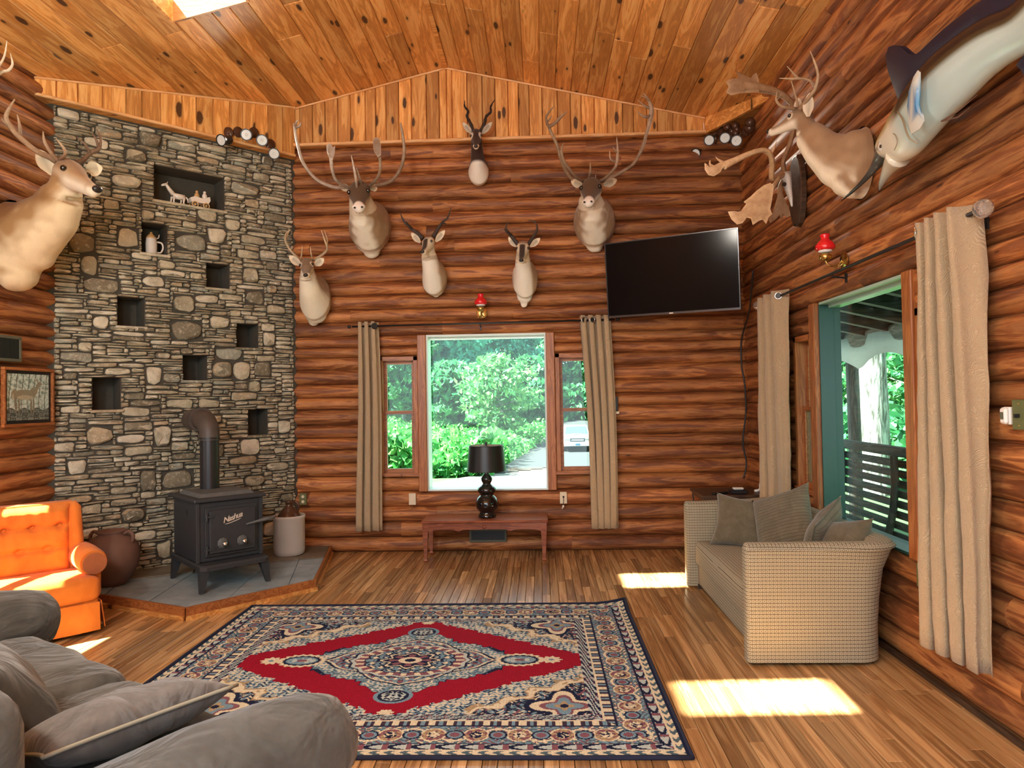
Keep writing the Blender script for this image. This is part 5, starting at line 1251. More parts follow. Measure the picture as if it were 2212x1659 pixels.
# F: caribou, right
mount('caribou_mount', 'caribou head above the left end of the television, tall forked antlers reaching the gable', [(1284, 480, 6.90, .21, .27), (1283, 478, 6.70, .195, .24), (1278, 450, 6.50, .130, .16), (1273, 424, 6.42, .100, .11)], (1279, 404, 6.38), (1270, 436, 6.06), (.98, -.2, 0), col_caribou,
      [((1258, 400, 6.40), (1233, 391, 6.44)), ((1303, 400, 6.40), (1333, 388, 6.46))],
      [A_([[(1266, 392, 6.42, .022), (1237, 387, 6.44, .019), (1222, 368, 6.40, .017), (1211, 342, 6.32, .016), (1204, 315, 6.26, .015), (1191, 287, 6.20, .014), (1183, 268, 6.16, .014)], [(1183, 270, 6.16, .013), (1180, 253, 6.14, .009), (1188, 240, 6.13, .007), (1198, 228, 6.12, .003)], [(1184, 274, 6.16, .016), (1196, 268, 6.14, .016), (1211, 253, 6.12, .014), (1225, 241, 6.10, .003)], [(1184, 262, 6.15, .009), (1192, 250, 6.14, .003)], [(1208, 258, 6.12, .008), (1210, 240, 6.1, .003)],
           [(1264, 392, 6.40, .014), (1246, 384, 6.28, .014), (1226, 360, 6.16, .013), (1217, 346, 6.12, .013), (1213, 322, 6.10, .009), (1218, 308, 6.10, .003)], [(1217, 340, 6.12, .009), (1209, 325, 6.10, .003)], [(1270, 390, 6.36, .011), (1275, 372, 6.25, .010), (1275, 351, 6.20, .003)]], col=((.20, .12, .07), (.42, .31, .20))),
       A_([[(1296, 392, 6.42, .022), (1318, 384, 6.44, .019), (1345, 370, 6.42, .017), (1369, 353, 6.36, .016), (1386, 322, 6.28, .016), (1397, 287, 6.20, .016), (1404, 260, 6.16, .022), (1407, 236, 6.14, .022), (1400, 215, 6.12, .012), (1389, 201, 6.10, .003)], [(1406, 250, 6.15, .016), (1392, 252, 6.12, .012), (1376, 240, 6.10, .003)], [(1406, 235, 6.14, .014), (1392, 228, 6.12, .009), (1378, 216, 6.10, .003)], [(1404, 222, 6.13, .010), (1396, 212, 6.1, .006), (1384, 207, 6.1, .003)],
           [(1296, 392, 6.40, .014), (1308, 384, 6.30, .014), (1324, 368, 6.18, .013), (1332, 353, 6.12, .013), (1334, 322, 6.10, .011), (1332, 296, 6.10, .003)], [(1332, 350, 6.12, .010), (1319, 344, 6.10, .008), (1317, 326, 6.08, .003)], [(1333, 330, 6.10, .009), (1324, 318, 6.08, .003)], [(1285, 392, 6.4, .009), (1287, 378, 6.34, .003)]], col=((.22, .14, .09), (.50, .38, .27)))],
      blobs=[(1283, 506, 6.78, .16, .10, .13), (1285, 530, 6.83, .09, .05, .075)], hs=1.12, wallc=FWC, earw=.08, vox=.011)
# G: red deer on the left wall
mount('red_deer_mount', 'large golden-brown red deer shoulder mount on the left log wall, facing the room', [(-6, 530, 5.00, .24, .34), (20, 528, 4.96, .235, .33), (72, 502, 4.90, .20, .245), (118, 462, 4.84, .165, .185), (138, 420, 4.80, .135, .145)], (140, 372, 4.78), (211, 408, 4.60), (.42, 1, 0), col_reddeer,
      [((113, 378, 4.72), (82, 322, 4.74)), ((186, 366, 4.90), (222, 362, 4.95))],
      [A_([[(122, 350, 4.74, .020), (104, 338, 4.72, .019), (80, 327, 4.68, .018), (45, 299, 4.62, .018), (22, 273, 4.58, .018), (13, 250, 4.55, .014), (32, 214, 4.50, .004)], [(43, 294, 4.62, .014), (42, 270, 4.60, .010), (37, 247, 4.58, .003)], [(22, 275, 4.58, .012), (8, 262, 4.55, .008), (4, 255, 4.55, .003)],
           [(125, 347, 4.72, .014), (108, 327, 4.66, .012), (96, 306, 4.62, .010), (93, 284, 4.58, .003)], [(128, 345, 4.72, .014), (141, 333, 4.64, .012), (136, 318, 4.60, .009), (121, 299, 4.56, .003)]], col=((.20, .12, .07), (.58, .43, .29))),
       A_([[(165, 352, 4.86, .020), (178, 347, 4.90, .017), (198, 329, 4.94, .016), (214, 321, 4.96, .014), (218, 300, 4.98, .010), (209, 279, 5.0, .003)], [(195, 332, 4.93, .012), (184, 312, 4.9, .008), (166, 296, 4.88, .003)], [(214, 320, 4.96, .012), (206, 298, 4.94, .008), (196, 286, 4.9, .003)]], col=((.12, .07, .04), (.26, .17, .11)))],
      blobs=[(34, 592, 4.94, .15, .16, .13), (80, 552, 4.92, .12, .13, .11), (14, 540, 4.95, .2, .22, .25)], hs=1.02, vox=.013, wallc=(0, -3.885, -1), earw=.11)
# I: white-tailed deer on the right wall, in profile
mount('whitetail_mount', 'white-tailed deer head in profile on the right wall, looking towards the far wall', [(1915, 352, 4.30, .17, .225), (1850, 352, 4.28, .16, .215), (1812, 345, 4.36, .135, .165), (1776, 322, 4.44, .105, .120), (1746, 288, 4.50, .082, .092)], (1740, 250, 4.52), (1660, 284, 4.72), (.35, .94, 0), col_deer,
      [((1746, 252, 4.42), (1749, 200, 4.40)), ((1728, 244, 4.62), (1722, 212, 4.72))],
      [A_([[(1728, 236, 4.46, .015), (1740, 220, 4.42, .013), (1752, 205, 4.38, .012), (1762, 189, 4.36, .012), (1767, 162, 4.36, .009), (1760, 135, 4.38, .007), (1750, 110, 4.40, .002)], [(1762, 190, 4.36, .010), (1753, 176, 4.40, .009), (1735, 170, 4.46, .008), (1710, 170, 4.54, .007), (1684, 169, 4.60, .002)], [(1726, 170, 4.50, .008), (1714, 158, 4.52, .006), (1700, 143, 4.54, .002)], [(1724, 232, 4.48, .008), (1718, 205, 4.50, .006), (1709, 174, 4.54, .002)]], col=((.24, .15, .09), (.62, .49, .32))),
       A_([[(1720, 236, 4.60, .014), (1706, 233, 4.66, .011), (1689, 230, 4.74, .010), (1677, 216, 4.80, .008), (1679, 197, 4.84, .002)], [(1679, 216, 4.80, .007), (1688, 203, 4.82, .002)]], col=((.24, .15, .09), (.62, .49, .32)))],
      blobs=[(1832, 390, 4.30, .10, .11, .10), (1838, 404, 4.27, .07, .08, .07), (1846, 318, 4.27, .10, .12, .10)], hs=1.0, wallc=(0, 1.985, 1), vox=.009, earw=.07)
# H: mount nearer on the left wall, only antler tips reach the frame
mount('whitetail_mount', 'antler tips of another mounted deer at the upper left edge, nearer along the left wall', [(-255, 440, 4.20, .17, .25), (-222, 440, 4.16, .16, .23), (-160, 400, 4.08, .11, .14), (-112, 350, 4.02, .085, .095)], (-102, 300, 4.0), (-42, 330, 3.86), (.42, 1, 0), col_deer,
      [((-117, 300, 3.94), (-137, 250, 3.94)), ((-82, 296, 4.10), (-52, 270, 4.14))],
      [A_([[(-92, 282, 4.04, .016), (-70, 250, 4.1, .013), (-40, 195, 4.14, .012), (0, 158, 4.14, .010), (18, 152, 4.13, .009), (27, 138, 4.12, .007), (22, 115, 4.10, .002)], [(-40, 195, 4.14, .010), (-14, 160, 4.1, .008), (8, 125, 4.06, .006), (15, 88, 4.04, .002)]], col=((.3, .2, .12), (.86, .78, .6)))],
      wallc=(0, -3.885, -1), vox=.012)

# J: caribou skull with antlers on a plaque, right wall near the corner
w0 = at(1722, 400, 'x', 1.975); sk = thing('antler_skull_mount', 'bleached caribou skull with big palmate antlers on a dark plaque near the right corner', 'antlers', tuple(w0)); inv = Matrix.Translation(-w0)
pl = MB(); n = 20; rings = []
for x_, sc_ in ((1.995, 1), (1.962, 1), (1.955, .94)):
    rings.append([inv @ Vector((x_, w0.y+.13*sc_*math.copysign(abs(math.cos(2*PI*k/n))**.8, math.cos(2*PI*k/n)), w0.z-.03+.26*sc_*math.sin(2*PI*k/n)*(1 if math.sin(2*PI*k/n) > 0 else 1.1))) for k in range(n)])
pl.loft(rings).build('plaque', 'dark_wood', sk)
mb = MB()
for st_ in ([(1700, 380, 5.33, .05), (1701, 395, 5.28, .045), (1704, 412, 5.24, .034), (1708, 428, 5.22, .022), (1711, 447, 5.21, .010)],):
    mb.tube([inv @ P(q[:3]) for q in st_], [q[3] for q in st_], 14, flat=(.7, (1, 0, 0)))
mb.ball(inv @ P((1697, 385, 5.30)), (.035, .05, .05), 12)
me = smooth_union(mb, .006, 4); me.materials.append(M['stoneware']); me.polygons.foreach_set('use_smooth', [True]*len(me.polygons)); link('skull', me, sk)
for q in ((1694, 398, 5.235), (1706, 398, 5.33)): MB().ball(inv @ P(q), .016, 10).build('eye_socket', 'gap_dark', sk, smooth=True)
cA = ((.46, .27, .13), (.78, .56, .33))
antler_part([[(1690, 378, 5.28, .024), (1678, 385, 5.22, .022), (1667, 384, 5.16, .020), (1668, 354, 5.08, .020), (1664, 334, 5.02, .020), (1650, 325, 4.98, .020), (1625, 330, 4.94, .020), (1593, 344, 4.90, .022), (1564, 358, 4.88, .030)], [(1665, 333, 5.02, .012), (1672, 320, 5.0, .008), (1678, 305, 4.98, .002)], [(1564, 352, 4.88, .014), (1553, 346, 4.88, .008), (1546, 339, 4.87, .002)], [(1545, 362, 4.88, .014), (1534, 356, 4.88, .010), (1534, 346, 4.87, .003)],
             [(1682, 385, 5.2, .016), (1672, 402, 5.12, .018), (1660, 415, 5.06, .024)]], sk, inv, col=cA,
            palms=[([(1568, 352), (1556, 372), (1542, 381), (1530, 378), (1522, 366), (1522, 352), (1530, 360), (1545, 356), (1556, 350)], 4.88, .014),
                   ([(1664, 395), (1672, 402), (1668, 430), (1664, 452), (1668, 462), (1660, 470), (1655, 484), (1648, 474), (1638, 478), (1626, 486), (1622, 472), (1612, 470), (1604, 482), (1592, 485), (1580, 474), (1572, 457), (1586, 460), (1600, 456), (1612, 440), (1606, 436), (1622, 424), (1634, 412), (1650, 400)], 5.02, .016)])
antler_part([[(1700, 378, 5.36, .024), (1694, 368, 5.36, .020), (1692, 350, 5.34, .018), (1700, 326, 5.30, .018), (1709, 303, 5.26, .018), (1716, 270, 5.20, .019), (1716, 236, 5.14, .020), (1700, 212, 5.08, .022), (1670, 196, 5.02, .026), (1630, 188, 4.96, .034), (1605, 186, 4.94, .036)],
             [(1694, 385, 5.33, .016), (1686, 402, 5.26, .018), (1684, 420, 5.22, .020)]], sk, inv, col=((.26, .15, .08), (.46, .30, .17)),
            palms=[([(1640, 174), (1634, 156), (1626, 170), (1612, 164), (1590, 153), (1596, 168), (1580, 170), (1568, 176), (1574, 188), (1568, 200), (1580, 206), (1596, 202), (1620, 200), (1640, 200)], 4.95, .016),
                   ([(1681, 418), (1690, 412), (1694, 428), (1704, 448), (1708, 466), (1700, 470), (1692, 464), (1690, 476), (1684, 466), (1676, 474), (1664, 482), (1660, 474), (1670, 456), (1676, 436)], 5.20, .014)])

# K: blue marlin on the right wall
w0 = at(2090, 130, 'x', 1.97); mf = thing('marlin_mount', 'mounted blue marlin diving nose-down on the right wall, silver belly, navy fins and long bill', 'mounted fish', tuple(w0)); inv = Matrix.Translation(-w0)
XM = 1.84
prs = [((1905, 300), (1926, 345)), ((1922, 268), (1948, 352)), ((1939, 238), (1972, 340)), ((1960, 200), (1996, 312)), ((1983, 164), (2022, 282)), ((2010, 130), (2052, 248)), ((2040, 102), (2090, 212)), ((2080, 70), (2128, 172)), ((2125, 38), (2170, 140)), ((2170, 18), (2212, 118)), ((2212, 4), (2262, 100))]
sec = []
for (a, b) in prs:
    pa, pb = at(a[0], a[1], 'x', XM), at(b[0], b[1], 'x', XM); sec.append(((pa+pb)/2, (pa-pb).length/2, (pa-pb).normalized()))
last = sec[-1][0]; lastn = sec[-1][2]
for (dy, dz, r_) in ((-.22, .03, .20), (-.48, .02, .165), (-.78, -.04, .115), (-1.05, -.14, .065), (-1.22, -.22, .040)):
    sec.append((last+Vector((0, dy, dz)), r_, Vector((0, -.1, 1)).normalized()))
first = sec[0]
sec.insert(0, (first[0].lerp(at(1900, 335, 'x', XM), .55), first[1]*.62, first[2])); rings = []; cols = []
SEG = 28
for i, (c, r, up) in enumerate(sec):
    th = r*(.52 if i > 1 else .7); th = min(th, .105)
    for k in range(SEG): pass
    rings.append([inv @ (c+up*r*math.cos(2*PI*k/SEG)+Vector((-1, 0, 0))*th*math.sin(2*PI*k/SEG)) for k in range(SEG)])
    for k in range(SEG):
        v = math.cos(2*PI*k/SEG); t_ = i/len(sec)
        c0 = np.array((.005, .006, .012)) if v > .26 else (np.array((.075, .06, .03)) if v > .14 else (np.array((.45, .44, .26)) if v > .02 else np.array((.46, .60, .60))))
        if i < 4: c0 = np.array((.02, .022, .03)) if v > .80 else (np.array((.50, .42, .20)) if v > .35 else np.array((.72, .72, .62)))
        cols.append(c0)
mb = MB(); mb.loft(rings); o = mb.build('body', 'fish_skin', mf, smooth=True); 
sub = o.modifiers.new('s', 'SUBSURF'); setcol(o.data, np.array(cols)); sub.levels = 1; sub.render_levels = 2
# bill and lower jaw
def spike(strokes, nm, c0, c1, parent=mf, fl=None):
    mb = MB(); cl = []
    for s_ in strokes:
        p = cat([tuple(at(q[0], q[1], 'x', XM-(q[3] if len(q) > 3 else 0)))+(q[2],) for q in s_], 5); mb.tube([inv @ Vector(q[:3]) for q in p], [q[3] for q in p], 12)
        for i in range(len(p)): t_ = i/(len(p)-1); cl += [np.array(c0)*(1-t_)+np.array(c1)*t_]*12
    o = mb.build(nm, 'fish_skin', parent, smooth=True); setcol(o.data, np.array(cl)); return o
spike([[(1918, 318, .060, .0), (1908, 335, .046, .0), (1896, 352, .030, .01), (1880, 374, .018, .03), (1858, 398, .012, .05), (1834, 420, .008, .06), (1818, 433, .003, .06)]], 'bill', (.10, .10, .09), (.003, .003, .004))
spike([[(1940, 338, .062), (1926, 356, .042), (1912, 380, .024), (1903, 400, .012), (1900, 411, .003)]], 'lower_jaw', (.72, .70, .58), (.10, .10, .10))
e_ = MB().lathe([(0, 0), (.026, 0), (.024, .010), (0, .015)], 18, mat=inv @ Matrix.Translation(at(1903, 316, 'x', XM-.056)) @ Matrix.Rotation(-PI/2, 4, 'Y')).build('eye', 'stoneware', mf, smooth=True)
MB().lathe([(0, 0), (.010, 0), (.008, .006), (0, .008)], 14, mat=inv @ Matrix.Translation(at(1903, 316, 'x', XM-.066)) @ Matrix.Rotation(-PI/2, 4, 'Y')).build('pupil', 'eye_black', e_, smooth=True)
def fin(poly, nm, mat, x, th=.012, world=False):
    q = [Vector(p) if world else at(p[0], p[1], 'x', x) for p in poly]; c = sum(q, Vector())/len(q)
    r0 = [inv @ (p+Vector((-th*.2, 0, 0))) for p in q]; r1 = [inv @ (p+Vector((th*.2, 0, 0))) for p in q]
    g0 = [inv @ (p.lerp(c, .3)+Vector((-th, 0, 0))) for p in q]; g1 = [inv @ (p.lerp(c, .3)+Vector((th, 0, 0))) for p in q]
    return MB().loft([g0, r0, r1, g1]).build(nm, mat, mf, smooth=40.0)
fin([(1952, 232), (1940, 212), (1928, 180), (1918, 150), (1914, 120), (1920, 102), (1930, 98), (1942, 108), (1955, 120), (1972, 125), (1990, 112), (2023, 80), (2062, 44), (2108, 8), (2150, -14), (2200, -26), (2200, 20), (2125, 48), (2050, 105), (1990, 168)], 'dorsal_fin', 'fin_navy', XM, .014)
t = NT('fin_blue'); a = t.n('Attribute', attribute_name='Col'); t.set(base=a.outputs['Color'], rough=.25)
po = [(1969, 290), (1962, 262), (1960, 230), (1964, 196), (1974, 166), (1983, 152), (1988, 156), (1987, 190), (1984, 226), (1988, 248), (1996, 262), (1988, 278)]
fo_ = fin(po, 'pectoral_fin', 'fin_blue', XM-.13, .010)
nvv = len(fo_.data.vertices); n = len(po); cl = []
for ringi in range(4):
    for p in po:
        y = p[1]; mid = math.exp(-((y-212)/34)**2); c_ = np.array((.62, .66, .62))*(1-mid)+np.array((.03, .28, .52))*mid
        if ringi in (0, 3) and 180 < y < 250: c_ = np.array((.02, .20, .48))
        cl.append(c_)
setcol(fo_.data, np.array(cl))
fin([(2196, 140), (2206, 150), (2216, 168), (2226, 190), (2240, 196), (2244, 160), (2250, 120), (2214, 118)], 'anal_fin', 'fin_navy', XM, .010)
mb = MB()
for p1_ in ((2110, 206), (2095, 232)): mb.tube([inv @ at(2034, 262, 'x', XM-.03), inv @ at(2070, (262+p1_[1])/2+6, 'x', XM-.04), inv @ at(p1_[0], p1_[1], 'x', XM-.05)], [.004, .003, .0015], 6)
mb.build('pelvic_fin', 'horn_plain' if 'horn_plain' in M else 'terracotta', mf)
tl = sec[-1][0]; fin([tl+Vector((0, .03, 0)), tl+Vector((0, -.06, .20)), tl+Vector((0, -.22, .50)), tl+Vector((0, -.20, .30)), tl+Vector((0, -.12, .0)), tl+Vector((0, -.18, -.28)), tl+Vector((0, -.20, -.48)), tl+Vector((0, -.05, -.2))], 'tail_fin', 'fin_navy', XM, .012, True)
# gill cover and mouth crease
o = spike([[(1938, 240, .003, .092), (1950, 258, .004, .098), (1958, 285, .004, .100), (1966, 300, .004, .095), (1982, 310, .003, .075)], [(1922, 284, .002, .074), (1934, 292, .0025, .082), (1938, 308, .0025, .085), (1932, 324, .002, .075)]], 'gill_cover', (.22, .17, .09), (.35, .32, .24))
MB().tube([inv @ Vector((XM, w0.y+.05, w0.z)), inv @ Vector((1.985, w0.y+.05, w0.z))], .03, 10).build('wall_bracket', 'black_metal', mf)
# ------------------------------------------------------------------ curtains and rods
def curtain(name, label, P0, P1, ztop, zbot, nf, amp, out, w_top=1.0, w_bot=1.0, seed=0, grom=(), lean=0.0):
    """cloth hanging between plan points P0,P1 (rod line), folds bulge along 'out'"""
    P0, P1, out = Vector(P0), Vector(P1), Vector(out); d = P1-P0; L = d.length; d.normalize()
    o = thing(name, label, 'curtain', (P0.x, P0.y, 0)); nu, nv = nf*14, 26; vs = []; fs = []; r = random.Random(seed); ph = [r.uniform(-.5, .5) for _ in range(6)]
    def pos(u, v):
        w_ = w_top+(w_bot-w_top)*v; s = L/2+(u-.5)*L*w_+lean*v
        a = u*nf*2*PI; k = amp*(.85+.35*math.sin(v*2.1+ph[0]+u*3)); y = k*(2*abs(math.sin((a+.5*math.sin(v*2.3+ph[1]))/2))**.8-1)+.008*noise.noise(Vector((u*14, v*6, seed)))
        s += .022*math.sin(a*2+.6)*(.4+v*.6)+.012*math.sin(v*4+ph[2])
        return s, y+.006*noise.noise(Vector((u*40, v*30, seed+2)))
    for i in range(nu+1):
        for j in range(nv+1):
            u, v = i/nu, j/nv; s, y = pos(u, v); q = Vector((0, 0)).to_3d()+(d*s).to_3d()+(out*y).to_3d(); vs.append((q.x, q.y, ztop+(zbot-ztop)*v+.004*math.sin(u*nf*2*PI)))
    for i in range(nu):
        for j in range(nv): a = i*(nv+1)+j; fs.append((a, a+nv+1, a+nv+2, a+1))
    b = MB().add(vs, fs).build('cloth', 'curtain_cloth', o, smooth=True); m = b.modifiers.new('s', 'SOLIDIFY'); m.thickness = .004
    for u in grom:
        s, y = pos(u, .02); s2, y2 = pos(u+.02, .02); t_ = (d*(s2-s)+out*(y2-y)).normalized(); nrm = Vector((t_.y, -t_.x)); c = (d*s+out*y)
        rot = Vector((nrm.x, nrm.y, 0)).to_track_quat('Z', 'Y').to_matrix().to_4x4()
        g = MB().tube([(.026*math.cos(2*PI*k/20), .026*math.sin(2*PI*k/20), 0) for k in range(21)], .006, 6, cap=False, mat=Matrix.Translation((c.x, c.y, ztop-.045)) @ rot).build('grommet', 'chrome' if 'right' in label else 'black_metal', o, smooth=True)
        MB().lathe([(0, -.004), (.024, -.004), (.024, .004), (0, .004)], 16, mat=Matrix.Translation((c.x, c.y, ztop-.045)) @ rot).build('eyelet_hole', 'black_metal', o)
    return o
RY = YF-.135
curtain('curtain', 'beige curtain hanging left of the far picture window, nearest the stone wall', (-1.80, RY), (-1.60, RY), 2.29, .235, 3, .042, (0, -1), 1.0, 1.22, 1, (.85,))
curtain('curtain', 'beige curtain hanging right of the far picture window, below the television corner', (.40, RY), (.70, RY), 2.305, .235, 4, .040, (0, -1), 1.0, .82, 2, (.12, .38), lean=.055)
RX_ = XR-.145
curtain('curtain', 'beige paisley curtain on the right wall, nearest the corner, behind the loveseat', (RX_, 6.05), (RX_, 5.48), 2.325, .24, 3, .050, (-1, 0), 1.0, 1.0, 3, (.45, .93))
curtain('curtain', 'beige paisley curtain on the right wall, nearest the camera, with a shadowed outer fold', (RX_, 3.50), (RX_, 3.10), 2.325, .27, 4, .070, (-1, 0), .92, 1.0, 4, (.10,))
def rod(name, label, a, b, fin_mat, brackets, wall_dir):
    a, b = Vector(a), Vector(b); o = thing(name, label, 'curtain rod', tuple(a)); inv = Matrix.Translation(-a)
    MB().tube([inv @ a, inv @ b], .010, 10).build('pole', 'black_metal', o, smooth=True); d = (b-a).normalized()
    for p, s in ((a, -1), (b, 1)):
        c = p+d*s*.03
        if fin_mat == 'crystal': 
            bm = bmesh.new(); bmesh.ops.create_icosphere(bm, subdivisions=2, radius=.042); bmesh.ops.translate(bm, verts=bm.verts[:], vec=inv @ c); bm.verts.index_update()
            MB().add([v.co[:] for v in bm.verts], [[v.index for v in f.verts] for f in bm.faces]).build('finial', 'crystal', o, label='faceted glass finial'); bm.free()
        else: MB().ball(inv @ c, .018, 12).build('finial', 'black_metal', o, smooth=True)
    for t_ in brackets:
        c = a.lerp(b, t_); w = c+Vector(wall_dir)*.09; MB().tube([inv @ c, inv @ (c+Vector((0, 0, -.02))), inv @ (w+Vector((0, 0, -.03)))], .006, 6).tube([inv @ (w+Vector((0, 0, -.06))), inv @ (w+Vector((0, 0, .0)))], .010, 6).build('bracket', 'black_metal', o)
    return o
t = NT('crystal'); t.set(base=(.95, .92, .85), rough=.05, trans=.85, coat=.5)
rod('curtain_rod', 'thin black curtain rod above the far picture window', (-1.85, RY, 2.248), (.74, RY, 2.262), 'plain', (.03, .49, .97), (0, 1, 0))
rod('curtain_rod', 'black curtain rod on the right wall ending in a faceted glass knob', (RX_, 6.08, 2.28), (RX_, 3.06, 2.28), 'crystal', (.03, .50, .97), (1, 0, 0))

# ------------------------------------------------------------------ television on a swivel arm
tl_, tr_, bl_, br_ = P((1302, 527, 6.66)), P((1592, 492, 6.10)), P((1318, 687, 6.72)), P((1603, 668, 6.16))
cx_ = (tl_+tr_+bl_+br_)/4; xax = ((tr_+br_)-(tl_+bl_)).normalized(); yax = ((tl_+tr_)-(bl_+br_)); Htv = yax.length/2; Wtv = ((tr_+br_)-(tl_+bl_)).length/2; yax = (yax-xax*yax.dot(xax)).normalized(); zax = xax.cross(yax)
tv = thing('television', 'large black flat-screen television tilted on a wall arm in the right corner', 'television', tuple(cx_), Matrix((xax, yax, zax)).transposed().to_euler())
MB().box((-Wtv/2, -Htv/2, -.025), (Wtv/2, Htv/2, .004), ch=.004).build('case', 'black_metal', tv)
MB().box((-Wtv/2+.010, -Htv/2+.020, .004), (Wtv/2-.010, Htv/2-.010, .0055)).build('screen', 'screen_glass', tv) if 'screen_glass' in M else None
plain('screen_glass', (.004, .004, .005), .12, spec=.13)
MB().box((-Wtv/2+.010, -Htv/2+.020, .004), (Wtv/2-.010, Htv/2-.010, .0055)).build('screen', 'screen_glass', tv)
f_ = MB(); e_ = .006
f_.box((-Wtv/2, -Htv/2, .004), (-Wtv/2+e_, Htv/2, .010)).box((Wtv/2-e_, -Htv/2, .004), (Wtv/2, Htv/2, .010)).box((-Wtv/2+e_, Htv/2-e_, .004), (Wtv/2-e_, Htv/2, .010)).box((-Wtv/2+e_, -Htv/2, .004), (Wtv/2-e_, -Htv/2+.018, .010))
plain('gloss_bezel', (.10, .10, .105), .2, metal=.6); f_.build('bezel', 'gloss_bezel', tv)
MB().box((-.018, -Htv/2+.004, .010), (.018, -Htv/2+.013, .0115)).build('badge', 'white_plastic', tv)
iv = world_inv(tv); wallp = Vector((1.62, YF-.05, cx_.z-.05)); MB().tube([(0, 0, -.02), iv @ Vector((cx_.x+.14, YF-.22, cx_.z)), iv @ wallp], .022, 8).box((-.14, -.14, -.045), (.14, .14, -.022)).build('swivel_arm', 'black_metal', tv)
# cord from the television down the corner
pts = [(1.93, 6.30, 2.62), (1.965, 6.55, 2.30), (1.96, 6.80, 2.05), (1.955, 6.815, 1.8), (1.975, 6.80, 1.62), (1.985, 6.81, 1.35), (1.95, 6.815, 1.05), (1.975, 6.80, .85), (1.94, 6.79, .70)]
o = MB().tube([tuple(Vector(p)-Vector(pts[0])) for p in cat(pts, 6)], .008, 6).build('wall_cable', 'black_metal', smooth=True, loc=pts[0]); tag(o, 'thin black cord running down the right corner from the television', 'cord')

# ------------------------------------------------------------------ oil-lamp sconces
for i, q in enumerate(LAMPS):
    o = thing('pendant_lamp', ('globe pendant lamp hanging over the sofa, out of the photo to the left', 'globe pendant lamp hanging behind the camera')[i], 'lamp', q)
    MB().tube([(0, 0, .12), (0, 0, cz(q[0])-q[2])], .006, 8).lathe([(0, .10), (.05, .10), (.03, .14), (0, .15)], 16).build('stem', 'brass', o); gl_ = NT('globe_%d' % i); gl_.set(base=(.9, .85, .75), emit=(1, .85, .62), estr=12); MB().ball((0, 0, 0), .11, 18).build('globe', 'globe_%d' % i, o, smooth=True)
    ld = bpy.data.lights.new('bulb', 'POINT'); ld.energy = (130, 70)[i]; ld.shadow_soft_size = .13; ld.color = (1, .92, .80); lo_ = bpy.data.objects.new('bulb_light', ld); COL.objects.link(lo_); lo_.parent = o; lo_.location = (0, 0, -.26)
plain('red_glass', (.75, .012, .02), .12, coat=.6); plain('milk_glass', (.85, .83, .8), .2)
def sconce(label, loc, rotz):
    o = thing('wall_sconce', label, 'wall lamp', loc, (0, 0, rotz))          # local: wall at y=0, outward -Y
    MB().lathe([(0, 0), (.055, 0), (.055, .008), (.035, .016), (0, .018)], 22, mat=Matrix.Rotation(PI/2, 4, 'X')).build('back_plate', 'brass', o, smooth=45.0)
    MB().tube(cat([(0, -.01, 0), (0, -.05, -.035), (0, -.10, -.03), (0, -.12, .0)], 5), .006, 8).tube(cat([(0, -.03, -.02), (.03, -.05, -.05), (.05, -.03, -.03)], 4), .004, 6).tube(cat([(0, -.03, -.02), (-.03, -.05, -.05), (-.05, -.03, -.03)], 4), .004, 6).build('arm', 'brass', o, smooth=True)
    c = (0, -.12, .0)
    MB().lathe([(0, 0), (.022, .0), (.036, .015), (.038, .032), (.025, .045), (.018, .05), (0, .05)], 20, c=c).build('font', 'brass', o, smooth=True)
    MB().lathe([(.02, .05), (.045, .058), (.040, .075), (.02, .085), (0, .085)], 20, c=c).build('burner', 'milk_glass', o, smooth=True)
    MB().lathe([(.050, .066), (.062, .078), (.060, .10), (.042, .125), (.028, .135), (.026, .150), (.032, .162), (.028, .172)], 22, c=c).build('glass_shade', 'red_glass', o, smooth=True)
    return o
p = at(1041, 676, 'y', YF-.064); sconce('small brass oil-lamp sconce with a red glass shade centred above the far picture window', (p.x, YF-.064, p.z), 0)
p = at(1824, 562, 'x', XR-.064); sconce('brass oil-lamp sconce with a red glass shade on the right wall above the curtain rod', (XR-.064, p.y, p.z), -PI/2)

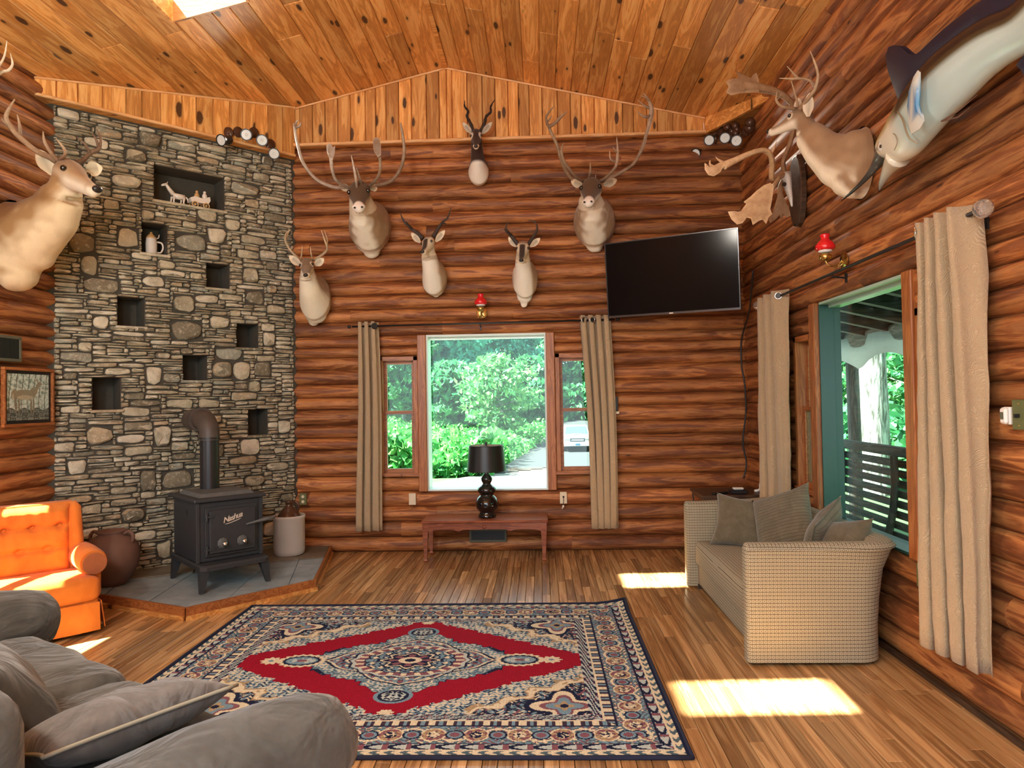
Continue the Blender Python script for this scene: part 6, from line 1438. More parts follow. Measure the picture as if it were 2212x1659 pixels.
# ------------------------------------------------------------------ spotlights
t = NT('lamp_face'); t.set(base=(.5, .5, .47), emit=(1, .93, .8), estr=.10, rough=.3)
def spot(label, base, face, aim, r, power, group):
    base, face, aim = Vector(base), Vector(face), Vector(aim).normalized(); o = thing('spotlight', label, 'spotlight', tuple(base), (0, 0, 0), group); inv = Matrix.Translation(-base)
    d = (face-base); d.z *= .3; d = d.normalized() if d.length > 1e-6 else Vector((0, -1, 0))
    nrm = Vector((face.x-base.x, face.y-base.y, 0)); nrm = nrm.normalized()
    MB().lathe([(0, 0), (.050, 0), (.050, .015), (.030, .026), (0, .028)], 20, mat=nrm.to_track_quat('Z', 'Y').to_matrix().to_4x4()).build('mounting_plate', 'brown_glaze', o, smooth=45.0)
    bk = face-aim*.12
    MB().tube([(0, 0, 0), inv @ (base.lerp(bk, .6)+Vector((0, 0, .02))), inv @ bk], .009, 8).build('stem', 'brown_glaze', o, smooth=True)
    q = aim.to_track_quat('Z', 'Y').to_matrix().to_4x4()
    h = MB().lathe([(0, -.13), (.028, -.13), (.038, -.11), (.040, -.06), (r*.9, -.025), (r+.006, .0), (r+.006, .006), (r-.002, .006), (r-.006, -.01)], 26, mat=inv @ Matrix.Translation(face) @ q).build('lamp_housing', 'black_metal', o, smooth=40.0)
    MB().lathe([(0, -.002), (r*.3, .004), (r*.35, -.002), (r*.8, -.006), (r-.003, .001), (0, .0)], 26, mat=inv @ Matrix.Translation(face) @ q).build('lamp_face', 'lamp_face', h, smooth=30.0)
    if power:
        ld = bpy.data.lights.new('bulb', 'SPOT'); ld.energy = power; ld.spot_size = math.radians(95); ld.spot_blend = .8; ld.shadow_soft_size = .012; ld.color = (1, .90, .74)
        lo_ = bpy.data.objects.new('bulb_light', ld); COL.objects.link(lo_); lo_.parent = o; lo_.location = inv @ (face+aim*.02); lo_.rotation_euler = aim.to_track_quat('-Z', 'Y').to_euler()
def dpt(px, py, off):      # a point off the diagonal panel plane
    q = Vector((PB.x, PB.y, 0)); return on(px, py, q+SN.to_3d()*off, (SN.x, SN.y, 0))
GL = 'spotlights above the stone wall'
for lb, bpx, fpx, aim, pw in (('leftmost spotlight above the stone wall, turned away to the left', (493, 287), (478, 303), (-.25, -.9, -.35), 22), ('highest spotlight above the stone wall', (514, 286), (532, 291), (.15, -1, -.30), 26),
                          ('spotlight above the stone wall, third from the left', (548, 287), (566, 303), (.35, -1, -.35), 26), ('lowest spotlight above the stone wall, nearest the gable', (583, 312), (592, 332), (.45, -1, -.30), 26)):
    spot(lb, dpt(*bpx, .02), dpt(*fpx, .17), aim, .047, pw, GL)
GR = 'spotlights in the right corner'
def rpt(px, py, off): return on(px, py, (Q0.x+qn.x*off, Q0.y+qn.y*off, 0), (qn.x, qn.y, 0))
for lb, bpx, fpx, aim, pw in (('lowest spotlight in the right corner, turned to the left', (1548, 300), (1503, 332), (-.75, -.9, -.45), 7), ('spotlight in the right corner, second from the left', (1556, 283), (1532, 303), (-.45, -1, -.5), 7),
                          ('upper spotlight in the right corner', (1590, 276), (1566, 298), (-.35, -1, -.55), 7), ('rightmost spotlight in the right corner', (1612, 284), (1591, 304), (-.30, -1, -.5), 7)):
    spot(lb, rpt(bpx[0], bpx[1], -.10), rpt(fpx[0], fpx[1], .04), aim, .046, pw, GR)
# rustic burl the right-hand spots hang from
o = MB(); 
for k in range(9): o.ball((rnd.uniform(-.16, .16), rnd.uniform(-.05, .05), rnd.uniform(-.05, .05)), rnd.uniform(.03, .055), 10)
p = rpt(1598, 278, -.05); bl = o.build('spotlight_cluster_bracket', 'brown_glaze', smooth=True, loc=tuple(p), rot=(0, 0, math.atan2(qd.y, qd.x))); tag(bl, 'knobbly dark brown bracket behind the right corner spotlights', 'bracket')

# ------------------------------------------------------------------ wall fittings
def plate(name, label, cat_, px, py, w, h, wall, mat, kind='outlet'):
    if wall == 'far': p = at(px, py, 'y', YF-.064); rz = 0; loc = (p.x, YF-.062, p.z)
    else: p = at(px, py, 'x', XR-.064); rz = -PI/2; loc = (XR-.062, p.y, p.z)
    o = thing(name, label, cat_, loc, (0, 0, rz)); MB().box((-w/2, -.012, -h/2), (w/2, .004, h/2), ch=.003).build('cover_plate', mat, o)
    if kind == 'outlet':
        for s in (-1, 1): MB().lathe([(0, 0), (.015, 0), (.015, .003), (0, .004)], 16, mat=Matrix.Translation((0, -.012, s*.025)) @ Matrix.Rotation(PI/2, 4, 'X')).build('socket', 'ivory_plastic', o)
    return o
plate('power_outlet', 'power outlet on the far wall beside the brown jug', 'outlet', 655, 1078, .072, .115, 'far', 'green_plate')
o = plate('blank_wall_plate', 'cream blank wall plate below the left side window', 'wall plate', 891, 1078, .07, .115, 'far', 'ivory_plastic', '')
o = plate('wall_jack', 'cream wall plate with a white plug hanging under it, below the right side window', 'wall plate', 1217, 1075, .07, .115, 'far', 'ivory_plastic', '')
MB().ball((0, -.02, .01), .010, 10).tube(cat([(0, -.022, .01), (0, -.03, -.02), (-.002, -.028, -.06)], 4), .003, 6).build('plug', 'black_metal', o, smooth=True)
MB().tube([(0, -.03, -.07), (-.006, -.032, -.085), (-.016, -.03, -.105)], [.010, .009, .004], 8).build('loose_plug', 'white_plastic', o, smooth=True)
plate('power_outlet', 'power outlet low on the right wall between the loveseat and the near curtain', 'outlet', 1992, 1245, .075, .12, 'right', 'green_plate')
o = plate('light_switch', 'old green-brass light switch plate at the right edge', 'switch', 2206, 896, .085, .125, 'right', 'green_plate', '')
MB().box((-.006, -.030, -.012), (.006, -.010, .004)).build('toggle', 'black_metal', o)
for s in (-1, 1): MB().lathe([(0, 0), (.004, 0), (.003, .002), (0, .002)], 8, mat=Matrix.Translation((0, -.012, s*.045)) @ Matrix.Rotation(PI/2, 4, 'X')).build('screw', 'brass', o)
o = plate('doorbell_sensor', 'small white wall button left of the green switch plate', 'sensor', 2179, 898, .045, .075, 'right', 'white_plastic', '')
MB().box((-.020, -.030, -.035), (.020, -.010, .035), ch=.008).build('case', 'white_plastic', o); MB().box((-.009, -.033, -.014), (.009, -.029, .016)).build('button', 'vent_frame', o)
o = plate('thermostat', 'small black wall thermostat on a pale bracket beside the far right curtain', 'thermostat', 1330, 872, .045, .14, 'far', 'black_metal', '')
MB().box((-.02, -.035, -.10), (.03, -.004, -.075), ch=.003).box((-.02, -.035, -.075), (-.012, -.004, -.05)).build('bracket', 'ivory_plastic', o)
o = MB().tube([(0, 0, 0), (-.02, -.03, .012), (-.03, -.06, -.01), (-.01, -.07, -.045)], .012, 8).ball((-.028, -.06, -.005), (.028, .03, .034), 10).build('iron_hook', 'black_metal', smooth=True, loc=tuple(at(622, 886, 'y', YF-.06))); tag(o, 'black iron hook on the log wall at the edge of the stonework', 'hook')
def vent(label, loc, rotz, w, h):
    o = thing('air_vent', label, 'vent', loc, (0, 0, rotz)); f = .022
    MB().box((-w/2, -.014, -h/2), (w/2, .002, -h/2+f), ch=.003).box((-w/2, -.014, h/2-f), (w/2, .002, h/2), ch=.003).box((-w/2, -.014, -h/2+f), (-w/2+f, .002, h/2-f), ch=.003).box((w/2-f, -.014, -h/2+f), (w/2, .002, h/2-f), ch=.003).build('frame', 'vent_frame', o)
    MB().box((-w/2+f, -.002, -h/2+f), (w/2-f, .002, h/2-f)).build('backing', 'black_metal', o); m = MB(); n = int((w-2*f)/.012)
    for k in range(n): x = -w/2+f+(w-2*f)*(k+.5)/n; m.box((x-.0015, -.012, -h/2+f), (x+.0015, -.002, h/2-f))
    m.build('louvres', 'dark_grille', o, kind='stuff')
vent('dark floor-level air vent under the low table', (-.54, YF-.062, .165), 0, .37, .13)
p = at(10, 752, 'x', XL+.068); vent('dark air vent on the left wall above the framed deer picture', (XL+.066, at(20, 752, 'x', XL+.068).y-.05, p.z), PI/2, .32, .19)

# framed picture of a deer in a winter wood (flat print woven as colours per cell)
pf = thing('framed_deer_picture', 'framed picture of a standing deer in a pale winter wood, on the left wall', 'picture', (XL+.068, at(56, 855, 'x', XL+.06).y, at(56, 858, 'x', XL+.06).z), (0, 0, PI/2))
FW_, FH_ = .52, .44; f = .022
for a, b in (((-FW_/2, -FH_/2), (FW_/2, -FH_/2+f)), ((-FW_/2, FH_/2-f), (FW_/2, FH_/2)), ((-FW_/2, -FH_/2+f), (-FW_/2+f, FH_/2-f)), ((FW_/2-f, -FH_/2+f), (FW_/2, FH_/2-f))):
    MB().box((a[0], -.03, a[1]), (b[0], .0, b[1]), ch=.004).build('frame_rail', 'trim_wood', pf)
MB().box((-FW_/2+f, -.012, -FH_/2+f), (FW_/2-f, 0, FH_/2-f)).build('mat_board', 'black_metal', pf)
nx, nz_ = 120, 100; pw, ph_ = FW_-2*f-.05, FH_-2*f-.05
X, Z = np.meshgrid((np.arange(nx)+.5)/nx, (np.arange(nz_)+.5)/nz_, indexing='ij'); im = np.zeros((nx, nz_, 3)); im[:] = (.42, .52, .50)
nzf = np.sin(X*38+3*np.sin(Z*9))*np.sin(Z*31+2*np.sin(X*17)); nzg = np.sin(X*90+4*np.sin(Z*30))*np.sin(Z*70+5*np.sin(X*23))
im[nzf > .3] = (.66, .74, .70); im[nzf < -.4] = (.22, .29, .27); im[(nzg > .35)] = (.78, .84, .80); im[(np.abs(((X*7+.25*np.sin(Z*4)) % 1)-.5) < .07) & (Z > .25)] = (.14, .16, .13)
im[Z < .24+.03*np.sin(X*20)] = (.08, .09, .08); im[(Z < .24) & (nzg > .1)] = (.30, .33, .31)
def el(cx, cz_, rx, rz, c, rot=0): dx, dz = X-cx, Z-cz_; im[((dx*math.cos(rot)+dz*math.sin(rot))/rx)**2+((-dx*math.sin(rot)+dz*math.cos(rot))/rz)**2 < 1] = c
bc = (.30, .26, .19)
el(.40, .55, .27, .115, bc); el(.16, .56, .07, .10, bc); el(.13, .50, .02, .08, (.5, .46, .38)); el(.62, .62, .10, .09, bc, .7); el(.71, .72, .045, .10, bc, -.5); el(.77, .80, .065, .035, bc, -.25); el(.71, .86, .015, .05, bc, .4)
for x0, w_ in ((.20, .022), (.27, .02), (.56, .022), (.62, .02)): el(x0, .32, w_, .18, (.26, .22, .16))
el(.42, .49, .2, .05, (.48, .43, .33)); im = np.where(np.random.RandomState(2).rand(nx, nz_, 1) > .5, im*1.9, im*1.6)
gx, gz = np.meshgrid(np.linspace(-pw/2, pw/2, nx+1), np.linspace(-ph_/2, ph_/2, nz_+1), indexing='ij'); vsr = np.stack([gx, gx*0-.0135, gz], -1).reshape(-1, 3); ii = np.arange(nx)[:, None]*(nz_+1)+np.arange(nz_)[None, :]
pm = MB().add([tuple(v) for v in vsr], [tuple(f_) for f_ in np.stack([ii, ii+nz_+1, ii+nz_+2, ii+1], -1).reshape(-1, 4)]); t = vcol_mat('print', .4)
me = bpy.data.meshes.new('print'); me.from_pydata(pm.v, [], pm.f); me.materials.append(M['print']); ca = me.color_attributes.new('Col', 'FLOAT_COLOR', 'CORNER'); cc_ = np.ones((nx*nz_*4, 4), np.float32); cc_[:, :3] = np.repeat(im.reshape(-1, 3), 4, 0); ca.data.foreach_set('color', cc_.ravel()); link('print', me, pf)
MB().box((-pw/2, -.0165, -ph_/2), (pw/2, -.0155, ph_/2)).build('glazing', 'clear_glass', pf)
MB().box((FW_/2, -.02, .0), (FW_/2+.012, -.008, .07), ch=.002).build('tag', 'ivory_plastic', pf)

# ------------------------------------------------------------------ things in the stone niches
plain('porcelain', (.80, .74, .66), .2); plain('porcelain_gold', (.60, .38, .16), .3); plain('teal_cloth', (.05, .15, .14), .8)
def niche_pt(k, fx, d=.07):
    u0, u1, z0, z1 = nich2[k]; u = u0+(u1-u0)*fx; p = SA+SD*u-SN*(d); return Vector((p.x, p.y, z0+.003))
ang = math.atan2(SD.y, SD.x)
hc_ = thing('horse_and_carriage_figurine', 'white and gold porcelain horse drawing a carriage, in the widest niche of the stone wall', 'figurine', tuple(niche_pt(0, .42, .06)), (0, 0, ang))
mb = MB(); mb.tube([(-.08, 0, .085), (-.02, 0, .083), (.02, 0, .085)], [.026, .027, .024], 12).tube([(-.075, 0, .095), (-.115, 0, .145), (-.135, 0, .175)], [.022, .016, .012], 10).tube([(-.13, 0, .18), (-.165, 0, .165), (-.175, 0, .158)], [.014, .010, .007], 8).tube([(-.128, 0, .185), (-.122, 0, .205)], [.005, .002], 6)
for x, y in ((-.085, .014), (-.07, -.014), (.0, .014), (.015, -.014)): mb.tube([(x, y, .075), (x-.006, y, .035), (x, y, 0)], [.011, .007, .008], 8)
mb.tube([(.03, 0, .09), (.05, 0, .07), (.05, 0, .04)], [.008, .007, .003], 6).build('horse', 'porcelain', hc_, smooth=True)
mb = MB(); mb.loft([[(x, y, z) for x, z in ((.07, .05), (.22, .05), (.24, .085), (.235, .12), (.17, .095), (.10, .105), (.06, .085))] for y in (-.04, .04)]).build('carriage_body', 'porcelain', hc_)
for x in (.10, .20):
    for y in (-.046, .046): MB().tube([(x+.026*math.cos(2*PI*k/14), y, .028+.026*math.sin(2*PI*k/14)) for k in range(15)], .005, 6, cap=False).lathe([(0, -.004), (.009, -.004), (.009, .004), (0, .004)], 10, mat=Matrix.Translation((x, y, .028)) @ Matrix.Rotation(PI/2, 4, 'X')).build('wheel', 'porcelain_gold', hc_)
for x, z in ((.13, .12), (.20, .125)): MB().ball((x, 0, z), (.024, .022, .032), 10).ball((x, 0, z+.038), .014, 10).build('passenger', 'porcelain_gold' if x < .15 else 'porcelain', hc_, smooth=True)
MB().box((-.19, -.05, -.002), (.25, .05, .004), ch=.002).build('plinth', 'porcelain', hc_)
sn = thing('beer_stein', 'small cream lidded beer stein in the second niche of the stone wall', 'stein', tuple(niche_pt(1, .48, .07)), (0, 0, ang))
MB().lathe([(0, 0), (.050, 0), (.052, .01), (.046, .03), (.048, .10), (.042, .145), (.043, .15), (0, .15)], 22).build('body', 'stoneware', sn, smooth=True)
MB().lathe([(.044, .15), (.040, .162), (.022, .185), (.010, .195), (.012, .205), (0, .212)], 20).build('lid', 'porcelain_gold', sn, smooth=True)
MB().tube(cat([(.044, 0, .125), (.085, 0, .12), (.098, 0, .08), (.080, 0, .035), (.046, 0, .03)], 5), .008, 8).build('handle', 'porcelain', sn, smooth=True)
MB().tube(cat([(.040, 0, .155), (.060, 0, .165), (.066, 0, .195)], 4), .005, 6).build('thumb_lift', 'porcelain', sn, smooth=True)
# ------------------------------------------------------------------ outdoors
def leafmat(name, a, b, c):
    t = NT(name); r = t.rand(); n = t.noise(t.coords(), 1.2, 2)
    col = t.ramp(t.math('ADD', t.math('MULTIPLY', r, .6), t.math('MULTIPLY', n, .4)), [(.2, a), (.5, b), (.85, c)])
    t.set(base=col, rough=.6, spec=.2)
    tr = t.n('BsdfTranslucent'); t.l(col, tr.inputs[0]); mx = t.n('MixShader'); mx.inputs[0].default_value = .4; t.l(t.b.outputs[0], mx.inputs[1]); t.l(tr.outputs[0], mx.inputs[2]); t.l(mx.outputs[0], t.out.inputs[0])
leafmat('leaf_hazy_green', (.025, .20, .15), (.07, .40, .27), (.20, .62, .42)); leafmat('leaf_mid', (.02, .11, .05), (.055, .25, .10), (.16, .46, .17)); leafmat('leaf_bright', (.03, .14, .05), (.09, .30, .10), (.26, .46, .16))  # far foliage: bluish distance haze is put into the leaf colour
leafmat('weed_leaf', (.02, .14, .035), (.06, .28, .06), (.22, .46, .14))
plain('gravel', (.012, .015, .019), .95, var=.25, bump=.5, bscale=8); plain('pale_gravel', (.15, .145, .14), .95, var=.12); plain('lawn', (.03, .09, .02), .95, var=.4, bscale=10)
t = NT('bark'); co = t.coords((14, 14, 2.2), rand=5); n1 = t.noise(co, 1.0, 4, .6, .6); t.set(base=t.ramp(n1, [(.38, (.05, .05, .045)), (.5, (.20, .20, .19)), (.66, (.46, .46, .44))]), rough=.9); t.bump(n1, 1.0, .03)
def gz(x, y): return -.30-.047*max(0, min(y, 47)-7)+.028*max(0, y-47)
gr_ = MB(); NX_, NY_ = 30, 36; xs_ = np.linspace(-45, 60, NX_+1); ys_ = 7.1+(np.linspace(0, 1, NY_+1)**1.5)*110
for i in range(NX_+1):
    for j in range(NY_+1): gr_.v.append((xs_[i], ys_[j], gz(0, ys_[j])-.02))
for i in range(NX_):
    for j in range(NY_): a_ = i*(NY_+1)+j; gr_.f.append((a_, a_+NY_+1, a_+NY_+2, a_+1)); gr_.mi.append(0)
gr_.build('ground', 'lawn', kind='structure')
MB().add([(2.4, -20, -.75), (60, -20, -.75), (60, 7.3, -.75), (2.4, 7.3, -.75)], [(0, 1, 2, 3)]).build('ground', 'lawn', kind='structure')
MB().add([(-60, -40, -.4), (-4.3, -40, -.4), (-4.3, 7.3, -.4), (-60, 7.3, -.4)], [(0, 1, 2, 3)]).build('ground', 'gravel', kind='structure')
# gravel yard close to the house, bending drive
def patch(name, poly, mat, up):
    MB().add([(x, y, gz(0, y)+up) for x, y in poly], [tuple(range(len(poly)))]).build(name, mat, kind='structure')
def gq(px, py):      # ground point seen through the far window
    Y = 7.2
    while Y < 108:
        p = at(px, py, 'y', Y)
        if p.z <= gz(p.x, Y): break
        Y += .2
    return (p.x, Y)
yard = [(-9, 8)]+[gq(*q) for q in ((900, 1052), (960, 1040), (1030, 1028), (1100, 1018), (1190, 1008), (1330, 1004))]+[(3.5, 8)]
patch('driveway', yard, 'pale_gravel', .02)
road = [gq(*q) for q in ((1030, 1030), (1075, 1005), (1120, 985), (1160, 962), (1178, 945), (1165, 925), (1120, 908), (1060, 901), (1060, 897), (1150, 898), (1230, 905), (1300, 915), (1400, 930), (1400, 1010), (1190, 1012))]
def inside(x, y, pl):
    c = False
    for i in range(len(pl)):
        (x0, y0), (x1, y1) = pl[i-1], pl[i]
        if (y0 > y) != (y1 > y) and x < (x1-x0)*(y-y0)/(y1-y0)+x0: c = not c
    return c
rm = MB(); cs = .45; xa_, xb_ = min(q[0] for q in road), max(q[0] for q in road); ya_, yb2 = min(q[1] for q in road), max(q[1] for q in road)
yy_ = ya_
while yy_ < yb2:
    xx_ = xa_; st_ = cs*(1 if yy_ < 40 else 1.6)
    while xx_ < xb_:
        if inside(xx_+cs/2, yy_+st_/2, road): rm.add([(xx_, yy_, gz(0, yy_)+.05), (xx_+cs, yy_, gz(0, yy_)+.05), (xx_+cs, yy_+st_, gz(0, yy_+st_)+.05), (xx_, yy_+st_, gz(0, yy_+st_)+.05)], [(0, 1, 2, 3)])
        xx_ += cs
    yy_ += st_
rm.build('road', 'gravel', kind='structure')
def leaves(n, fn, size, seed, name, mat, parent, flat=.0):
    r = np.random.RandomState(seed); c = np.array([fn(r) for _ in range(n)]); a = r.randn(n, 3); a /= np.linalg.norm(a, axis=1)[:, None]; b = np.cross(a, r.randn(n, 3)); b /= np.linalg.norm(b, axis=1)[:, None]
    s = size*(.6+.8*r.rand(n))[:, None]; vs = np.concatenate([c-a*s, c+b*s*.5, c+a*s, c-b*s*.5], 1).reshape(-1, 3)
    me = bpy.data.meshes.new(name); me.vertices.add(4*n); me.vertices.foreach_set('co', vs.ravel()); me.loops.add(4*n); me.loops.foreach_set('vertex_index', np.arange(4*n, dtype=np.int32)); me.polygons.add(n); me.polygons.foreach_set('loop_start', np.arange(0, 4*n, 4, dtype=np.int32)); me.update(); me.materials.append(M[mat])
    o = link(name, me, parent); o['kind'] = 'stuff'; return o
def blobfn(cl, shell=.5):
    def f(r):
        c, rad = cl[r.randint(len(cl))]; d = r.randn(3); d /= np.linalg.norm(d); return np.array(c)+d*np.array(rad)*(shell+(1-shell)*r.rand()**.5)
    return f
def tree(label, x, y, h, w, mat, seed, n=2600, leaf=.30, group='trees outside the far windows', trunk=.16, low=.12, conic=False, zb=None, cat_='tree', name='tree'):
    z0 = gz(0, y) if zb is None else zb; o = thing(name, label, cat_, (x, y, z0), group=group); r = random.Random(seed); cl = []
    m = MB().tube([(0, 0, -.1), (r.uniform(-.2, .2), 0, h*.4), (0, 0, h*.86)], [trunk*1.2, trunk*.8, trunk*.25], 8)
    for k in range(9):
        zc = h*(low+(1-low)*(k+.5)/9); q = (1-(k+.5)/9*.85) if conic else math.sin(PI*min(1, (k+1.2)/10.5))**.6
        for _ in range(2 if conic else 3):
            a = r.uniform(0, 2*PI); rr = w*.5*q; cx, cy_ = math.cos(a)*rr*.5, math.sin(a)*rr*.5; cl.append(((cx, cy_, zc), (rr*.62, rr*.62, h*.075))); m.tube([(0, 0, zc*.85), (cx, cy_, zc)], [trunk*.3, trunk*.1], 5)
    m.build('trunk', 'bark', o); leaves(n, blobfn(cl), leaf, seed, 'foliage', mat, o)
    return o
def gx(px, Y): return at(px, 865, 'y', Y).x
spec = [('blue-green leafy tree at the left of the far picture window', 945, 78, 17, 12, 'leaf_hazy_green', 0), ('tall blue-green tree filling the upper middle of the far window', 1035, 86, 19, 13, 'leaf_hazy_green', 0),
        ('spruce with drooping boughs at the right of the far picture window', 1142, 84, 13.5, 8, 'leaf_hazy_green', 1), ('bright yellow-green young maple lit in the middle of the far window', 1078, 52, 6.8, 6.4, 'leaf_bright', 0),
        ('mid-green tree behind the road at the right side window', 1245, 92, 12, 10, 'leaf_mid', 0), ('leafy tree seen through the left side window', 872, 74, 15, 10, 'leaf_mid', 0), ('tree at the left edge of the left side window', 815, 80, 16, 12, 'leaf_hazy_green', 0),
        ('dark broad tree standing behind the yellow-green maple', 1080, 98, 14, 13, 'leaf_mid', 0), ('pale green tree at the right edge of the right side window', 1300, 88, 14, 10, 'leaf_bright', 0), ('slender tree between the picture window and the right side window', 1190, 95, 13, 8, 'leaf_mid', 0)]
spec += [('small round green tree left of the yellow-green maple', 985, 62, 6.5, 6, 'leaf_mid', 0), ('small green tree at the bend of the road', 1150, 66, 7, 5, 'leaf_mid', 0)]
for i, (lb, px, Y, h, w_, mt, con) in enumerate(spec): tree(lb, gx(px, Y), Y, h, w_, mt, 20+i, n=8500 if i < 3 else (2600 if i == 3 else 5600), leaf=.40 if i != 3 else .24, conic=bool(con), low=.14 if i != 3 else .22, trunk=.22)
# weeds on the bank
def weedfn(r):
    while True:
        px = r.uniform(780, 1200); Y = 23+70*r.rand()**1.5; x = gx(px, Y); q = proj((x, Y, gz(0, Y)))
        if q[0] > 1040 and q[1] > 1035-(q[0]-1040)*.62+6: continue
        if q[0] > 1178: continue
        if q[1] > 1048-(q[0]-900)*.09: continue
        return np.array((x+r.randn()*.1, Y, gz(0, Y)+r.rand()**.8*(1.0+.6*math.sin(x*1.7+Y)*math.sin(Y*.9)))) if q[1] > 884 else weedfn(r)
leaves(32000, weedfn, .19, 5, 'tall_weeds', 'weed_leaf', None)
o = bpy.data.objects['tall_weeds']; tag(o, 'bank of tall green weeds and grass outside the far picture window', 'weeds')
# undergrowth behind, dark
def underfn(r): px = r.uniform(780, 1330); Y = r.uniform(82, 104); return np.array((gx(px, Y), Y, gz(0, Y)+r.rand()**1.2*4.5))
leaves(12000, underfn, .42, 6, 'undergrowth', 'leaf_mid', None); tag(bpy.data.objects['undergrowth'], 'band of green undergrowth beneath the trees beyond the weeds', 'undergrowth')
# white pickup on the drive
Yc = 47.0; cxp = gx(1246, Yc); pk = thing('white_pickup', 'white pickup truck with a hood scoop facing the house on the drive', 'truck', (cxp, Yc, gz(0, Yc)+.03)); 
plain('car_white', (.60, .62, .65), .15, coat=.8); plain('windscreen', (.03, .09, .16), .05); plain('tyre', (.02, .02, .02), .8); plain('grille_dark', (.03, .035, .045), .4)
mb = MB(); W_ = .95
sec_ = [(0, .55, 1.02), (.35, .50, 1.10), (1.3, .50, 1.16), (1.6, .50, 1.18)]
mb.loft([[(-W_*s, y, a), (-W_*s, y, b-.16), (-W_*s+.12, y, b-.02), (-.3, y, b+.02), (.3, y, b+.02), (W_*s-.12, y, b-.02), (W_*s, y, b-.16), (W_*s, y, a)] for (y, a, b), s in zip(sec_, (.93, 1, 1, 1))])
mb.loft([[(-W_, y, .5), (-W_, y, 1.16), (W_, y, 1.16), (W_, y, .5)] for y in (1.6, 5.2)]); mb.build('body', 'car_white', pk, smooth=35.0)
mb = MB().loft([[(-w_, y, z) for w_ in (1,)][0:0]+[(-hw, y, 1.14), (-hw+.14, y+dy, 1.74), (hw-.14, y+dy, 1.74), (hw, y, 1.14)] for y, dy, hw in ((1.45, .75, .90), (3.6, -.2, .90))]); mb.build('cab', 'car_white', pk, smooth=30.0)
MB().add([(-.80, 1.49, 1.19), (.80, 1.49, 1.19), (.70, 2.12, 1.68), (-.70, 2.12, 1.68)], [(0, 1, 2, 3)]).build('windscreen', 'windscreen', pk).location = (0, -.03, .01)
MB().box((-.32, .75, 1.14), (.32, 1.35, 1.22), ch=.03).build('hood_scoop', 'car_white', pk); MB().box((-.24, .735, 1.155), (.24, .76, 1.20)).build('scoop_opening', 'grille_dark', pk)
MB().box((-.52, -.03, .72), (.52, .05, .98), ch=.03).build('grille', 'grille_dark', pk); MB().box((-.40, -.05, .82), (.40, -.02, .87)).build('grille_bar', 'car_white', pk)
for s in (-1, 1):
    MB().box((s*.55, -.02, .78), (s*.86, .06, .96), ch=.03).build('headlamp', 'chrome', pk); MB().box((s*.55, -.04, .50), (s*.85, .04, .66), ch=.02).build('fog_lamp', 'grille_dark', pk); MB().box((s*.92, 1.75, 1.18), (s*1.14, 1.85, 1.34), ch=.03).build('mirror', 'car_white', pk)
    for y in (.9, 4.3): MB().lathe([(0, -.13), (.38, -.13), (.38, .13), (0, .13)], 20, mat=Matrix.Translation((s*.83, y, .38)) @ Matrix.Rotation(PI/2, 4, 'Y')).build('wheel', 'tyre', pk)
MB().box((-.92, -.12, .42), (.92, .08, .70), ch=.05).build('bumper', 'car_white', pk); MB().box((-.16, -.135, .50), (.16, -.12, .62)).build('number_plate', 'windscreen', pk)

# ------------------------------------------------------------------ covered porch outside the right-hand window
PZ = -.15
dk = struct('porch_floor'); 
for k in range(12): MB().box((XR+.26+k*.145, -1.0, PZ-.04), (XR+.26+k*.145+.138, 10.0, PZ), ch=.004).build('board', 'grey_wood_y', dk)
# rafters and roof boards
rf = struct('porch_roof')
def pz(x): return 2.74-.24*(x-2.2)
for k in range(15):
    y = 9.6-k*.56; MB().loft([[(x, y-.045, pz(x)-.15), (x, y+.045, pz(x)-.15), (x, y+.045, pz(x)), (x, y-.045, pz(x))] for x in (2.22, 4.15)]).build('rafter', 'grey_wood', rf)
for k in range(10):
    x = 2.22+k*.2; MB().add([(x, 1.4, pz(x)), (x+.185, 1.4, pz(x+.185)), (x+.185, 10, pz(x+.185)), (x, 10, pz(x)), (x, 1.4, pz(x)+.02), (x+.185, 1.4, pz(x+.185)+.02), (x+.185, 10, pz(x+.185)+.02), (x, 10, pz(x)+.02)], [(0, 1, 2, 3), (4, 7, 6, 5), (0, 4, 5, 1), (2, 6, 7, 3), (0, 3, 7, 4), (1, 5, 6, 2)]).build('roof_board', 'grey_wood_y', rf)
beam((3.95, 1.4, 2.16), (3.95, 10, 2.16), .14, .20, 'grey_wood', 'porch_beam', kind='structure')
for i, (y, nm) in enumerate(((8.95, 'porch post farthest along the porch, seen at the left of the right window'), (3.0, 'porch post nearest the camera, beyond the right window'))):
    o = MB().tube([(0, 0, PZ), (.01, 0, .9), (0, .01, 2.08)], [.085, .078, .075], 12).build('porch_post', 'grey_wood_z', smooth=True, loc=(3.95, y, 0)); tag(o, 'rough grey '+nm, 'post')
# grey scalloped awning cloth hanging from the eave
plain('awning_cloth', (.42, .44, .42), .9, var=.1); n = 60; rings = []
for k in range(n+1):
    y = 2.0+7.9*k/n; sc_ = .10*abs(math.sin(y*2.2)); b = 1.88-.06+sc_+.03*math.sin(y*5); xw = 3.84+.03*math.sin(y*6)
    rings.append([(xw+.05, y, 2.2), (xw, y, b), (xw-.006, y, b), (xw+.044, y, 2.2)])
o = MB().loft(rings).build('porch_valance', 'awning_cloth', smooth=True); tag(o, 'grey scalloped awning cloth hanging from the porch eave', 'awning')
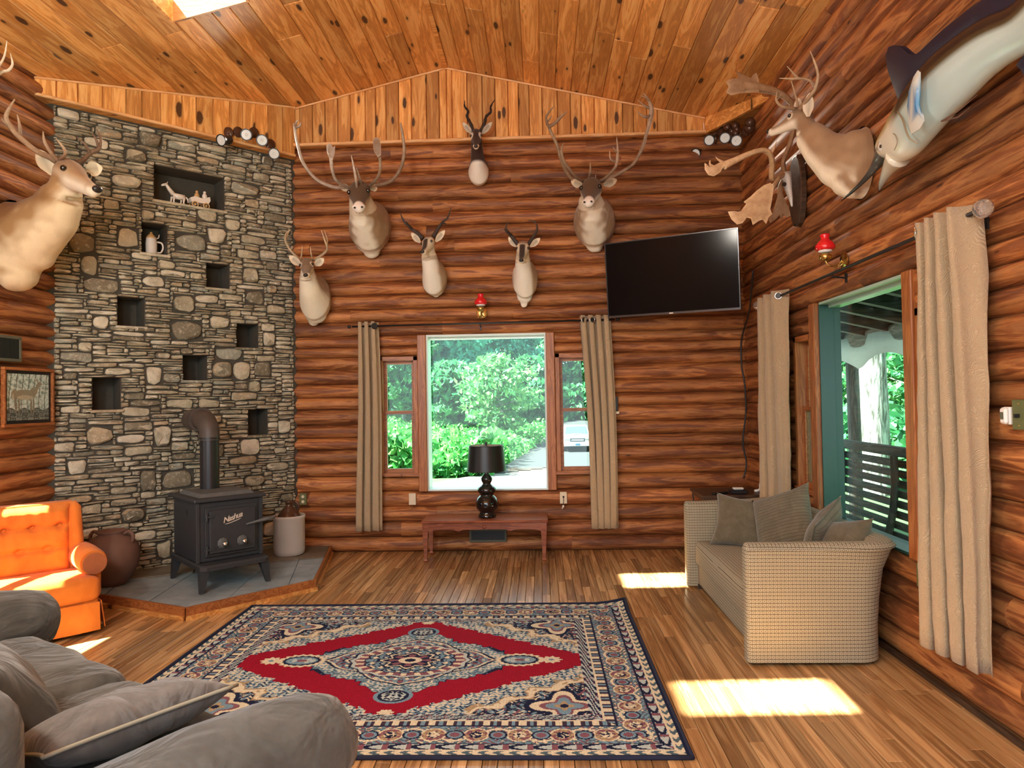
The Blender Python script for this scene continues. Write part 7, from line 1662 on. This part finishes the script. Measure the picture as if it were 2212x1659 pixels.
# porch railing bench with slatted back
bh = thing('porch_bench', 'weathered porch bench with a curved slatted back outside the right window', 'bench', (2.50, 5.35, PZ))
def bx_(z): return .34+.10*math.sin((z-.35)/.75*PI*.6)
for k in range(8):
    z = .46+k*.082; x = bx_(z); MB().box((x-.010, -1.55, z), (x+.012, 1.55, z+.062), ch=.004).build('slat', 'grey_wood_y', bh)
MB().box((bx_(1.12)-.03, -1.6, 1.125), (bx_(1.12)+.05, 1.6, 1.205), ch=.012).build('top_rail', 'grey_wood_y', bh)
for k in range(5): MB().box((-.05+k*.085, -1.55, .40), (.025+k*.085, 1.55, .425), ch=.004).build('slat', 'grey_wood_y', bh)
for y in (-1.5, -.5, .5, 1.5):
    MB().tube([(bx_(z)-.035, y, z) for z in (.30, .5, .7, .9, 1.13)], .032, 8).box((-.08, y-.025, .36), (.38, y+.025, .40)).build('support', 'grey_wood_z', bh)
    for x in (-.03, .34): MB().box((x-.03, y-.03, 0), (x+.03, y+.03, .37)).build('leg', 'grey_wood_z', bh)
# big bark trunk and trees beyond the porch
def rx(px, X): return at(px, 865, 'x', X).y
yb = rx(1876, 7.2); o = thing('large_tree_trunk', 'thick tree trunk with peeling pale bark just beyond the porch', 'tree', (7.2, yb, -.8)); m = MB(); rings = []
for k in range(22):
    z = -.2+k*.35; r_ = .36-.012*k*.35+.10*math.exp(-z*1.2); rings.append([((r_+.028*noise.noise(Vector((math.cos(2*PI*j/36)*3, math.sin(2*PI*j/36)*3, z*.7))))*math.cos(2*PI*j/36)+.05*math.sin(z*.6), (r_+.028*noise.noise(Vector((math.cos(2*PI*j/36)*6, math.sin(2*PI*j/36)*6, z*.5))))*math.sin(2*PI*j/36), z) for j in range(36)])
m.loft(rings).build('trunk', 'bark', o, smooth=True); leaves(2600, blobfn([((0, 0, 6.6), (2.6, 2.6, 1.0)), ((.8, 1.2, 7.4), (2, 2, 1))]), .16, 3, 'foliage', 'leaf_mid', o)
for i, (lb, px, X, h, w_, mt) in enumerate((('leafy green tree beyond the porch, left of the thick trunk', 1815, 11, 6.5, 4.5, 'leaf_mid'), ('bright green tree beyond the porch, right of the thick trunk', 1930, 12, 6, 4.5, 'leaf_bright'), ('dark green tree behind the porch trees', 1870, 17, 8, 7, 'leaf_hazy_green'), ('green tree beyond the porch at the near window edge', 2010, 11, 6, 5, 'leaf_mid'), ('green tree at the far end of the porch', 1740, 9.5, 6, 4, 'leaf_mid'))):
    y = rx(px, X); tree(lb, X, y, h, w_, mt, 60+i, n=4200, leaf=.15, group='trees beyond the porch', zb=-1.1, low=.02, trunk=.12)
def und2(r): X = r.uniform(8, 14); y = X*r.uniform(1.4, 4.2); return np.array((X, y, -1.0+r.rand()**1.3*2.2))
leaves(12000, und2, .17, 9, 'bushes', 'leaf_mid', None); tag(bpy.data.objects['bushes'], 'low green bushes beyond the porch bench', 'bushes')

def far_l(r):
    x = r.uniform(-75, -30) if r.rand() < .5 else r.uniform(16, 70); Y = r.uniform(60, 100); h = 9+5*math.sin(x*.5)+3*math.sin(x*1.3); return np.array((x, Y, gz(0, Y)+r.rand()*h))
leaves(16000, far_l, .75, 31, 'distant_treeline', 'leaf_hazy_green', None); tag(bpy.data.objects['distant_treeline'], 'distant green treeline continuing beyond the trees outside the far windows', 'treeline')
def far_r(r):
    x = r.uniform(15, 26); Y = r.uniform(-12, 22) if r.rand() < .75 else r.uniform(22, 50); h = 7+2*math.sin(Y*.8); return np.array((x, Y, -1.1+r.rand()*h))
leaves(16000, far_r, .40, 32, 'wood_edge', 'leaf_mid', None); tag(bpy.data.objects['wood_edge'], 'green edge of the wood behind the trees beyond the porch', 'wood')
for o in list(bpy.data.objects):
    if '_o' in o: del o['_o']
